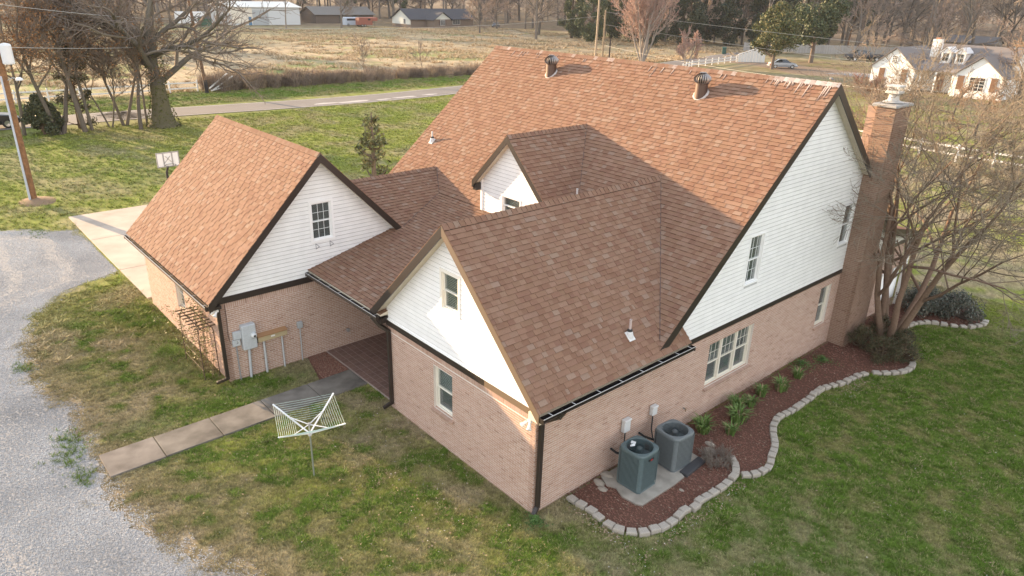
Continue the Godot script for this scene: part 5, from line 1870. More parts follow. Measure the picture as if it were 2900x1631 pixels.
func dryer() -> void:
	var o := thing("rotary_clothes_dryer", "white rotary clothes line standing open on the lawn", "clothes line", "", Vector3(-4.24, 0, 3.03))
	var m := mat(Color.WHITE, 0.35, 0.1)
	var wh := Color(0.74, 0.75, 0.75)
	var mb := MB.new()
	mb.rod(Vector3(0, -0.2, 0), Vector3(0, 1.22, 0), 0.02, 10, Color(0.27, 0.30, 0.27))
	mb.rod(Vector3(0, 1.2, 0), Vector3(0, 1.45, 0), 0.018, 10, Color(0.46, 0.48, 0.46))
	part(o, "pole", mb, mat(Color.WHITE, 0.4, 0.4))
	mb = MB.new()
	mb.lathe(Transform3D(Basis(), Vector3(0, 1.16, 0)), PackedVector2Array([Vector2(0.045, -0.03), Vector2(0.05, 0.0), Vector2(0.045, 0.05), Vector2(0.0, 0.055)]), 12, Color(0.5, 0.5, 0.5))
	mb.lathe(Transform3D(Basis(), Vector3(0, 1.42, 0)), PackedVector2Array([Vector2(0.04, -0.02), Vector2(0.04, 0.03), Vector2(0.0, 0.035)]), 12, Color(0.30, 0.30, 0.30))
	part(o, "hub", mb, mat(Color.WHITE, 0.5))
	var tips := [Vector3(-0.87, 1.70, 0.44), Vector3(-0.42, 1.72, -0.86), Vector3(0.86, 1.69, -0.46), Vector3(0.42, 1.68, 0.89)]
	var root := Vector3(0, 1.18, 0)
	for t: Vector3 in tips:
		mb = MB.new()
		mb.beam(root, t, 0.032, 0.022, wh)
		var ao := part(o, "arm", mb, m)
		mb = MB.new()
		mb.beam(Vector3(0, 1.42, 0), root.lerp(t, 0.56), 0.018, 0.014, wh)
		part(ao, "strut", mb, m)
	for k in 4:
		var a: Vector3 = tips[k]
		var b: Vector3 = tips[(k + 1) % 4]
		for i in 10:
			var f := lerpf(0.42, 0.985, i / 9.0)
			var p := root.lerp(a, f)
			var q := root.lerp(b, f)
			mb = MB.new()
			var mid := (p + q) * 0.5 - Vector3.UP * 0.012
			mb.tube(PackedVector3Array([p, mid, q]), PackedFloat32Array([0.0026, 0.0026, 0.0026]), 4, Color(0.50, 0.66, 0.63))
			part(o, "line", mb, mat(Color.WHITE, 0.6))

func arbor() -> void:
	var o := thing("garden_arbor", "rusty iron garden arbor standing against the garage wall", "arbor")
	var m := mat(Color.WHITE, 0.7, 0.2)
	var c := Color(0.075, 0.048, 0.034)
	var x0 := -10.22
	var x1 := -11.75
	var zf := 3.40
	var zb := 2.97
	var yt := 1.62
	for q in [[x0, zf], [x0, zb], [x1, zf], [x1, zb]]:
		var mb := MB.new()
		var inward := 0.08 if q[1] == zb else -0.08
		mb.tube(PackedVector3Array([Vector3(q[0], 0, q[1]), Vector3(q[0], yt - 0.16, q[1]), Vector3(q[0], yt - 0.04, q[1] + inward * 0.35), Vector3(q[0], yt, q[1] + inward)]), PackedFloat32Array([0.013, 0.013, 0.013, 0.013]), 6, c)
		part(o, "leg", mb, m)
	for x in [x0, (x0 + x1) * 0.5, x1]:
		for y in [0.25, 0.55, 0.85, 1.15]:
			var mb := MB.new()
			mb.rod(Vector3(x, y, zf), Vector3(x, y, zb), 0.008, 5, c)
			part(o, "rung", mb, m)
	for z in [zf, zb]:
		var mb := MB.new()
		mb.beam(Vector3(x0 + 0.05, yt, z + (0.08 if z == zb else -0.08)), Vector3(x1 - 0.05, yt, z + (0.08 if z == zb else -0.08)), 0.022, 0.022, c)
		part(o, "top_rail", mb, m)
	var n := 8
	for k in n:
		var mb := MB.new()
		var x := lerpf(x0 + 0.02, x1 - 0.02, float(k) / (n - 1))
		mb.beam(Vector3(x, yt + 0.03, zf + 0.10), Vector3(x, yt + 0.03, zb - 0.06), 0.032, 0.03, c)
		part(o, "slat", mb, m)
	for y in [0.3, 0.62, 0.94, 1.26]:
		var mb := MB.new()
		mb.rod(Vector3(x0, y, zf), Vector3(x1, y, zf), 0.007, 5, c)
		part(o, "side_bar", mb, m)

func meters() -> void:
	var g := Color(0.50, 0.53, 0.55)
	var gm := mat(Color.WHITE, 0.45, 0.0, grain(0.04, 0.85, 256, 112, 3), 0.7)
	var X0 := -9.645
	var o := thing("electric_meter", "large grey electric meter box on the garage wall", "electric meter")
	var mb := MB.new()
	mb.cbox(Transform3D(Basis(Vector3.BACK, -PI * 0.5), Vector3(X0 + 0.09, 1.32, 2.24)), Vector3(0.76, 0.17, 0.40), 0.018, g)
	part(o, "cabinet", mb, gm)
	mb = MB.new()
	mb.lathe(Transform3D(Basis(Vector3.BACK, -PI * 0.5), Vector3(X0 + 0.175, 1.36, 2.13)), PackedVector2Array([Vector2(0.085, 0.0), Vector2(0.085, 0.05), Vector2(0.075, 0.07), Vector2(0.05, 0.10), Vector2(0.0, 0.105)]), 18, Color(0.58, 0.60, 0.60))
	var dial := part(o, "meter_dial", mb, mat(Color.WHITE, 0.25))
	mb = MB.new()
	mb.lathe(Transform3D(Basis(Vector3.BACK, -PI * 0.5), Vector3(X0 + 0.28, 1.36, 2.13)), PackedVector2Array([Vector2(0.035, 0.0), Vector2(0.03, 0.008), Vector2(0.0, 0.009)]), 12, Color(0.05, 0.05, 0.05))
	part(dial, "dial_face", mb, mat(Color.WHITE, 0.3))
	mb = MB.new()
	mb.rod(Vector3(X0 + 0.06, 0.94, 2.26), Vector3(X0 + 0.06, -0.05, 2.30), 0.04, 10, g)
	part(o, "conduit", mb, gm)
	o = thing("junction_box", "square grey box left of the meter, upper of two", "electric box")
	mb = MB.new()
	mb.cbox(Transform3D(Basis(Vector3.BACK, -PI * 0.5), Vector3(X0 + 0.05, 1.43, 2.55)), Vector3(0.235, 0.09, 0.23), 0.01, g)
	part(o, "box", mb, gm)
	mb = MB.new()
	mb.bb(Vector3(X0 + 0.095, 1.33, 2.45), Vector3(X0 + 0.101, 1.53, 2.65), g)
	part(o, "lid", mb, gm)
	o = thing("cable_box", "small grey cable box left of the meter, lower of two", "electric box")
	mb = MB.new()
	mb.cbox(Transform3D(Basis(Vector3.BACK, -PI * 0.5), Vector3(X0 + 0.04, 1.2, 2.59)), Vector3(0.19, 0.07, 0.22), 0.01, g)
	part(o, "box", mb, gm)
	mb = MB.new()
	mb.tube(PackedVector3Array([Vector3(X0 + 0.04, 1.11, 2.60), Vector3(X0 + 0.04, 0.5, 2.60), Vector3(X0 + 0.07, -0.02, 2.60)]), PackedFloat32Array([0.018, 0.018, 0.018]), 7, Color(0.30, 0.31, 0.32))
	part(o, "conduit", mb, gm)
	mb = MB.new()
	mb.tube(PackedVector3Array([Vector3(X0 + 0.015, 2.42, 2.76), Vector3(X0 + 0.015, 1.9, 2.76), Vector3(X0 + 0.02, 1.5, 2.78), Vector3(X0 + 0.03, 1.2, 2.74), Vector3(X0 + 0.05, 1.15, 2.66), Vector3(X0 + 0.085, 1.2, 2.55), Vector3(X0 + 0.085, 1.26, 2.58)]), PackedFloat32Array([0.006, 0.006, 0.006, 0.006, 0.006, 0.006, 0.006]), 5, Color(0.03, 0.03, 0.03))
	part(o, "cable", mb, mat(Color.WHITE, 0.6))
	o = thing("cable_shelf", "tan box shelf on two grey conduit legs by the wall", "utility box")
	mb = MB.new()
	mb.bb(Vector3(X0 + 0.01, 1.06, 1.13), Vector3(X0 + 0.15, 1.23, 2.0), Color(0.43, 0.35, 0.21))
	part(o, "box", mb, mat(Color.WHITE, 0.6))
	mb = MB.new()
	mb.box(Transform3D(Basis(Vector3.BACK, -0.25), Vector3(X0 + 0.09, 1.255, 1.565)), Vector3(0.19, 0.025, 0.90), Color(0.36, 0.20, 0.10))
	part(o, "lid", mb, mat(Color.WHITE, 0.6))
	mb = MB.new()
	mb.bb(Vector3(X0 + 0.15, 1.13, 1.50), Vector3(X0 + 0.154, 1.18, 1.62), Color(0.7, 0.69, 0.65))
	part(o, "label_plate", mb, mat(Color.WHITE, 0.6))
	for q in [[1.82, 0.034], [1.27, 0.026]]:
		mb = MB.new()
		mb.rod(Vector3(X0 + 0.07, 1.06, q[0]), Vector3(X0 + 0.07, -0.05, q[0]), q[1], 8, Color(0.52, 0.54, 0.55))
		part(o, "conduit", mb, gm)
	mb = MB.new()
	mb.rod(Vector3(X0 + 0.02, 1.1, 2.02), Vector3(X0 + 0.10, 1.1, 2.02), 0.07, 12, Color(0.06, 0.06, 0.065))
	part(o, "gland", mb, mat(Color.WHITE, 0.6))
	o = thing("outlet_box", "small grey box on a thin pipe next to the mulch patch", "electric box")
	mb = MB.new()
	mb.cbox(Transform3D(Basis(Vector3.BACK, -PI * 0.5), Vector3(X0 + 0.05, 1.2, 0.675)), Vector3(0.2, 0.09, 0.16), 0.01, Color(0.40, 0.42, 0.43))
	part(o, "box", mb, gm)
	mb = MB.new()
	mb.rod(Vector3(X0 + 0.05, 1.1, 0.68), Vector3(X0 + 0.05, -0.05, 0.69), 0.017, 8, Color(0.45, 0.47, 0.48))
	part(o, "pipe", mb, gm)

func hoop() -> void:
	var o := thing("basketball_hoop", "basketball hoop with clear backboard behind the garage roof", "basketball hoop", "", Vector3(-26.0, 0, -0.95))
	var mb := MB.new()
	var blk := Color(0.02, 0.02, 0.022)
	mb.tube(PackedVector3Array([Vector3(-0.7, 0, 0.0), Vector3(-0.5, 2.3, 0), Vector3(-0.1, 2.75, 0)]), PackedFloat32Array([0.06, 0.055, 0.05]), 8, blk)
	part(o, "pole", mb, mat(Color.WHITE, 0.5))
	mb = MB.new()
	mb.bb(Vector3(-1.1, 0, -0.4), Vector3(-0.35, 0.16, 0.4), blk)
	part(o, "base", mb, mat(Color.WHITE, 0.6))
	mb = MB.new()
	mb.bb(Vector3(-0.01, 2.70, -0.46), Vector3(0.01, 3.30, 0.46), Color.WHITE)
	part(o, "backboard", mb, mat(Color(0.80, 0.82, 0.83), 0.2))
	mb = MB.new()
	for q in [[2.66, 2.70, -0.5, 0.5], [3.30, 3.34, -0.5, 0.5], [2.70, 3.30, -0.5, -0.46], [2.70, 3.30, 0.46, 0.5]]:
		mb.bb(Vector3(-0.025, q[0], q[2]), Vector3(0.025, q[1], q[3]), Color(0.22, 0.225, 0.23))
	for z in [-0.19, 0.19]:
		mb.bb(Vector3(0.012, 2.70, z - 0.025), Vector3(0.03, 3.30, z + 0.025), Color(0.24, 0.245, 0.25))
	mb.beam(Vector3(0.02, 2.85, 0.17), Vector3(0.02, 3.15, -0.1), 0.02, 0.02, Color(0.2, 0.2, 0.2))
	mb.beam(Vector3(0.022, 2.85, -0.17), Vector3(0.022, 3.15, 0.1), 0.02, 0.02, Color(0.2, 0.2, 0.2))
	part(o, "frame", mb, mat(Color.WHITE, 0.5))
	mb = MB.new()
	var pts := PackedVector3Array()
	var rad := PackedFloat32Array()
	for k in 21:
		var a := TAU * k / 20.0
		pts.append(Vector3(0.3 + cos(a) * 0.23, 2.80, sin(a) * 0.23))
		rad.append(0.012)
	mb.tube(pts, rad, 5, blk, false)
	part(o, "rim", mb, mat(Color.WHITE, 0.5))

func near_pole() -> void:
	var o := thing("utility_pole", "tall brown wooden pole with transformer and conduit on the front lawn", "utility pole", "", Vector3(-33.9, 0, 3.64))
	var mb := MB.new()
	mb.tube(PackedVector3Array([Vector3(0, -0.2, 0), Vector3(0.03, 4.5, 0.0), Vector3(0.06, 10.6, 0)]), PackedFloat32Array([0.185, 0.16, 0.12]), 12, Color(0.27, 0.135, 0.06))
	part(o, "post", mb, mat(Color.WHITE, 0.9, 0.0, grain(0.03, 0.4, 256, 121, 4), 1.6))
	var side := Vector3(0.667, 0, -0.745)
	mb = MB.new()
	mb.lathe(Transform3D(Basis(), side * 0.40 + Vector3(0.05, 6.75, 0.0)), PackedVector2Array([Vector2(0.0, 0.0), Vector2(0.23, 0.01), Vector2(0.25, 0.06), Vector2(0.25, 0.86), Vector2(0.21, 0.93), Vector2(0.0, 0.98)]), 18, Color(0.60, 0.62, 0.64))
	part(o, "transformer", mb, mat(Color.WHITE, 0.4))
	mb = MB.new()
	mb.beam(Vector3(0.05, 6.9, 0), side * 0.3 + Vector3(0.05, 6.9, 0), 0.06, 0.1, Color(0.4, 0.4, 0.4))
	mb.beam(Vector3(0.05, 7.4, 0), side * 0.3 + Vector3(0.05, 7.4, 0), 0.06, 0.1, Color(0.4, 0.4, 0.4))
	part(o, "bracket", mb, mat(Color.WHITE, 0.4, 0.4))
	mb = MB.new()
	var c := Vector3(0.12, 0, 0.13)
	mb.tube(PackedVector3Array([c + Vector3(0.03, -0.1, 0.03), c + Vector3(0.02, 3.0, 0.02), c + Vector3(0.0, 6.2, 0.0)]), PackedFloat32Array([0.06, 0.05, 0.05]), 8, Color(0.40, 0.45, 0.52))
	part(o, "conduit", mb, mat(Color.WHITE, 0.45))
	mb = MB.new()
	mb.tube(PackedVector3Array([Vector3(0.05, 5.95, 0), side * 0.4 + Vector3(0, 6.12, 0), side * 0.62 + Vector3(0, 6.10, 0)]), PackedFloat32Array([0.025, 0.022, 0.022]), 6, Color(0.45, 0.46, 0.47))
	part(o, "lamp_arm", mb, mat(Color.WHITE, 0.4, 0.5))
	mb = MB.new()
	mb.lathe(Transform3D(Basis(), side * 0.72 + Vector3(0, 6.0, 0)), PackedVector2Array([Vector2(0.0, 0.0), Vector2(0.17, 0.02), Vector2(0.16, 0.08), Vector2(0.07, 0.16), Vector2(0.0, 0.17)]), 14, Color(0.62, 0.63, 0.63))
	part(o, "lamp_head", mb, mat(Color.WHITE, 0.3))
	mb = MB.new()
	mb.beam(Vector3(0.06, 10.2, 0) - side * 1.1, Vector3(0.06, 10.2, 0) + side * 1.1, 0.1, 0.12, Color(0.25, 0.14, 0.07))
	part(o, "crossarm", mb, mat(Color.WHITE, 0.9))

# ---------------------------------------------------------------- road side and neighbours
func wire(label: String, a: Vector3, b: Vector3, sag: float, r := 0.02, col := Color(0.42, 0.41, 0.39)) -> void:
	var mb := MB.new()
	var pts := PackedVector3Array()
	var rad := PackedFloat32Array()
	for k in 25:
		var f := k / 24.0
		pts.append(a.lerp(b, f) - Vector3.UP * sag * 4.0 * f * (1.0 - f))
		rad.append(r)
	mb.tube(pts, rad, 4, col)
	single("power_line", mb, mat(Color.WHITE, 0.6), label, "wire", "overhead wires")

func rail_fence(label: String, pts: Array, spacing: float, h: float, rails: Array, leaning := false) -> void:
	var o := thing("rail_fence", label, "fence", "white rail fences")
	var m := mat(Color.WHITE, 0.6, 0.0, grain(0.03, 0.75, 256, 131, 4), 1.5)
	for i in pts.size() - 1:
		var a: Vector3 = pts[i]
		var b: Vector3 = pts[i + 1]
		var n := maxi(1, roundi(a.distance_to(b) / spacing))
		for k in n + (1 if i == pts.size() - 2 else 0):
			var p := a.lerp(b, float(k) / n)
			var mb := MB.new()
			mb.cbox(Transform3D(Basis(), p + Vector3(0, h * 0.5, 0)), Vector3(0.13, h, 0.13), 0.02, Color(0.72, 0.72, 0.71))
			part(o, "post", mb, m)
			if k < n:
				var q := a.lerp(b, float(k + 1) / n)
				for y: float in rails:
					mb = MB.new()
					var j := rng.randf_range(-0.05, 0.05)
					mb.beam(p + Vector3(0, y + j * 0.5, 0.0), q + Vector3(0, y - j * 0.5, 0.0), 0.05, 0.13, jit(Color(0.70, 0.70, 0.69), 0.05))
					part(o, "rail", mb, m)

func pole(label: String, at: Vector3, h: float, r: float, col: Color, lean := Vector3.ZERO, arms := true) -> Node3D:
	var o := thing("utility_pole", label, "utility pole", "", at)
	var mb := MB.new()
	mb.tube(PackedVector3Array([Vector3(0, -0.2, 0), lean * 0.5 + Vector3(0, h * 0.5, 0), lean + Vector3(0, h, 0)]), PackedFloat32Array([r, r * 0.88, r * 0.7]), 9, col)
	part(o, "post", mb, mat(Color.WHITE, 0.9, 0.0, grain(0.03, 0.5, 256, 121, 4), 1.6))
	if arms:
		mb = MB.new()
		mb.beam(lean + Vector3(-0.8, h - 0.5, 0.75), lean + Vector3(0.8, h - 0.5, -0.75), 0.1, 0.12, col)
		part(o, "crossarm", mb, mat(Color.WHITE, 0.9))
		for k in 3:
			mb = MB.new()
			mb.lathe(Transform3D(Basis(), lean + Vector3(-0.75 + 0.75 * k, h - 0.44, 0.7 - 0.7 * k)), PackedVector2Array([Vector2(0.03, 0.0), Vector2(0.06, 0.05), Vector2(0.05, 0.14), Vector2(0.0, 0.16)]), 8, Color(0.35, 0.33, 0.32))
			part(o, "insulator", mb, mat(Color.WHITE, 0.3))
	return o

# simple gabled block: ridge along local x, front towards local +z
func gable_block(o: Node3D, lo: Vector3, hi: Vector3, ridge: float, along_x: bool, wall: Color, roof: Color, over := 0.4, gable_col = null) -> void:
	var gc: Color = wall if gable_col == null else gable_col
	var mb := MB.new()
	mb.bb(lo, hi, wall)
	part(o, "wall", mb, mat(Color.WHITE, 0.85, 0.0, grain(0.05, 0.8, 256, 141, 3), 2.0))
	mb = MB.new()
	var c := (lo + hi) * 0.5
	var e := 0.02
	if along_x:
		var half := (hi.z - lo.z) * 0.5
		for s in [-1, 1]:
			var x: float = lo.x + e if s < 0 else hi.x - e
			var t := frame(Vector3(x, 0, c.z), Vector3.BACK if s < 0 else Vector3.FORWARD, Vector3.UP)
			mb = MB.new()
			mb.prism(t, PackedVector2Array([Vector2(-half, hi.y), Vector2(half, hi.y), Vector2(0, ridge - 0.1)]), -0.1, 0.0, gc)
			part(o, "gable", mb, mat(Color.WHITE, 0.8))
		for s in [-1.0, 1.0]:
			mb = MB.new()
			var slope := (ridge - hi.y) / half
			var d := Vector3(0, -slope, s).normalized()
			var u := Vector3.RIGHT if s > 0 else Vector3.LEFT
			var l := (half + over) / absf(d.z)
			var t := frame(Vector3(c.x, ridge, c.z), u, -d)
			var hl := (hi.x - lo.x) * 0.5 + over
			mb.prism(t, rect(-hl, -l, hl, 0), 0.0, 0.10, roof)
			part(o, "roof", mb, mat(Color.WHITE, 0.9, 0.0, grain(0.12, 0.6, 256, 142, 3), 1.6))
	else:
		var half := (hi.x - lo.x) * 0.5
		for s in [-1, 1]:
			var z: float = lo.z + e if s < 0 else hi.z - e
			var t := frame(Vector3(c.x, 0, z), Vector3.LEFT if s < 0 else Vector3.RIGHT, Vector3.UP)
			mb = MB.new()
			mb.prism(t, PackedVector2Array([Vector2(-half, hi.y), Vector2(half, hi.y), Vector2(0, ridge - 0.1)]), -0.1, 0.0, gc)
			part(o, "gable", mb, mat(Color.WHITE, 0.8))
		for s in [-1.0, 1.0]:
			mb = MB.new()
			var slope := (ridge - hi.y) / half
			var d := Vector3(s, -slope, 0).normalized()
			var u := Vector3.FORWARD if s > 0 else Vector3.BACK
			var l := (half + over) / absf(d.x)
			var t := frame(Vector3(c.x, ridge, c.z), u, -d)
			var hl := (hi.z - lo.z) * 0.5 + over
			mb.prism(t, rect(-hl, -l, hl, 0), 0.0, 0.10, roof)
			part(o, "roof", mb, mat(Color.WHITE, 0.9, 0.0, grain(0.12, 0.6, 256, 142, 3), 1.6))

# fascia strip, window and door helpers for the far houses, on a face frame
func far_window(o: Node3D, t: Transform3D, w: float, h: float, trim: Color, shutters = null) -> void:
	var mb := MB.new()
	mb.prism(t, rect(-w * 0.5 - 0.1, -0.1, w * 0.5 + 0.1, h + 0.1), 0.0, 0.05, trim)
	var wo := part(o, "window", mb, mat(Color.WHITE, 0.6))
	mb = MB.new()
	mb.prism(t, rect(-w * 0.5, 0, w * 0.5, h), 0.05, 0.06, Color(0.03, 0.035, 0.04))
	part(wo, "pane", mb, mat(Color.WHITE, 0.08))
	mb = MB.new()
	for k in range(1, 3):
		mb.prism(t, rect(-w * 0.5 + w * k / 3.0 - 0.02, 0, -w * 0.5 + w * k / 3.0 + 0.02, h), 0.061, 0.075, trim)
	for k in range(1, 4):
		mb.prism(t, rect(-w * 0.5, h * k / 4.0 - 0.02, w * 0.5, h * k / 4.0 + 0.02), 0.0615, 0.0755, trim)
	part(wo, "muntin", mb, mat(Color.WHITE, 0.6))
	if shutters != null:
		for s in [-1.0, 1.0]:
			mb = MB.new()
			mb.prism(t, rect(s * (w * 0.5 + 0.35) - 0.2, -0.05, s * (w * 0.5 + 0.35) + 0.2, h + 0.05), 0.0, 0.06, shutters)
			part(o, "shutter", mb, mat(Color.WHITE, 0.7))

func wheel(o: Node3D, at: Vector3, r: float, axis_: Vector3, w := 0.2) -> void:
	var wo := holder(o, "wheel")
	var b := Basis(Quaternion(Vector3.UP, axis_.normalized()))
	var mb := MB.new()
	mb.lathe(Transform3D(b, at - axis_ * w * 0.5), PackedVector2Array([Vector2(r * 0.6, 0.0), Vector2(r * 0.95, 0.01), Vector2(r, 0.04), Vector2(r, w - 0.04), Vector2(r * 0.95, w - 0.01), Vector2(r * 0.6, w)]), 18, Color(0.02, 0.02, 0.02))
	part(wo, "tyre", mb, mat(Color.WHITE, 0.9))
	mb = MB.new()
	mb.lathe(Transform3D(b, at - axis_ * w * 0.5), PackedVector2Array([Vector2(0.0, w * 0.85), Vector2(r * 0.2, w * 0.9), Vector2(r * 0.62, w * 0.98), Vector2(r * 0.62, 0.02), Vector2(0.0, 0.02)]), 14, Color(0.45, 0.46, 0.47))
	part(wo, "rim", mb, mat(Color.WHITE, 0.3, 0.8))

# a car: length along local x (front at +x), built from stations along its length
func car(called: String, label: String, at: Vector3, turn: float, st: Array, glass_from: int, glass_to: int, col: Color, wheels: Array, r: float, hw: float, roof_col = null) -> Node3D:
	var o := thing(called, label, "pickup truck" if called == "pickup_truck" else "car", "", at, turn)
	var mb := MB.new()
	var gm := MB.new()
	var rm := MB.new()
	# st: x, sill, belt, top, width at belt, width at top
	var rings := []
	for s in st:
		var wb: float = hw * s[4]
		var wt: float = hw * s[5]
		rings.append([Vector3(s[0], s[1], wb * 0.93), Vector3(s[0], lerpf(s[1], s[2], 0.45), wb), Vector3(s[0], s[2], wb * 0.97), Vector3(s[0], s[3], wt), Vector3(s[0], s[3] + (0.03 if s[3] > s[2] + 0.1 else 0.015), 0.0), Vector3(s[0], s[3], -wt), Vector3(s[0], s[2], -wb * 0.97), Vector3(s[0], lerpf(s[1], s[2], 0.45), -wb), Vector3(s[0], s[1], -wb * 0.93)])
	for i in rings.size() - 1:
		for k in 8:
			var tgt := mb
			var cc := col
			if i >= glass_from and i < glass_to:
				var sloped: bool = absf(st[i][3] - st[i + 1][3]) > 0.15
				if k == 2 or k == 5 or (sloped and (k == 3 or k == 4)):
					tgt = gm
					cc = Color(0.015, 0.018, 0.02)
				elif k == 3 or k == 4:
					tgt = rm
					cc = col if roof_col == null else roof_col
			tgt.quad(rings[i][k], rings[i + 1][k], rings[i + 1][k + 1], rings[i][k + 1], cc)
	for e in [0, rings.size() - 1]:
		var q: Array = rings[e]
		for k in range(1, 8):
			mb.tri(q[0], q[k], q[k + 1], col)
	var bm := mat(Color.WHITE, 0.28, 0.35)
	part(o, "body", mb, bm)
	part(o, "window_glass", gm, mat(Color.WHITE, 0.05, 0.0, null, 1.0, 0.8))
	part(o, "roof_panel", rm, bm)
	for x: float in wheels:
		for s in [-1.0, 1.0]:
			wheel(o, Vector3(x, r, s * (hw - 0.1)), r, Vector3(0, 0, s))
	for s in [-1.0, 1.0]:
		var f: Array = st[st.size() - 1]
		mb = MB.new()
		mb.cbox(Transform3D(Basis(), Vector3(f[0] - 0.03, lerpf(f[1], f[2], 0.7), s * hw * 0.66)), Vector3(0.12, 0.13, 0.34), 0.02, Color(0.7, 0.7, 0.68))
		part(o, "headlight", mb, mat(Color.WHITE, 0.1))
		var g: Array = st[0]
		mb = MB.new()
		mb.cbox(Transform3D(Basis(), Vector3(g[0] + 0.03, lerpf(g[1], g[2], 0.72), s * hw * 0.72)), Vector3(0.12, 0.15, 0.26), 0.02, Color(0.35, 0.02, 0.02))
		part(o, "tail_light", mb, mat(Color.WHITE, 0.2))
		mb = MB.new()
		mb.bb(Vector3(0.3, lerpf(st[0][1], st[0][2], 0.78), s * hw * 1.0 - 0.012), Vector3(0.5, lerpf(st[0][1], st[0][2], 0.84), s * hw * 1.0 + 0.012), Color(0.03, 0.03, 0.03))
		part(o, "door_handle", mb, mat(Color.WHITE, 0.4))
	for e in [[st[0], -0.05], [st[st.size() - 1], 0.05]]:
		mb = MB.new()
		mb.cbox(Transform3D(Basis(), Vector3(e[0][0] + e[1], e[0][1] + 0.12, 0)), Vector3(0.14, 0.2, hw * 1.8), 0.03, Color(0.05, 0.05, 0.055) if called == "pickup_truck" else col)
		part(o, "bumper", mb, bm)
	return o

func build_far() -> void:
	var right := Vector3(0.667, 0, -0.745)
	# poles
	pole("leaning brown pole beside the broken white fence", Vector3(-69.1, 0, -17.8), 11.5, 0.17, Color(0.20, 0.11, 0.065), Vector3(-0.5, 0, 0.55))
	var mb := MB.new()
	mb.tube(PackedVector3Array([Vector3(-69.1, 0, -17.8), Vector3(-69.13, 1.3, -17.76)]), PackedFloat32Array([0.20, 0.19]), 9, Color(0.025, 0.022, 0.02))
	part(get_node("utility_pole_001"), "tarred_base", mb, mat(Color.WHITE, 0.9)).position = Vector3(69.1, 0, 17.8)
	pole("taller pale pole of the pair behind the main ridge", Vector3(-78.4, 0, -87.3), 13.5, 0.19, Color(0.45, 0.36, 0.26), Vector3(0.0, 0, -0.1))
	pole("shorter pale pole of the pair behind the main ridge", Vector3(-77.3, 0, -87.9), 8.0, 0.17, Color(0.42, 0.32, 0.21), Vector3(0.0, 0, 0), false)
	var st := thing("guy_post", "short dark guy post next to the pale poles", "post", "", Vector3(-76.2, 0, -88.4))
	mb = MB.new()
	mb.rod(Vector3(0, -0.2, 0), Vector3(0, 3.4, 0), 0.12, 8, Color(0.05, 0.035, 0.03))
	part(st, "post", mb, mat(Color.WHITE, 0.9))
	pole("orange brown pole with grey box by the pickup truck", Vector3(-66.6, 0, -156.0), 13.0, 0.18, Color(0.34, 0.18, 0.09), right * 0.9)
	pole("pale pole rising behind the magnolia trees", Vector3(-84.0, 0, -175.0), 14.5, 0.2, Color(0.50, 0.40, 0.27), Vector3.ZERO)
	# wires
	var NP := Vector3(-33.85, 0, 3.6)
	wire("thin wire crossing the roadside trees, lower of two", NP + Vector3(-0.1, 7.5, -0.3), Vector3(-69.3, 5.0, -17.6), 0.25, 0.012)
	wire("thin wire crossing the roadside trees, upper of two", NP + Vector3(0.0, 9.5, 0.2), Vector3(-69.4, 7.2, -17.5), 0.25, 0.012)
	wire("wire running along the road across the dry field", Vector3(-69.4, 6.5, -17.5), Vector3(-78.4, 7.0, -87.3), 0.9, 0.018)
	wire("topmost wire leaving the pale poles to the right", Vector3(-77.3, 7.7, -87.9), Vector3(-12.0, 4.2, -99.0), 0.25, 0.017, Color(0.5, 0.47, 0.42))
	wire("second wire leaving the pale poles to the right", Vector3(-77.3, 5.7, -87.9), Vector3(-33.4, 3.0, -91.9), 0.2, 0.017, Color(0.5, 0.47, 0.42))
	wire("lowest wire sagging over the main ridge", Vector3(-77.0, 2.4, -87.9), Vector3(-11.7, 4.3, -49.3), 0.5, 0.012, Color(0.5, 0.47, 0.42))
	wire("wire from the tall pale pole into the woods", Vector3(-78.4, 10.4, -87.3), Vector3(-84.0, 12.5, -175.0), 1.2, 0.018)
	# fences
	rail_fence("white two rail fence behind the roadside trees", [Vector3(-70.6, 0, 4.0), Vector3(-70.4, 0, -9.0), Vector3(-70.6, 0, -17.4)], 2.75, 1.2, [0.42, 0.95])
	var br := thing("broken_rail", "fallen white rails tilted up beside the leaning pole", "fence rail")
	for q in [[Vector3(-69.7, 0.35, -18.3), Vector3(-70.3, 1.75, -20.6)], [Vector3(-69.5, 0.2, -18.6), Vector3(-70.0, 1.45, -21.0)], [Vector3(-69.6, 0.15, -18.4), Vector3(-70.2, 0.55, -21.3)]]:
		mb = MB.new()
		mb.beam(q[0], q[1], 0.05, 0.14, Color(0.68, 0.68, 0.67))
		part(br, "rail", mb, mat(Color.WHITE, 0.7))
	rail_fence("white three rail fence behind the chimney and bare tree", [Vector3(-16.0, 0, -49.9), Vector3(-8.1, 0, -49.0), Vector3(6.0, 0, -49.3)], 2.4, 1.25, [0.5, 1.02])
	rail_fence("white fence with short posts seen over the ridge", [Vector3(-58.0, 0, -84.5), Vector3(-61.0, 0, -91.0), Vector3(-63.4, 0, -107.5)], 2.4, 1.15, [0.4, 0.85])
	var pf := thing("panel_fence", "white board fence end stepping up beside the lane", "fence")
	for k in 9:
		mb = MB.new()
		var h := lerpf(1.2, 2.7, k / 8.0)
		var p := Vector3(-63.3, 0, -108.2).lerp(Vector3(-60.5, 0, -111.4), k / 8.0)
		mb.box(Transform3D(Basis(Vector3.UP, 0.85), p + Vector3(0, h * 0.5, 0)), Vector3(0.5, h, 0.04), jit(Color(0.62, 0.62, 0.60), 0.06))
		part(pf, "board", mb, mat(Color.WHITE, 0.7))
	mb = MB.new()
	mb.beam(Vector3(-63.5, 1.25, -108.0), Vector3(-60.4, 2.85, -111.5), 0.12, 0.10, Color(0.74, 0.74, 0.73))
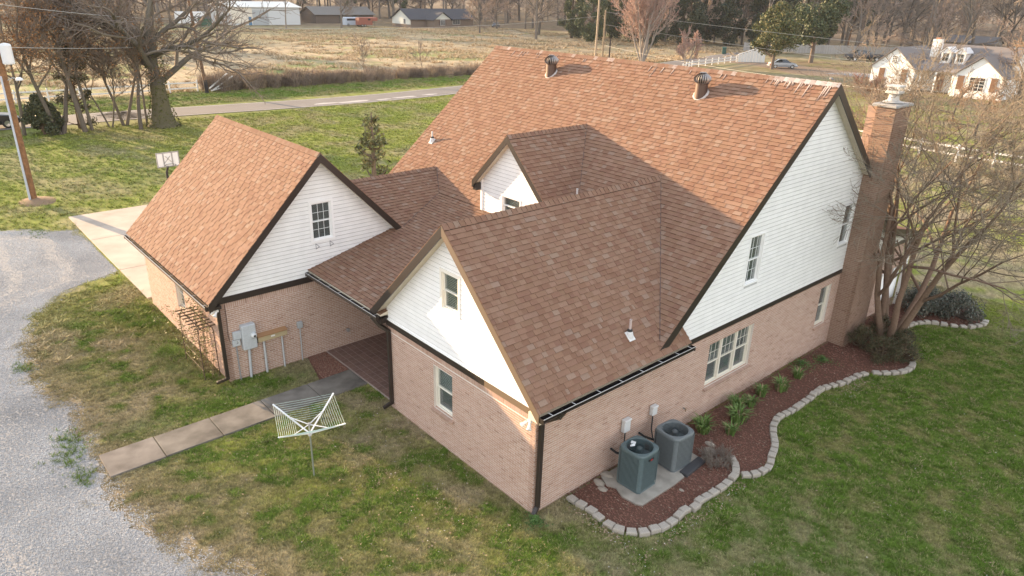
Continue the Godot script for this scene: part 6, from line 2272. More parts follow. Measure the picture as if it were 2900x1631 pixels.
	part(pf, "cap_rail", mb, mat(Color.WHITE, 0.7))
	var wf := thing("privacy_fence", "weathered grey board fence behind the black pickup truck", "fence")
	var a0 := Vector3(-78, 0, -133)
	var a1 := Vector3(-49, 0, -161)
	var np := 17
	for k in np:
		mb = MB.new()
		var p := a0.lerp(a1, float(k) / np)
		var q := a0.lerp(a1, float(k + 1) / np)
		for i in 15:
			var c0 := p.lerp(q, (i + 0.05) / 15.0)
			var c1 := p.lerp(q, (i + 0.95) / 15.0)
			var hh := 1.75 + rng.randf_range(-0.06, 0.06)
			mb.beam(Vector3(c0.x, hh * 0.5, c0.z), Vector3(c1.x, hh * 0.5, c1.z), 0.025, hh, jit(Color(0.33, 0.31, 0.29), 0.12))
		part(wf, "board_panel", mb, mat(Color.WHITE, 0.95))
	# cars
	var sedan := [[-2.2, 0.32, 0.72, 0.75, 0.82, 0.55], [-2.05, 0.25, 0.84, 0.90, 0.95, 0.68], [-1.45, 0.24, 0.90, 0.97, 1.0, 0.74], [-0.75, 0.24, 0.93, 1.40, 1.0, 0.66], [0.35, 0.24, 0.92, 1.42, 1.0, 0.66], [1.10, 0.24, 0.88, 0.94, 1.0, 0.76], [1.85, 0.25, 0.76, 0.82, 0.96, 0.70], [2.15, 0.30, 0.60, 0.65, 0.85, 0.60]]
	var away := atan2(-right.z, right.x)
	car("sedan", "silver sedan parked on the lane under the magnolia", Vector3(-53.0, 0.02, -104.6), away - 0.05, sedan, 2, 5, Color(0.36, 0.39, 0.43), [-1.35, 1.35], 0.33, 0.88)
	var suv := [[-2.3, 0.40, 0.85, 0.9, 0.85, 0.6], [-2.2, 0.30, 1.0, 1.45, 0.97, 0.68], [-1.9, 0.28, 1.02, 1.62, 1.0, 0.70], [0.2, 0.28, 1.0, 1.64, 1.0, 0.70], [0.95, 0.28, 0.98, 1.05, 1.0, 0.8], [1.95, 0.30, 0.86, 0.92, 0.97, 0.74], [2.3, 0.34, 0.68, 0.72, 0.86, 0.6]]
	car("dark_car", "black car driving on the road at the left edge", Vector3(-57.9, 0.035, 2.75), PI * 0.5, suv, 1, 4, Color(0.02, 0.025, 0.03), [-1.4, 1.42], 0.35, 0.92, Color(0.40, 0.36, 0.28))
	var truck := [[-3.1, 0.50, 1.10, 1.12, 0.95, 0.85], [-3.0, 0.45, 1.12, 1.14, 1.0, 0.9], [-0.75, 0.42, 1.14, 1.16, 1.0, 0.9], [-0.70, 0.42, 1.14, 1.78, 1.0, 0.72], [0.95, 0.42, 1.12, 1.80, 1.0, 0.72], [1.55, 0.42, 1.10, 1.17, 1.0, 0.85], [2.8, 0.45, 1.02, 1.08, 0.98, 0.82], [3.05, 0.48, 0.80, 0.84, 0.92, 0.7]]
	var tk := car("pickup_truck", "black pickup truck parked on grass before the grey fence", Vector3(-53.2, 0, -134.5), away + PI + 0.08, truck, 3, 5, Color(0.022, 0.025, 0.032), [-1.85, 1.95], 0.40, 0.98)
	tk.scale = Vector3(1.12, 1.05, 1.1)
	mb = MB.new()
	mb.bb(Vector3(-2.9, 1.145, -0.78), Vector3(-0.85, 1.165, 0.78), Color(0.008, 0.008, 0.009))
	part(tk, "cargo_bed", mb, mat(Color.WHITE, 0.8))
	# bin
	var bin := thing("wheeled_bin", "dark green wheeled bin at the end of the lane", "bin", "", Vector3(-74.9, 0.03, -121.1), 0.5)
	mb = MB.new()
	var t0 := Transform3D(Basis(), Vector3(0, 0.62, 0))
	mb.cbox(t0, Vector3(0.78, 1.15, 0.82), 0.05, Color(0.012, 0.07, 0.055))
	part(bin, "body", mb, mat(Color.WHITE, 0.5))
	mb = MB.new()
	mb.cbox(Transform3D(Basis(Vector3.RIGHT, 0.06), Vector3(0, 1.24, 0)), Vector3(0.84, 0.1, 0.9), 0.03, Color(0.014, 0.085, 0.065))
	part(bin, "lid", mb, mat(Color.WHITE, 0.5))
	for s in [-1.0, 1.0]:
		mb = MB.new()
		mb.rod(Vector3(s * 0.34, 0.12, -0.42), Vector3(s * 0.42, 0.12, -0.42), 0.12, 12, Color(0.02, 0.02, 0.02))
		part(bin, "wheel", mb, mat(Color.WHITE, 0.9))
	far_buildings()

func far_buildings() -> void:
	var X := Vector3.RIGHT
	var Y := Vector3.UP
	var Z := Vector3.BACK
	# white house to the right, front towards +z
	var o := thing("white_house", "white house with two dormers and white chimney behind the bare tree", "house")
	var wh := Color(0.76, 0.755, 0.74)
	var rf := Color(0.20, 0.18, 0.17)
	gable_block(o, Vector3(-33.4, 0, -101), Vector3(-28.0, 2.7, -92.0), 5.05, false, wh, rf, 0.25)
	gable_block(o, Vector3(-28.0, 0, -103), Vector3(-18.6, 2.75, -94.5), 5.55, true, wh, rf, 0.3)
	gable_block(o, Vector3(-23.0, 0, -96), Vector3(-17.7, 2.6, -91.0), 4.75, false, wh, rf, 0.25)
	var mb := MB.new()
	mb.bb(Vector3(-28.2, 2.0, -97.2), Vector3(-27.2, 6.2, -96.3), wh)
	var cp := part(o, "chimney", mb, mat(Color.WHITE, 0.8))
	mb = MB.new()
	mb.bb(Vector3(-27.95, 6.2, -97.0), Vector3(-27.45, 6.4, -96.5), Color(0.35, 0.18, 0.12))
	part(cp, "flue", mb, mat(Color.WHITE, 0.8))
	for x in [-25.9, -24.2]:
		var d := holder(o, "dormer")
		mb = MB.new()
		mb.bb(Vector3(x - 0.55, 3.4, -97.4), Vector3(x + 0.55, 4.75, -95.2), wh)
		var t := frame(Vector3(x, 0, -95.2), X, Y)
		mb.prism(t, PackedVector2Array([Vector2(-0.55, 4.75), Vector2(0.55, 4.75), Vector2(0, 5.3)]), -2.2, 0.0, wh)
		part(d, "dormer_wall", mb, mat(Color.WHITE, 0.8))
		mb = MB.new()
		for s in [-1.0, 1.0]:
			mb.prism(frame(Vector3(x, 5.38, -96.35), Vector3(0, 0, -s), Vector3(-s, 1.0, 0)), rect(-1.3, -0.95, 1.3, 0.0), 0.0, 0.06, Color(0.62, 0.61, 0.60))
		part(d, "dormer_roof", mb, mat(Color.WHITE, 0.9))
		mb = MB.new()
		mb.prism(t, rect(-0.34, 3.75, 0.34, 4.65), 0.0, 0.02, Color(0.05, 0.055, 0.06))
		part(d, "pane", mb, mat(Color.WHITE, 0.08))
		mb = MB.new()
		mb.prism(t, rect(-0.02, 3.75, 0.02, 4.65), 0.021, 0.035, wh)
		mb.prism(t, rect(-0.34, 4.18, 0.34, 4.22), 0.0215, 0.0355, wh)
		part(d, "muntin", mb, mat(Color.WHITE, 0.6))
	far_window(o, frame(Vector3(-30.7, 3.25, -92.0), X, Y), 0.55, 0.8, wh)
	for q in [[-32.0, -92.0], [-29.2, -92.0], [-22.2, -91.0], [-18.6, -91.0]]:
		mb = MB.new()
		mb.prism(frame(Vector3(q[0], 0.9, q[1]), X, Y), rect(-0.35, 0, 0.35, 1.6), 0.0, 0.06, Color(0.16, 0.085, 0.05))
		part(o, "shutter", mb, mat(Color.WHITE, 0.8))
	far_window(o, frame(Vector3(-20.4, 0.9, -91.0), X, Y), 1.6, 1.5, wh)
	mb = MB.new()
	for x in [-27.4, -25.6, -23.6]:
		mb.bb(Vector3(x - 0.08, 0, -92.6), Vector3(x + 0.08, 2.6, -92.44), wh)
	part(o, "porch_post", mb, mat(Color.WHITE, 0.7))
	mb = MB.new()
	mb.prism(frame(Vector3(-25.6, 2.55, -92.4), X, Vector3(0, 0.42, -1)), rect(-2.4, 0, 2.6, 2.3), 0.0, 0.1, rf)
	part(o, "porch_roof", mb, mat(Color.WHITE, 0.9))
	mb = MB.new()
	mb.bb(Vector3(-26.2, 0.1, -94.47), Vector3(-25.2, 2.2, -94.42), Color(0.30, 0.16, 0.09))
	part(o, "door", mb, mat(Color.WHITE, 0.6))
	# ranch house across the field, front towards +x
	o = thing("ranch_house", "low brick house with dark roof and white gables across the field", "house")
	var brick := Color(0.20, 0.15, 0.115)
	var dr := Color(0.055, 0.056, 0.068)
	var wg := Color(0.62, 0.63, 0.58)
	gable_block(o, Vector3(-184, 0, -136.5), Vector3(-174.5, 2.5, -113.5), 5.0, false, brick, dr, 0.6, wg)
	gable_block(o, Vector3(-176, 0, -125.0), Vector3(-170.5, 2.45, -119.0), 4.3, true, brick, dr, 0.5, wg)
	mb = MB.new()
	mb.bb(Vector3(-184.02, 0.9, -113.52), Vector3(-174.48, 2.52, -113.45), wg)
	part(o, "siding", mb, mat(Color.WHITE, 0.8))
	far_window(o, frame(Vector3(-170.5, 0.9, -122.0), -Z, Y), 1.5, 1.3, Color(0.6, 0.6, 0.57), Color(0.10, 0.06, 0.05))
	far_window(o, frame(Vector3(-174.5, 0.9, -130.0), -Z, Y), 2.6, 1.2, Color(0.6, 0.6, 0.57))
	far_window(o, frame(Vector3(-177.4, 1.0, -113.45), X, Y), 1.0, 1.3, Color(0.65, 0.65, 0.62))
	# white metal shed
	o = thing("metal_shed", "long white metal shed far across the field", "shed")
	mb = MB.new()
	mb.bb(Vector3(-212, 0, -90.5), Vector3(-197, 4.6, -70.5), Color(0.55, 0.57, 0.58))
	part(o, "wall", mb, mat(Color.WHITE, 0.6))
	mb = MB.new()
	mb.prism(frame(Vector3(-196.5, 4.62, -78.2), -Z, Vector3(-1, 0.16, 0)), rect(-8.2, 0, 12.8, 8.2), 0.0, 0.12, Color(0.74, 0.72, 0.66))
	mb.prism(frame(Vector3(-212.5, 4.62, -78.2), Z, Vector3(1, 0.16, 0)), rect(-12.8, 0, 8.2, 8.2), 0.0, 0.12, Color(0.74, 0.72, 0.66))
	part(o, "roof", mb, mat(Color.WHITE, 0.5))
	mb = MB.new()
	mb.bb(Vector3(-196.98, 0, -81.0), Vector3(-196.9, 3.9, -76.5), Color(0.36, 0.385, 0.40))
	part(o, "roller_door", mb, mat(Color.WHITE, 0.6))
	mb = MB.new()
	mb.bb(Vector3(-196.98, 0, -76.1), Vector3(-196.9, 2.2, -75.2), Color(0.06, 0.17, 0.30))
	part(o, "door", mb, mat(Color.WHITE, 0.6))
	mb = MB.new()
	mb.bb(Vector3(-196.98, 0.5, -76.4), Vector3(-196.905, 4.5, -70.6), Color(0.66, 0.61, 0.52))
	part(o, "cladding", mb, mat(Color.WHITE, 0.6))
	o = thing("box_trailer", "white box trailer left of the metal shed", "trailer", "", Vector3(-199, 0, -60.5))
	mb = MB.new()
	mb.cbox(Transform3D(Basis(), Vector3(0, 2.0, 0)), Vector3(2.5, 2.8, 7.5), 0.1, Color(0.70, 0.70, 0.70))
	part(o, "body", mb, mat(Color.WHITE, 0.5))
	for z in [-1.2, -0.2]:
		wheel(o, Vector3(1.15, 0.4, z), 0.4, X)
	o = thing("green_dumpster", "dark green dumpster standing before the white trailer", "dumpster", "", Vector3(-190.5, 0, -61.0))
	mb = MB.new()
	mb.cbox(Transform3D(Basis(), Vector3(0, 1.1, 0)), Vector3(2.2, 2.0, 2.8), 0.06, Color(0.03, 0.08, 0.05))
	part(o, "body", mb, mat(Color.WHITE, 0.6))
	mb = MB.new()
	mb.box(Transform3D(Basis(Vector3.BACK, -0.2), Vector3(0, 2.25, 0)), Vector3(2.3, 0.1, 2.9), Color(0.02, 0.025, 0.022))
	part(o, "lid", mb, mat(Color.WHITE, 0.7))
	# low barn behind the trees
	o = thing("low_barn", "long low brown barn with grey roof behind bare trees", "barn")
	gable_block(o, Vector3(-214, 0, -119), Vector3(-204, 2.6, -99.0), 4.6, false, Color(0.13, 0.10, 0.08), Color(0.20, 0.185, 0.17), 0.6)
	mb = MB.new()
	mb.bb(Vector3(-203.98, 0, -113), Vector3(-203.9, 2.3, -107), Color(0.03, 0.028, 0.026))  # near-black panel paints the shade inside an open bay
	part(o, "dark_bay_panel", mb, mat(Color.WHITE, 0.9))
	# horse trailer
	o = thing("horse_trailer", "rusty red gooseneck horse trailer parked in the field", "trailer", "", Vector3(-183.5, 0, -104.5), 0.0)
	var red := Color(0.36, 0.115, 0.075)
	mb = MB.new()
	mb.cbox(Transform3D(Basis(), Vector3(0, 1.5, 0.9)), Vector3(2.1, 2.0, 4.4), 0.08, red)
	part(o, "body", mb, mat(Color.WHITE, 0.6, 0.0, grain(0.05, 0.5, 256, 151, 4), 2.0))
	mb = MB.new()
	mb.cbox(Transform3D(Basis(), Vector3(0, 2.05, -2.1)), Vector3(2.1, 0.95, 1.8), 0.08, red)
	part(o, "gooseneck", mb, mat(Color.WHITE, 0.6, 0.0, grain(0.05, 0.5, 256, 151, 4), 2.0))
	mb = MB.new()
	mb.bb(Vector3(1.051, 1.75, -0.6), Vector3(1.07, 2.2, 0.2), Color(0.02, 0.02, 0.02))
	part(o, "window", mb, mat(Color.WHITE, 0.2))
	mb = MB.new()
	mb.rod(Vector3(0, 0.0, -2.6), Vector3(0, 1.6, -2.6), 0.07, 6, Color(0.1, 0.1, 0.1))
	part(o, "jack", mb, mat(Color.WHITE, 0.6))
	for z in [1.2, 2.1]:
		for s in [-1.0, 1.0]:
			wheel(o, Vector3(s * 1.0, 0.36, z), 0.36, Vector3(s, 0, 0))
	o = thing("blue_van", "pale blue van behind the red horse trailer", "van", "", Vector3(-188.0, 0, -102.0))
	mb = MB.new()
	mb.cbox(Transform3D(Basis(), Vector3(0, 1.35, 0)), Vector3(2.0, 2.1, 4.8), 0.2, Color(0.40, 0.47, 0.55))
	part(o, "body", mb, mat(Color.WHITE, 0.4))
	mb = MB.new()
	mb.bb(Vector3(1.0, 1.5, -1.9), Vector3(1.012, 2.05, 1.9), Color(0.03, 0.035, 0.04))
	part(o, "window", mb, mat(Color.WHITE, 0.1))
	for z in [-1.5, 1.5]:
		wheel(o, Vector3(0.95, 0.34, z), 0.34, X)
	# parked dark car near the ranch house
	var sedan := [[-2.2, 0.32, 0.72, 0.75, 0.82, 0.55], [-1.45, 0.24, 0.90, 0.97, 1.0, 0.74], [-0.75, 0.24, 0.93, 1.40, 1.0, 0.66], [0.35, 0.24, 0.92, 1.42, 1.0, 0.66], [1.10, 0.24, 0.88, 0.94, 1.0, 0.76], [2.15, 0.30, 0.60, 0.65, 0.85, 0.60]]
	car("dark_car", "dark car parked right of the ranch house", Vector3(-172, 0, -143.5), -0.9, sedan, 1, 4, Color(0.03, 0.04, 0.06), [-1.35, 1.35], 0.33, 0.88)
	# houses in the woods to the right
	o = thing("brown_house", "brown roofed house among the trees at the far right", "house")
	gable_block(o, Vector3(-42, 0, -205), Vector3(-30, 2.8, -196), 6.4, true, Color(0.42, 0.36, 0.28), Color(0.20, 0.13, 0.11), 0.5)
	far_window(o, frame(Vector3(-33, 0.9, -196), X, Y), 1.4, 1.2, Color(0.5, 0.48, 0.42))
	o = thing("carport", "flat teal grey carport roof behind the white house", "carport")
	mb = MB.new()
	mb.bb(Vector3(-36.5, 2.5, -163), Vector3(-27.0, 2.75, -157), Color(0.17, 0.24, 0.26))
	part(o, "roof", mb, mat(Color.WHITE, 0.6))
	for q in [Vector2(-36, -157.4), Vector2(-27.5, -157.4), Vector2(-36, -162.6), Vector2(-27.5, -162.6)]:
		mb = MB.new()
		mb.rod(Vector3(q.x, 0, q.y), Vector3(q.x, 2.5, q.y), 0.08, 6, Color(0.4, 0.4, 0.4))
		part(o, "post", mb, mat(Color.WHITE, 0.7))
	o = thing("yard_shed", "low grey shed between trunks behind the pickup truck", "shed")
	gable_block(o, Vector3(-55, 0, -185), Vector3(-45, 2.4, -179), 3.7, true, Color(0.22, 0.20, 0.18), Color(0.15, 0.14, 0.14), 0.3)
	mb = MB.new()
	mb.bb(Vector3(-51.5, 0, -178.98), Vector3(-49.5, 2.0, -178.9), Color(0.07, 0.06, 0.055))
	part(o, "door", mb, mat(Color.WHITE, 0.8))

# ---------------------------------------------------------------- trees and plants
# limbs grow recursively; thick wood goes into one mesh, twigs into another
func grow(tm: MB, cm: MB, p: Vector3, d: Vector3, l: float, r: float, lev: int, P: Dictionary, q: RandomNumberGenerator, tips: Array) -> void:
	var segs: int = P.segs[lev]
	var pts := PackedVector3Array([p])
	var rad := PackedFloat32Array([r])
	var dirs := [d]
	var last: bool = lev == P.n.size()
	for i in segs:
		var w: float = P.wob[lev]
		d = (d + Vector3(q.randf() - 0.5, q.randf() - 0.5, q.randf() - 0.5) * w + Vector3.UP * P.up[lev]).normalized()
		p += d * l / segs
		pts.append(p)
		dirs.append(d)
		rad.append(maxf(r * (1.0 - (i + 1.0) / segs * (0.55 if not last else 0.75)), P.rmin))
	var bark: Color = P.bark
	var f := q.randf_range(0.85, 1.15)
	var col := Color(bark.r * f, bark.g * f, bark.b * f)
	if lev >= 2 and P.has("twig"):
		col = bark.lerp(P.twig, clampf((lev - 1) / 2.0, 0.0, 1.0))
		col = Color(col.r * f, col.g * f, col.b * f)
	var m := tm if lev < P.get("split", 2) else cm
	m.tube(pts, rad, P.sides[lev], col, false)
	if last:
		tips.append([p, d])
		return
	var n: int = P.n[lev]
	for k in n:
		var fr: float = lerpf(P.from[lev], 1.0, (k + q.randf()) / n)
		if k == n - 1:
			fr = 1.0
		var x := fr * segs
		var i0 := mini(int(x), segs - 1)
		var bp := pts[i0].lerp(pts[i0 + 1], x - i0)
		var bd: Vector3 = dirs[i0 + 1]
		var ang: float = deg_to_rad(P.ang[lev]) * q.randf_range(0.6, 1.25)
		if k == n - 1:
			ang *= 0.35
		var ax := bd.cross(Vector3(q.randf() - 0.5, q.randf() - 0.5, q.randf() - 0.5)).normalized()
		var nd := bd.rotated(ax, ang)
		var cl: float = l * P.ratio[lev] * q.randf_range(0.7, 1.15) * lerpf(1.15, 0.75, fr)
		var br: float = lerpf(r, rad[segs], fr) * (0.62 if k < n - 1 else 0.8)
		grow(tm, cm, bp, nd, cl, maxf(br, P.rmin), lev + 1, P, q, tips)

func bare(seed_: int, h: float, r: float, P: Dictionary, stems := 1, lean := 0.0) -> Array:
	var q := RandomNumberGenerator.new()
	q.seed = seed_
	var tm := MB.new()
	var cm := MB.new()
	var tips := []
	for s in stems:
		var a := TAU * s / stems + q.randf() * 0.6
		var d := (Vector3.UP + Vector3(cos(a), 0, sin(a)) * lean * q.randf_range(0.7, 1.3)).normalized()
		grow(tm, cm, Vector3(cos(a), 0, sin(a)) * (0.0 if stems == 1 else 0.12) - Vector3.UP * 0.05, d, h, r, 0, P, q, tips)
	return [tm, cm, tips]

func leaf_quad(mb: MB, p: Vector3, s: float, q: RandomNumberGenerator, col: Color, flat := 0.0) -> void:
	var a := Vector3(q.randf() - 0.5, (q.randf() - 0.5) * (1.0 - flat), q.randf() - 0.5).normalized()
	var b := a.cross(Vector3(q.randf() - 0.5, q.randf() - 0.5 + flat, q.randf() - 0.5)).normalized()
	a *= s
	b *= s * 0.42
	mb.tri(p - a, p + b, p + a, col)
	mb.tri(p - a, p + a, p - b, col)

func leaf_mat(back: Color) -> StandardMaterial3D:
	var key := "leaf %s" % back
	if mats.has(key):
		return mats[key]
	var m := StandardMaterial3D.new()
	m.albedo_color = Color.WHITE
	m.vertex_color_use_as_albedo = true
	m.roughness = 0.6
	m.backlight_enabled = true
	m.backlight = back
	mats[key] = m
	return m

func tree(called: String, label: String, at: Vector3, turn: float, sc: Vector3, trunk: Mesh, crown: Mesh, tmat: Material, cmat: Material, group := "") -> Node3D:
	var o := thing(called, label, "tree" if not called.contains("shrub") else "shrub", group, at, turn)
	o.scale = sc
	o.add_child(inst("trunk", trunk, tmat))
	o.add_child(inst("crown", crown, cmat))
	return o

func base_params() -> Dictionary:
	return {"segs": [5, 5, 4, 3, 2], "wob": [0.18, 0.5, 0.6, 0.7, 0.7], "up": [0.05, 0.08, 0.06, 0.03, 0.02], "sides": [8, 6, 4, 3, 3], "n": [7, 6, 6, 6], "from": [0.32, 0.25, 0.2, 0.15], "ang": [48, 45, 42, 40], "ratio": [0.62, 0.55, 0.52, 0.5], "rmin": 0.012, "bark": Color(0.155, 0.128, 0.105), "twig": Color(0.19, 0.155, 0.13)}

# evergreen or leafy crown of leaf faces round lobes; returns [trunk, crown]
func leafy(seed_: int, h: float, rad: float, base: float, n: int, leaf: float, cols: Array, conic: float, bark: Color) -> Array:
	var q := RandomNumberGenerator.new()
	q.seed = seed_
	var tm := MB.new()
	var cm := MB.new()
	tm.tube(PackedVector3Array([Vector3(0, -0.1, 0), Vector3(0.05, h * 0.4, 0.03), Vector3(0.0, h * 0.92, 0.0)]), PackedFloat32Array([h * 0.028 + 0.04, h * 0.018 + 0.02, 0.02]), 7, bark, false)
	var lobes := []
	var nl := int(26 + n / 900.0)
	for i in nl:
		var f := pow(q.randf(), 0.8)
		var y := lerpf(base, 1.0, f)
		var env := rad * lerpf(sin(clampf((f * 0.9 + 0.12), 0.0, 1.0) * PI) * 0.98 + 0.06, (1.0 - f) * 0.97 + 0.06, conic)
		var a := q.randf() * TAU
		var rr := env * q.randf_range(0.45, 0.95)
		var c := Vector3(cos(a) * rr, y * h, sin(a) * rr)
		lobes.append([c, rad * q.randf_range(0.20, 0.38) * (1.0 - 0.45 * conic * f)])
		var s0 := Vector3(0, maxf(c.y - rr * 0.6, h * base * 0.5), 0)
		tm.tube(PackedVector3Array([s0, s0.lerp(c, 0.6) - Vector3.UP * 0.1, c]), PackedFloat32Array([0.05 + h * 0.004, 0.035, 0.012]), 4, bark, false)
	for i in n:
		var L: Array = lobes[q.randi_range(0, nl - 1)]
		var d := Vector3(q.randfn(), q.randfn() * 0.75, q.randfn()).normalized() * pow(q.randf(), 0.45)
		var p: Vector3 = L[0] + d * L[1]
		var c: Color = cols[q.randi_range(0, cols.size() - 1)]
		var f := q.randf_range(0.75, 1.25)
		leaf_quad(cm, p, leaf * q.randf_range(0.7, 1.3), q, Color(c.r * f, c.g * f, c.b * f))
	return [tm, cm]

func build_plants() -> void:
	var bark := mat(Color.WHITE, 0.95, 0.0, grain(0.05, 0.6, 256, 161, 4), 1.2, 0.2)
	var twigm := mat(Color.WHITE, 0.95, 0.0, null, 1.0, 0.2)
	near_plants(bark, twigm)
	roadside(bark, twigm)
	woods(bark, twigm)

func near_plants(bark: Material, twigm: Material) -> void:
	# crape myrtle: several smooth tan stems and a wide crown of fine twigs
	var P := base_params()
	P.segs = [5, 4, 4, 3, 3, 2]
	P.wob = [0.28, 0.45, 0.55, 0.6, 0.6, 0.6]
	P.up = [0.02, 0.02, 0.01, 0.02, 0.04, 0.05]
	P.sides = [8, 7, 5, 4, 3, 3]
	P.n = [4, 5, 5, 5, 4]
	P.from = [0.36, 0.3, 0.25, 0.25, 0.2]
	P.ang = [50, 46, 44, 40, 38]
	P.ratio = [0.82, 0.76, 0.66, 0.6, 0.6]
	P.rmin = 0.0055
	P.bark = Color(0.24, 0.165, 0.12)
	P.twig = Color(0.235, 0.195, 0.15)
	P.split = 3
	var t := bare(41, 4.9, 0.12, P, 6, 0.42)
	var q := RandomNumberGenerator.new()
	q.seed = 8
	var cm: MB = t[1]
	for tip in t[2]:
		if q.randf() < 0.35:       # dry seed heads
			for k in 3:
				leaf_quad(cm, tip[0] + Vector3(q.randf() - 0.5, q.randf() - 0.5, q.randf() - 0.5) * 0.08, 0.02, q, Color(0.10, 0.072, 0.05))
	var o := tree("crape_myrtle", "bare crape myrtle with smooth tan trunks beside the chimney", Vector3(1.35, 0, -14.9), 0.4, Vector3.ONE, t[0].mesh(), cm.mesh(), bark, twigm)
	# daylily clumps
	var k := 0
	for c in [[0.50, -5.62, 1.35, "spiky green daylily clump nearest the grey air conditioner"], [0.86, -6.75, 1.5, "largest green daylily clump in the middle of the bed"], [0.42, -7.35, 1.2, "green daylily clump close to the brick wall"], [0.62, -7.75, 1.0, "small daylily clump left of the tall window"], [0.50, -8.5, 1.1, "daylily clump under the triple window"], [0.72, -9.2, 1.25, "upright daylily clump past the triple window"], [0.66, -10.3, 1.0, "thin daylily clump towards the chimney"], [1.05, -6.1, 1.0, "low daylily clump near the edging blocks"]]:
		var mb := MB.new()
		q.seed = 600 + k
		for i in 80:
			var a := q.randf() * TAU
			var l: float = q.randf_range(0.28, 0.52) * c[2]
			var b: Vector3 = Vector3(cos(a), 0, sin(a)) * q.randf_range(0.0, 0.14) * c[2]
			var out := Vector3(cos(a), 0, sin(a)) * q.randf_range(0.2, 0.8)
			var p1 := b + (out * 0.45 + Vector3.UP * 0.85) * l * 0.6
			var p2 := p1 + (out * 1.1 + Vector3.UP * 0.15) * l * 0.45
			var sd: Vector3 = Vector3(-sin(a), 0, cos(a)) * 0.014 * c[2]
			var g := q.randf_range(0.75, 1.3)
			var col := Color(0.105 * g, 0.175 * g, 0.04 * g)
			if q.randf() < 0.12:
				col = Color(0.30, 0.25, 0.13)
			mb.quad(b - sd, b + sd, p1 + sd, p1 - sd, col)
			mb.tri(p1 - sd, p1 + sd, p2, col)
		var o2 := thing("daylily", c[3], "plant", "daylilies along the side wall", Vector3(c[0], 0.03, c[1]))
		part(o2, "foliage", mb, leaf_mat(Color(0.10, 0.16, 0.04)))
		k += 1
	# low leafy weeds under the window
	for c in [[0.34, -11.1, 0.5, "bright green leafy weed patch against the wall"], [0.62, -11.9, 0.4, "dull green weeds before the chimney foot"], [0.25, 0.16, 0.24, "clover patch at the foot of the corner downspout"]]:
		var mb := MB.new()
		q.seed = 700 + k
		for i in 420:
			var a := q.randf() * TAU
			var rr: float = minf(absf(q.randfn()) * 0.55, 1.1) * c[2] * (1.0 + 0.45 * sin(a * 3.0 + k))
			var g := q.randf_range(0.7, 1.3)
			leaf_quad(mb, Vector3(cos(a) * rr, q.randf_range(0.02, 0.2) * maxf(1.0 - rr / (c[2] * 1.3), 0.1), sin(a) * rr), 0.03, q, Color(0.07 * g, 0.14 * g, 0.028 * g), 0.6)
		var o2 := thing("weed_patch", c[3], "plant", "", Vector3(c[0], 0.03, c[1]))
		part(o2, "foliage", mb, leaf_mat(Color(0.08, 0.14, 0.03)))
		k += 1
	# grey twiggy shrub beside the pad
	var P2 := base_params()
	P2.segs = [3, 3, 2, 2]
	P2.n = [5, 5, 4]
	P2.from = [0.2, 0.2, 0.2]
	P2.ang = [38, 40, 40]
	P2.ratio = [0.7, 0.65, 0.6]
	P2.wob = [0.5, 0.7, 0.8, 0.8]
	P2.sides = [4, 3, 3, 3]
	P2.rmin = 0.003
	P2.split = 1
	P2.bark = Color(0.20, 0.17, 0.145)
	P2.twig = Color(0.22, 0.185, 0.155)
	t = bare(52, 0.26, 0.012, P2, 16, 0.9)
	tree("grey_shrub", "leafless grey twiggy shrub beside the black pad", Vector3(1.52, 0.02, -4.72), 0.0, Vector3(1.05, 1.25, 1.05), t[0].mesh(), t[1].mesh(), twigm, twigm)
	# boxy evergreen shrubs round the crape myrtle foot
	var cols := [Color(0.050, 0.052, 0.022), Color(0.072, 0.068, 0.026), Color(0.10, 0.075, 0.035), Color(0.045, 0.058, 0.022), Color(0.115, 0.072, 0.036)]
	for c in [[0.98, -13.75, 0.55, 0.75, "dark shrub touching the chimney foot"], [1.75, -13.45, 0.66, 0.75, "olive shrub in front of the crape myrtle trunk"], [2.18, -14.0, 0.55, 0.8, "bronze tipped shrub right of the crape myrtle trunk"], [1.05, -14.95, 0.55, 0.85, "dark shrub between chimney and crape myrtle"], [1.85, -14.85, 0.5, 0.7, "low shrub behind the crape myrtle trunk"]]:
		var s := leafy(800 + k, c[3], c[2], 0.05, 3200, 0.026, cols, 0.0, Color(0.12, 0.09, 0.06))
		tree("evergreen_shrub", c[4], Vector3(c[0], 0.02, c[1]), 0.0, Vector3.ONE, s[0].mesh(), s[1].mesh(), bark, leaf_mat(Color(0.05, 0.05, 0.02)), "shrubs round the crape myrtle")
		k += 1
	# spreading blue green shrub near the front corner
	var bl := [Color(0.10, 0.115, 0.088), Color(0.08, 0.092, 0.072), Color(0.14, 0.142, 0.11), Color(0.14, 0.12, 0.09)]
	for c in [[1.0, -18.9, 1.15, "pale blue green spreading juniper by the front corner"], [2.0, -19.2, 1.0, "grey green juniper at the tip of the bed"]]:
		var s := leafy(830 + k, 0.75, c[2], 0.05, 5200, 0.05, bl, 0.0, Color(0.15, 0.12, 0.1))
		tree("juniper_shrub", c[3], Vector3(c[0], 0.0, c[1]), 0.3 * k, Vector3(1.0, 1.0, 0.85), s[0].mesh(), s[1].mesh(), bark, leaf_mat(Color(0.06, 0.08, 0.06)), "junipers at the front corner")
		k += 1
	# climbing rose on the arbor
	var mb := MB.new()
	var lb := MB.new()
	q.seed = 91
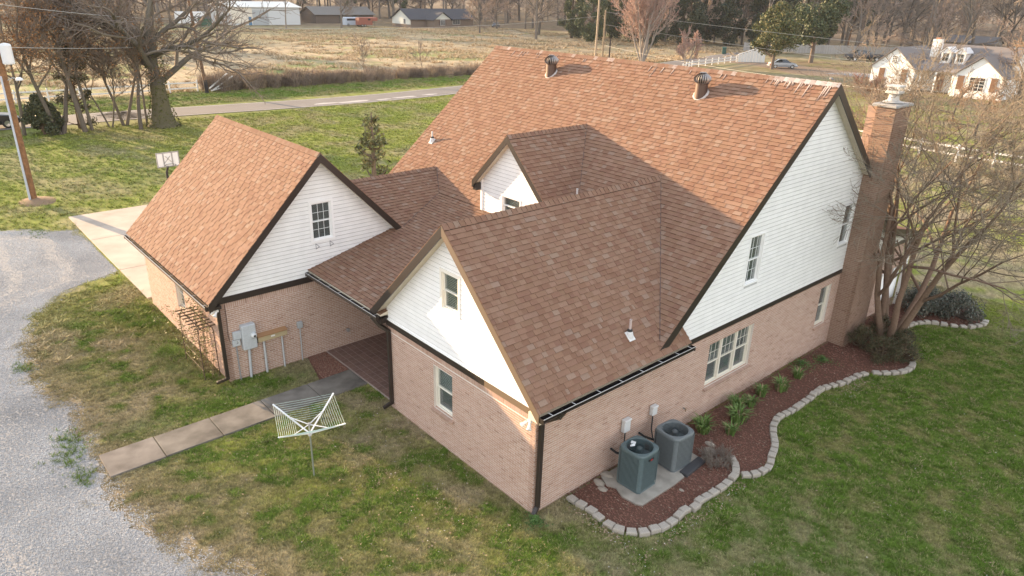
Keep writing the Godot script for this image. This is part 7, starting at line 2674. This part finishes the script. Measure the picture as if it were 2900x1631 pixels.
	for i in 26:
		var p := Vector3(q.randf_range(-11.7, -10.1), 0.0, q.randf_range(3.0, 3.45))
		var pts := PackedVector3Array([p])
		var rad := PackedFloat32Array([0.007])
		var d := Vector3(q.randf_range(-0.25, 0.25), 1, q.randf_range(-0.12, 0.12)).normalized()
		for j in 7:
			if p.y > 1.6:
				d = (d + Vector3(q.randf_range(-0.9, 0.4), -0.35, q.randf_range(-0.3, 0.35))).normalized()
			d = (d + Vector3(q.randf() - 0.5, q.randf() - 0.45, q.randf() - 0.5) * 0.45).normalized()
			p += d * 0.30
			p.z = maxf(p.z, 2.93)
			pts.append(p)
			rad.append(0.006 - j * 0.0005)
			for m in 7:
				var g := q.randf_range(0.7, 1.4)
				var c := Color(0.16 * g, 0.155 * g, 0.045 * g) if q.randf() < 0.75 else Color(0.24 * g, 0.18 * g, 0.07 * g)
				leaf_quad(lb, p + Vector3(q.randf() - 0.5, q.randf() - 0.5, q.randf() - 0.5) * 0.16, 0.034, q, c)
		mb.tube(pts, rad, 4, Color(0.24, 0.18, 0.11), false)
	var vo := thing("climbing_rose", "thin climbing rose with yellow green leaves on the arbor", "plant")
	part(vo, "stem", mb, twigm)
	part(vo, "foliage", lb, leaf_mat(Color(0.16, 0.16, 0.05)))
	# young magnolia seen over the link roof
	var mg := leafy(61, 3.4, 0.95, 0.04, 1150, 0.08, [Color(0.11, 0.12, 0.042), Color(0.15, 0.15, 0.055), Color(0.09, 0.10, 0.036), Color(0.20, 0.17, 0.07)], 0.85, Color(0.2, 0.16, 0.12))
	tree("young_magnolia", "young magnolia tree standing behind the link roof", Vector3(-23.5, 0, -10.3), 0.0, Vector3(1.45, 1.5, 1.45), mg[0].mesh(), mg[1].mesh(), bark, leaf_mat(Color(0.07, 0.08, 0.02)))

func roadside(bark: Material, twigm: Material) -> void:
	var q := RandomNumberGenerator.new()
	q.seed = 33
	# great oak
	var P := base_params()
	P.n = [10, 8, 7, 6]
	P.bark = Color(0.165, 0.145, 0.12)
	P.ang = [62, 48, 45, 42]
	P.ratio = [1.25, 0.62, 0.52, 0.5]
	P.from = [0.42, 0.2, 0.2, 0.15]
	P.wob = [0.06, 0.55, 0.7, 0.8, 0.8]
	P.up = [0.05, 0.04, 0.05, 0.03, 0.0]
	P.rmin = 0.016
	var t := bare(11, 7.5, 0.60, P)
	var flare: MB = t[0]
	flare.lathe(Transform3D(), PackedVector2Array([Vector2(1.35, -0.1), Vector2(0.95, 0.35), Vector2(0.75, 1.0), Vector2(0.62, 2.0), Vector2(0.55, 3.2)]), 16, Color(0.15, 0.135, 0.085))
	for i in 900:       # ivy and moss on the foot of the trunk
		var a := q.randf() * TAU
		var y := pow(q.randf(), 1.6) * 5.5
		var rr := lerpf(1.25, 0.62, clampf(y / 2.0, 0.0, 1.0)) + 0.05
		var g := q.randf_range(0.7, 1.3)
		leaf_quad(flare, Vector3(cos(a) * rr, y, sin(a) * rr), 0.10, q, Color(0.115 * g, 0.12 * g, 0.04 * g))
	tree("oak_tree", "great bare oak with mossy flared trunk by the road", Vector3(-52.0, 0, -8.3), 2.2, Vector3.ONE, t[0].mesh(), t[1].mesh(), bark, twigm)
	# thin roadside trees, some holding rusty leaves
	var P3 := base_params()
	P3.n = [8, 7, 6, 5]
	P3.from = [0.5, 0.25, 0.2, 0.15]
	P3.ang = [36, 40, 40, 40]
	P3.rmin = 0.012
	P3.bark = Color(0.175, 0.15, 0.125)
	P3.twig = Color(0.21, 0.165, 0.13)
	var spots := [
		[-52.5, -1.3, 7.0, 0.17, 0.3, 900, "leaning grey tree with rusty leaves left of the small cedar"],
		[-52.5, -2.85, 8.0, 0.20, 0.12, 800, "tall slanting grey tree with rusty leaves behind the cedar"],
		[-53.1, -3.45, 6.5, 0.13, 0.2, 600, "slim dark tree with rusty leaves in the roadside clump"],
		[-54.0, -6.0, 5.6, 0.13, 0.35, 420, "leaning forked tree with a few rusty leaves before the road"],
		[-51.6, -6.5, 5.4, 0.16, 0.05, 300, "dark upright tree just left of the great oak"],
		[-52.8, -7.3, 6.0, 0.09, 0.1, 0, "thin bare sapling against the great oak"],
		[-53.6, -4.9, 4.6, 0.07, 0.4, 260, "small crooked sapling with rusty leaves over the road"],
		[-53.4, 0.9, 6.4, 0.14, 0.3, 1100, "rusty leaved tree behind the near utility pole"]]
	var k := 0
	for s in spots:
		q.seed = 400 + k
		var tr := bare(70 + k, s[2], s[3], P3, 1 if k % 3 else 2, s[4])
		var cm: MB = tr[1]
		var tips: Array = tr[2]
		for i in int(s[5]):
			var tip: Array = tips[q.randi_range(0, tips.size() - 1)]
			var g := q.randf_range(0.7, 1.3)
			for j in 2:
				leaf_quad(cm, tip[0] + Vector3(q.randf() - 0.5, q.randf() - 0.5, q.randf() - 0.5) * 0.4, 0.085, q, Color(0.30 * g, 0.155 * g, 0.07 * g))
		tree("roadside_tree", s[6], Vector3(s[0], 0, s[1]), q.randf() * TAU, Vector3.ONE, tr[0].mesh(), cm.mesh(), bark, twigm, "trees in the roadside clump")
		k += 1
	var cd := [Color(0.050, 0.062, 0.024), Color(0.075, 0.078, 0.028), Color(0.038, 0.050, 0.022)]
	var c1 := leafy(21, 2.6, 1.55, 0.02, 16000, 0.12, cd, 0.45, Color(0.15, 0.1, 0.07))
	tree("cedar_tree", "small round dark cedar at the left of the roadside clump", Vector3(-53.2, 0, -0.35), 0.0, Vector3.ONE, c1[0].mesh(), c1[1].mesh(), bark, leaf_mat(Color(0.04, 0.05, 0.02)))
	var c2 := leafy(22, 7.0, 1.5, 0.06, 6500, 0.09, [Color(0.085, 0.078, 0.03), Color(0.12, 0.095, 0.036), Color(0.055, 0.06, 0.025)], 0.6, Color(0.15, 0.1, 0.07))
	tree("cedar_tree", "taller brownish cedar behind the slanting trees", Vector3(-54.4, 0, -3.0), 0.0, Vector3.ONE, c2[0].mesh(), c2[1].mesh(), bark, leaf_mat(Color(0.06, 0.06, 0.02)))
	# hedgerow brush beyond the road
	var bb := MB.new()
	q.seed = 12
	for i in 26:
		var a := q.randf() * TAU
		var b := Vector3(cos(a), 0, sin(a)) * q.randf() * 0.5
		var d := Vector3(cos(a) * q.randf_range(0.1, 0.6), 1, sin(a) * q.randf_range(0.1, 0.6)).normalized()
		var l := q.randf_range(0.7, 1.6)
		var p1 := b + d * l * 0.6
		var p2 := p1 + (d + Vector3(q.randf() - 0.5, -0.1, q.randf() - 0.5) * 0.9).normalized() * l * 0.4
		var f := q.randf_range(0.7, 1.3)
		bb.tube(PackedVector3Array([b, p1, p2]), PackedFloat32Array([0.016, 0.012, 0.008]), 3, Color(f, f, f), false)
		for j in 2:
			var p3 := p1 + Vector3(q.randf() - 0.5, q.randf() * 0.8, q.randf() - 0.5) * 0.7
			bb.tube(PackedVector3Array([p1, p3]), PackedFloat32Array([0.01, 0.007]), 3, Color(f, f, f), false)
	var xf := []
	var cl := []
	for i in 800:
		var z := q.randf_range(-66.0, -18.5)
		var dens := 1.0 if z > -36.0 else 0.6
		if q.randf() > dens:
			continue
		var x := -71.0 + q.randfn() * 0.9 + (0.8 if z < -50.0 else 0.0)
		var s := q.randf_range(0.6, 1.25) * (1.0 if z > -34.0 else 0.75) * (1.0 + 0.35 * nz[1].get_noise_2d(0, z * 1.2))
		var g := q.randf_range(0.8, 1.25)
		cl.append(Color(0.24 * g, 0.185 * g, 0.145 * g) if q.randf() < 0.75 else Color(0.36 * g, 0.27 * g, 0.18 * g))
		xf.append(Transform3D(Basis(Vector3.UP, q.randf() * TAU).scaled(Vector3(s, s, s)), Vector3(x, 0, z)))
	stuff(copies("hedgerow_brush", bb.mesh(), twigm, xf, cl), "brown leafless brush growing along the field edge", "brush")
	# dark bushes and saplings in the hedgerow
	for s in [[-70.8, -45.2, 1.9, "dark tangled bush in the hedgerow right of the sapling"], [-71.6, -58.2, 1.8, "dark bush in the hedgerow nearest the main roof"], [-71.0, -26.8, 2.4, "dense dark brush clump in the left part of the hedgerow"], [-70.9, -21.8, 2.5, "broad dark bush left of the hedgerow gap"]]:
		var P4 := base_params()
		P4.segs = [3, 3, 3, 2]
		P4.n = [6, 6, 5]
		P4.from = [0.1, 0.1, 0.1]
		P4.ang = [45, 45, 45]
		P4.ratio = [0.7, 0.65, 0.6]
		P4.wob = [0.5, 0.7, 0.8, 0.8]
		P4.sides = [4, 3, 3, 3]
		P4.rmin = 0.011
		P4.bark = Color(0.11, 0.085, 0.068)
		P4.twig = Color(0.12, 0.092, 0.075)
		P4.split = 1
		var b2 := bare(500 + k, s[2] * 0.42, 0.04, P4, 9, 0.8)
		tree("hedgerow_shrub", s[3], Vector3(s[0], 0, s[1]), 0.0, Vector3(1.15, 0.9, 1.15), b2[0].mesh(), b2[1].mesh(), twigm, twigm, "bushes in the hedgerow")
		k += 1
	for s in [[-70.9, -37.6, 3.4, "thin upright sapling in the hedgerow"], [-73.0, -47.6, 3.0, "second thin sapling at the field edge"]]:
		var P5 := base_params()
		P5.n = [7, 5, 4]
		P5.segs = [4, 3, 2, 2]
		P5.ang = [28, 30, 30]
		P5.rmin = 0.014
		P5.split = 1
		P5.bark = Color(0.22, 0.165, 0.12)
		var b2 := bare(520 + k, s[2], 0.05, P5)
		tree("sapling", s[3], Vector3(s[0], 0, s[1]), 0.0, Vector3.ONE, b2[0].mesh(), b2[1].mesh(), twigm, twigm)
		k += 1
	# red budding tree and its neighbour
	var P6 := base_params()
	P6.n = [6, 6, 6, 5]
	P6.ang = [26, 30, 32, 34]
	P6.from = [0.2, 0.2, 0.15, 0.1]
	P6.up = [0.06, 0.12, 0.10, 0.06, 0.04]
	P6.rmin = 0.02
	P6.bark = Color(0.38, 0.33, 0.29)
	P6.twig = Color(0.40, 0.28, 0.24)
	for s in [[-68.3, -87.5, 9.2, 0.17, 8, 0.26, 3000, "pale many stemmed tree with red buds behind the ridge"], [-62.5, -91.5, 3.6, 0.10, 3, 0.45, 700, "small leaning tree with pink red buds beside the road"]]:
		var tr := bare(90 + k, s[2], s[3], P6, s[4], s[5])
		var cm: MB = tr[1]
		var tips: Array = tr[2]
		q.seed = 300 + k
		for i in int(s[6]):
			var tip: Array = tips[q.randi_range(0, tips.size() - 1)]
			var g := q.randf_range(0.7, 1.3)
			leaf_quad(cm, tip[0] + Vector3(q.randf() - 0.5, q.randf() - 0.5, q.randf() - 0.5) * 0.25, 0.07, q, Color(0.36 * g, 0.13 * g, 0.11 * g))
		tree("red_bud_tree", s[7], Vector3(s[0], 0, s[1]), 1.0, Vector3.ONE, tr[0].mesh(), cm.mesh(), bark, twigm)
		k += 1
	# magnolias
	var mcol := [Color(0.06, 0.08, 0.022), Color(0.10, 0.112, 0.032), Color(0.15, 0.135, 0.04), Color(0.045, 0.06, 0.02), Color(0.20, 0.165, 0.06)]
	var m1 := leafy(31, 9.4, 4.0, 0.20, 15000, 0.20, mcol, 0.25, Color(0.2, 0.16, 0.13))
	tree("magnolia_tree", "broad glossy magnolia over the silver sedan", Vector3(-52.9, 0, -101.2), 0.0, Vector3.ONE, m1[0].mesh(), m1[1].mesh(), bark, leaf_mat(Color(0.06, 0.07, 0.02)))
	var m2 := leafy(32, 13.5, 5.2, 0.24, 17000, 0.24, [Color(0.035, 0.055, 0.018), Color(0.05, 0.07, 0.022), Color(0.08, 0.09, 0.03)], 0.1, Color(0.2, 0.16, 0.13))
	tree("evergreen_tree", "larger dark evergreen oak behind the magnolia", Vector3(-56.1, 0, -120.0), 0.0, Vector3.ONE, m2[0].mesh(), m2[1].mesh(), bark, leaf_mat(Color(0.05, 0.07, 0.02)))
	# conifers
	var ccol := [Color(0.024, 0.036, 0.017), Color(0.034, 0.047, 0.019), Color(0.048, 0.055, 0.021)]
	var cn := leafy(35, 14.0, 4.4, 0.06, 14000, 0.24, ccol, 0.4, Color(0.16, 0.12, 0.09))
	var cn2 := leafy(36, 15.0, 4.0, 0.05, 14000, 0.24, [Color(0.07, 0.085, 0.03), Color(0.10, 0.11, 0.038), Color(0.05, 0.065, 0.026)], 0.35, Color(0.16, 0.12, 0.09))
	var cmh := [cn[0].mesh(), cn[1].mesh(), cn2[0].mesh(), cn2[1].mesh()]
	for s in [[-110.5, -121.0, 1.0, 1, "yellow green conifer just left of the pale poles"], [-104.0, -130.0, 1.15, 0, "dark conifer behind the pale poles"], [-97.0, -126.0, 0.95, 0, "dark conifer left of the red budding tree"], [-91.0, -146.0, 1.1, 0, "big dark conifer right of the red budding tree"], [-84.0, -150.0, 1.0, 0, "dark conifer between red tree and magnolia"], [-99.0, -150.0, 1.2, 0, "tallest dark conifer of the group behind the road"], [-118.0, -136.0, 1.1, 1, "olive conifer behind the yellow green one"], [-80.0, -168.0, 1.0, 0, "dark conifer behind the magnolia"], [-106.0, -142.0, 1.3, 0, "broad dark conifer in the second row behind the pale poles"], [-93.0, -134.0, 1.05, 0, "dark conifer partly behind the red budding tree"], [-76.0, -150.0, 1.1, 0, "dark conifer left of the evergreen oak"], [-88.0, -160.0, 1.25, 0, "tall dark conifer in the back row by the lane"], [-124.0, -128.0, 1.0, 1, "olive conifer beside the big bare oak"]]:
		var j: int = s[3] * 2
		tree("conifer_tree", s[4], Vector3(s[0], 0, s[1]), q.randf() * TAU, Vector3.ONE * s[2], cmh[j], cmh[j + 1], bark, leaf_mat(Color(0.04, 0.05, 0.02)), "conifers behind the road")

func woods(bark: Material, twigm: Material) -> void:
	var q := RandomNumberGenerator.new()
	q.seed = 55
	# a few kinds of bare tree, repeated
	var kinds := []
	for k in 5:
		var P := base_params()
		P.n = [8, 6, 6, 5]
		P.rmin = 0.030
		P.segs = [4, 4, 3, 2, 2]
		P.sides = [7, 5, 3, 3, 3]
		P.from = [[0.25, 0.4, 0.3, 0.5, 0.2][k], 0.2, 0.2, 0.1]
		P.ang = [[55, 40, 48, 35, 60][k], 45, 42, 40]
		P.bark = [Color(0.19, 0.16, 0.135), Color(0.21, 0.185, 0.16), Color(0.16, 0.14, 0.12), Color(0.25, 0.215, 0.185), Color(0.19, 0.16, 0.135)][k]
		P.twig = [Color(0.27, 0.225, 0.19), Color(0.30, 0.25, 0.205), Color(0.24, 0.205, 0.175), Color(0.31, 0.265, 0.225), Color(0.31, 0.235, 0.19)][k]
		var t := bare(200 + k, [9.5, 12.0, 10.5, 13.5, 8.0][k], [0.34, 0.30, 0.40, 0.26, 0.3][k], P)
		kinds.append([t[0].mesh(), t[1].mesh()])
	var bare_label := ["bare spreading tree in the far wood behind the field", "tall bare tree in the far wood behind the field", "thick trunked bare tree in the far wood behind the field", "slender pale bare tree in the far wood behind the field", "low wide bare tree in the far wood behind the field"]
	# named single trees in the fields
	for s in [[-173.8, -75.3, 0.75, 3, "slim bare tree before the white metal shed"], [-179.1, -93.9, 0.85, 0, "rounded bare tree left of the red horse trailer"], [-194.0, -120.5, 1.25, 2, "dark stout oak left of the ranch house"], [-145.1, -115.4, 0.9, 4, "bare oak with low twigs right of the ranch house"], [-161.7, -135.2, 0.9, 4, "bare oak behind the parked dark car"], [-121.6, -113.6, 1.05, 0, "big bare oak on the brown lawn before the woods"], [-136.0, -128.0, 1.0, 2, "bare tree beside the lane behind the big oak"], [-16.2, -52.2, 0.42, 4, "small bare tree between gable peak and chimney"], [-17.2, -97.0, 1.0, 4, "brown bare tree at the right edge behind the white house"]]:
		var kd: Array = kinds[s[3]]
		tree("bare_tree", s[4], Vector3(s[0], 0, s[1]), q.randf() * TAU, Vector3.ONE * s[2], kd[0], kd[1], bark, twigm)
	var tw := mat(Color(0.93, 0.88, 0.82), 0.95, 0.0, null, 1.0, 0.2)
	for s in [[-26.5, -77.0, 0.2, "pale twiggy tree before the white house porch"], [-21.0, -73.0, 0.22, "pale twiggy tree before the right gable of the white house"], [-15.5, -70.0, 0.36, "wide pale twiggy tree right of the white house gable"], [-11.0, -62.0, 0.4, "pale twiggy tree above the rail fence at the right"], [-6.0, -66.0, 0.48, "tall pale twiggy tree at the right edge above the fence"], [-9.5, -80.0, 0.8, "reddish brown tree at the upper right edge"]]:
		tree("bare_tree", s[3], Vector3(s[0], 0, s[1]), q.randf() * TAU, Vector3(s[2] * 1.1, s[2], s[2] * 1.1), kinds[4][0], kinds[4][1], bark, tw)
	# the wood behind: single trees on an arc round the viewer
	var made := 0
	var tries := 0
	var put := []
	while made < 190 and tries < 4000:
		tries += 1
		var az := q.randf_range(-88.0, -8.0)
		var near := 228.0 if az < -50.0 else lerpf(228.0, 172.0, smooth(-50.0, -34.0, az))
		var R := near + q.randf_range(0.0, 85.0)
		var p := Vector3(EYE.x + sin(deg_to_rad(az)) * R, 0, EYE.z - cos(deg_to_rad(az)) * R)
		var clash := false
		for o: Vector3 in put:
			if o.distance_to(p) < 4.6:
				clash = true
		if p.x > -216.0 and p.x < -166.0 and p.z < -52.0 and p.z > -142.0 and R < 262.0:
			clash = true
		if p.distance_to(Vector3(-36, 0, -200)) < 12.0 or p.distance_to(Vector3(-50, 0, -182)) < 9.0 or p.distance_to(Vector3(-32, 0, -160)) < 8.0:
			clash = true
		if clash:
			continue
		put.append(p)
		var j := q.randi_range(0, 4)
		var kd: Array = kinds[j]
		var s := q.randf_range(0.85, 1.3)
		tree("bare_tree", bare_label[j], p, q.randf() * TAU, Vector3(s, s * q.randf_range(0.9, 1.25), s), kd[0], kd[1], bark, twigm, "bare trees of the far wood")
		made += 1
	# beyond them the wood reads as one mass
	var xf := []
	for k in 5:
		xf.append([])
	for i in 900:
		var az := q.randf_range(-92.0, -4.0)
		var R := q.randf_range(290.0, 520.0)
		var s := q.randf_range(0.9, 1.5)
		xf[i % 5].append(Transform3D(Basis(Vector3.UP, q.randf() * TAU).scaled(Vector3(s, s, s)), Vector3(EYE.x + sin(deg_to_rad(az)) * R, 0, EYE.z - cos(deg_to_rad(az)) * R)))
	for k in 5:
		stuff(copies("distant_wood", kinds[k][1], twigm, xf[k], []), "hazy mass of bare woods on the horizon", "woods")
	# evergreens scattered in the wood
	var pc := leafy(37, 15.0, 3.4, 0.35, 5000, 0.34, [Color(0.06, 0.075, 0.03), Color(0.085, 0.10, 0.04), Color(0.045, 0.06, 0.028)], 0.5, Color(0.2, 0.15, 0.12))
	var pm := [pc[0].mesh(), pc[1].mesh()]
	var n := 0
	for s in [[-78, 1.05], [-80.5, 0.95], [-83, 1.1], [-85.5, 1.0], [-76, 0.9], [-60.5, 1.0], [-57, 0.9], [-40.0, 1.1], [-38.0, 1.2], [-36.0, 1.1], [-31.0, 1.25], [-29.0, 1.1], [-27.5, 1.3], [-24.0, 1.1], [-64, 0.9]]:
		var R := q.randf_range(232.0, 258.0) if s[0] < -50.0 else q.randf_range(180.0, 215.0)
		if s[0] < -74.0:
			R = q.randf_range(140.0, 190.0)
		var p := Vector3(EYE.x + sin(deg_to_rad(s[0])) * R, 0, EYE.z - cos(deg_to_rad(s[0])) * R)
		tree("pine_tree", "dark green pine standing among the bare trees of the wood", p, q.randf() * TAU, Vector3.ONE * s[1], pm[0], pm[1], bark, leaf_mat(Color(0.05, 0.06, 0.02)), "pines in the far wood")
		n += 1
	# reddish shrub by the white house
	var P := base_params()
	P.n = [6, 6, 5]
	P.segs = [3, 3, 2, 2]
	P.ang = [30, 32, 35]
	P.from = [0.1, 0.1, 0.1]
	P.sides = [4, 3, 3, 3]
	P.rmin = 0.02
	P.split = 1
	P.bark = Color(0.30, 0.19, 0.14)
	P.twig = Color(0.33, 0.20, 0.15)
	var rs := bare(260, 1.5, 0.05, P, 12, 0.8)
	tree("twiggy_shrub", "reddish twiggy shrub before the white house gable", Vector3(-28.5, 0, -80.5), 0.0, Vector3(1.4, 1.2, 1.4), rs[0].mesh(), rs[1].mesh(), twigm, twigm)
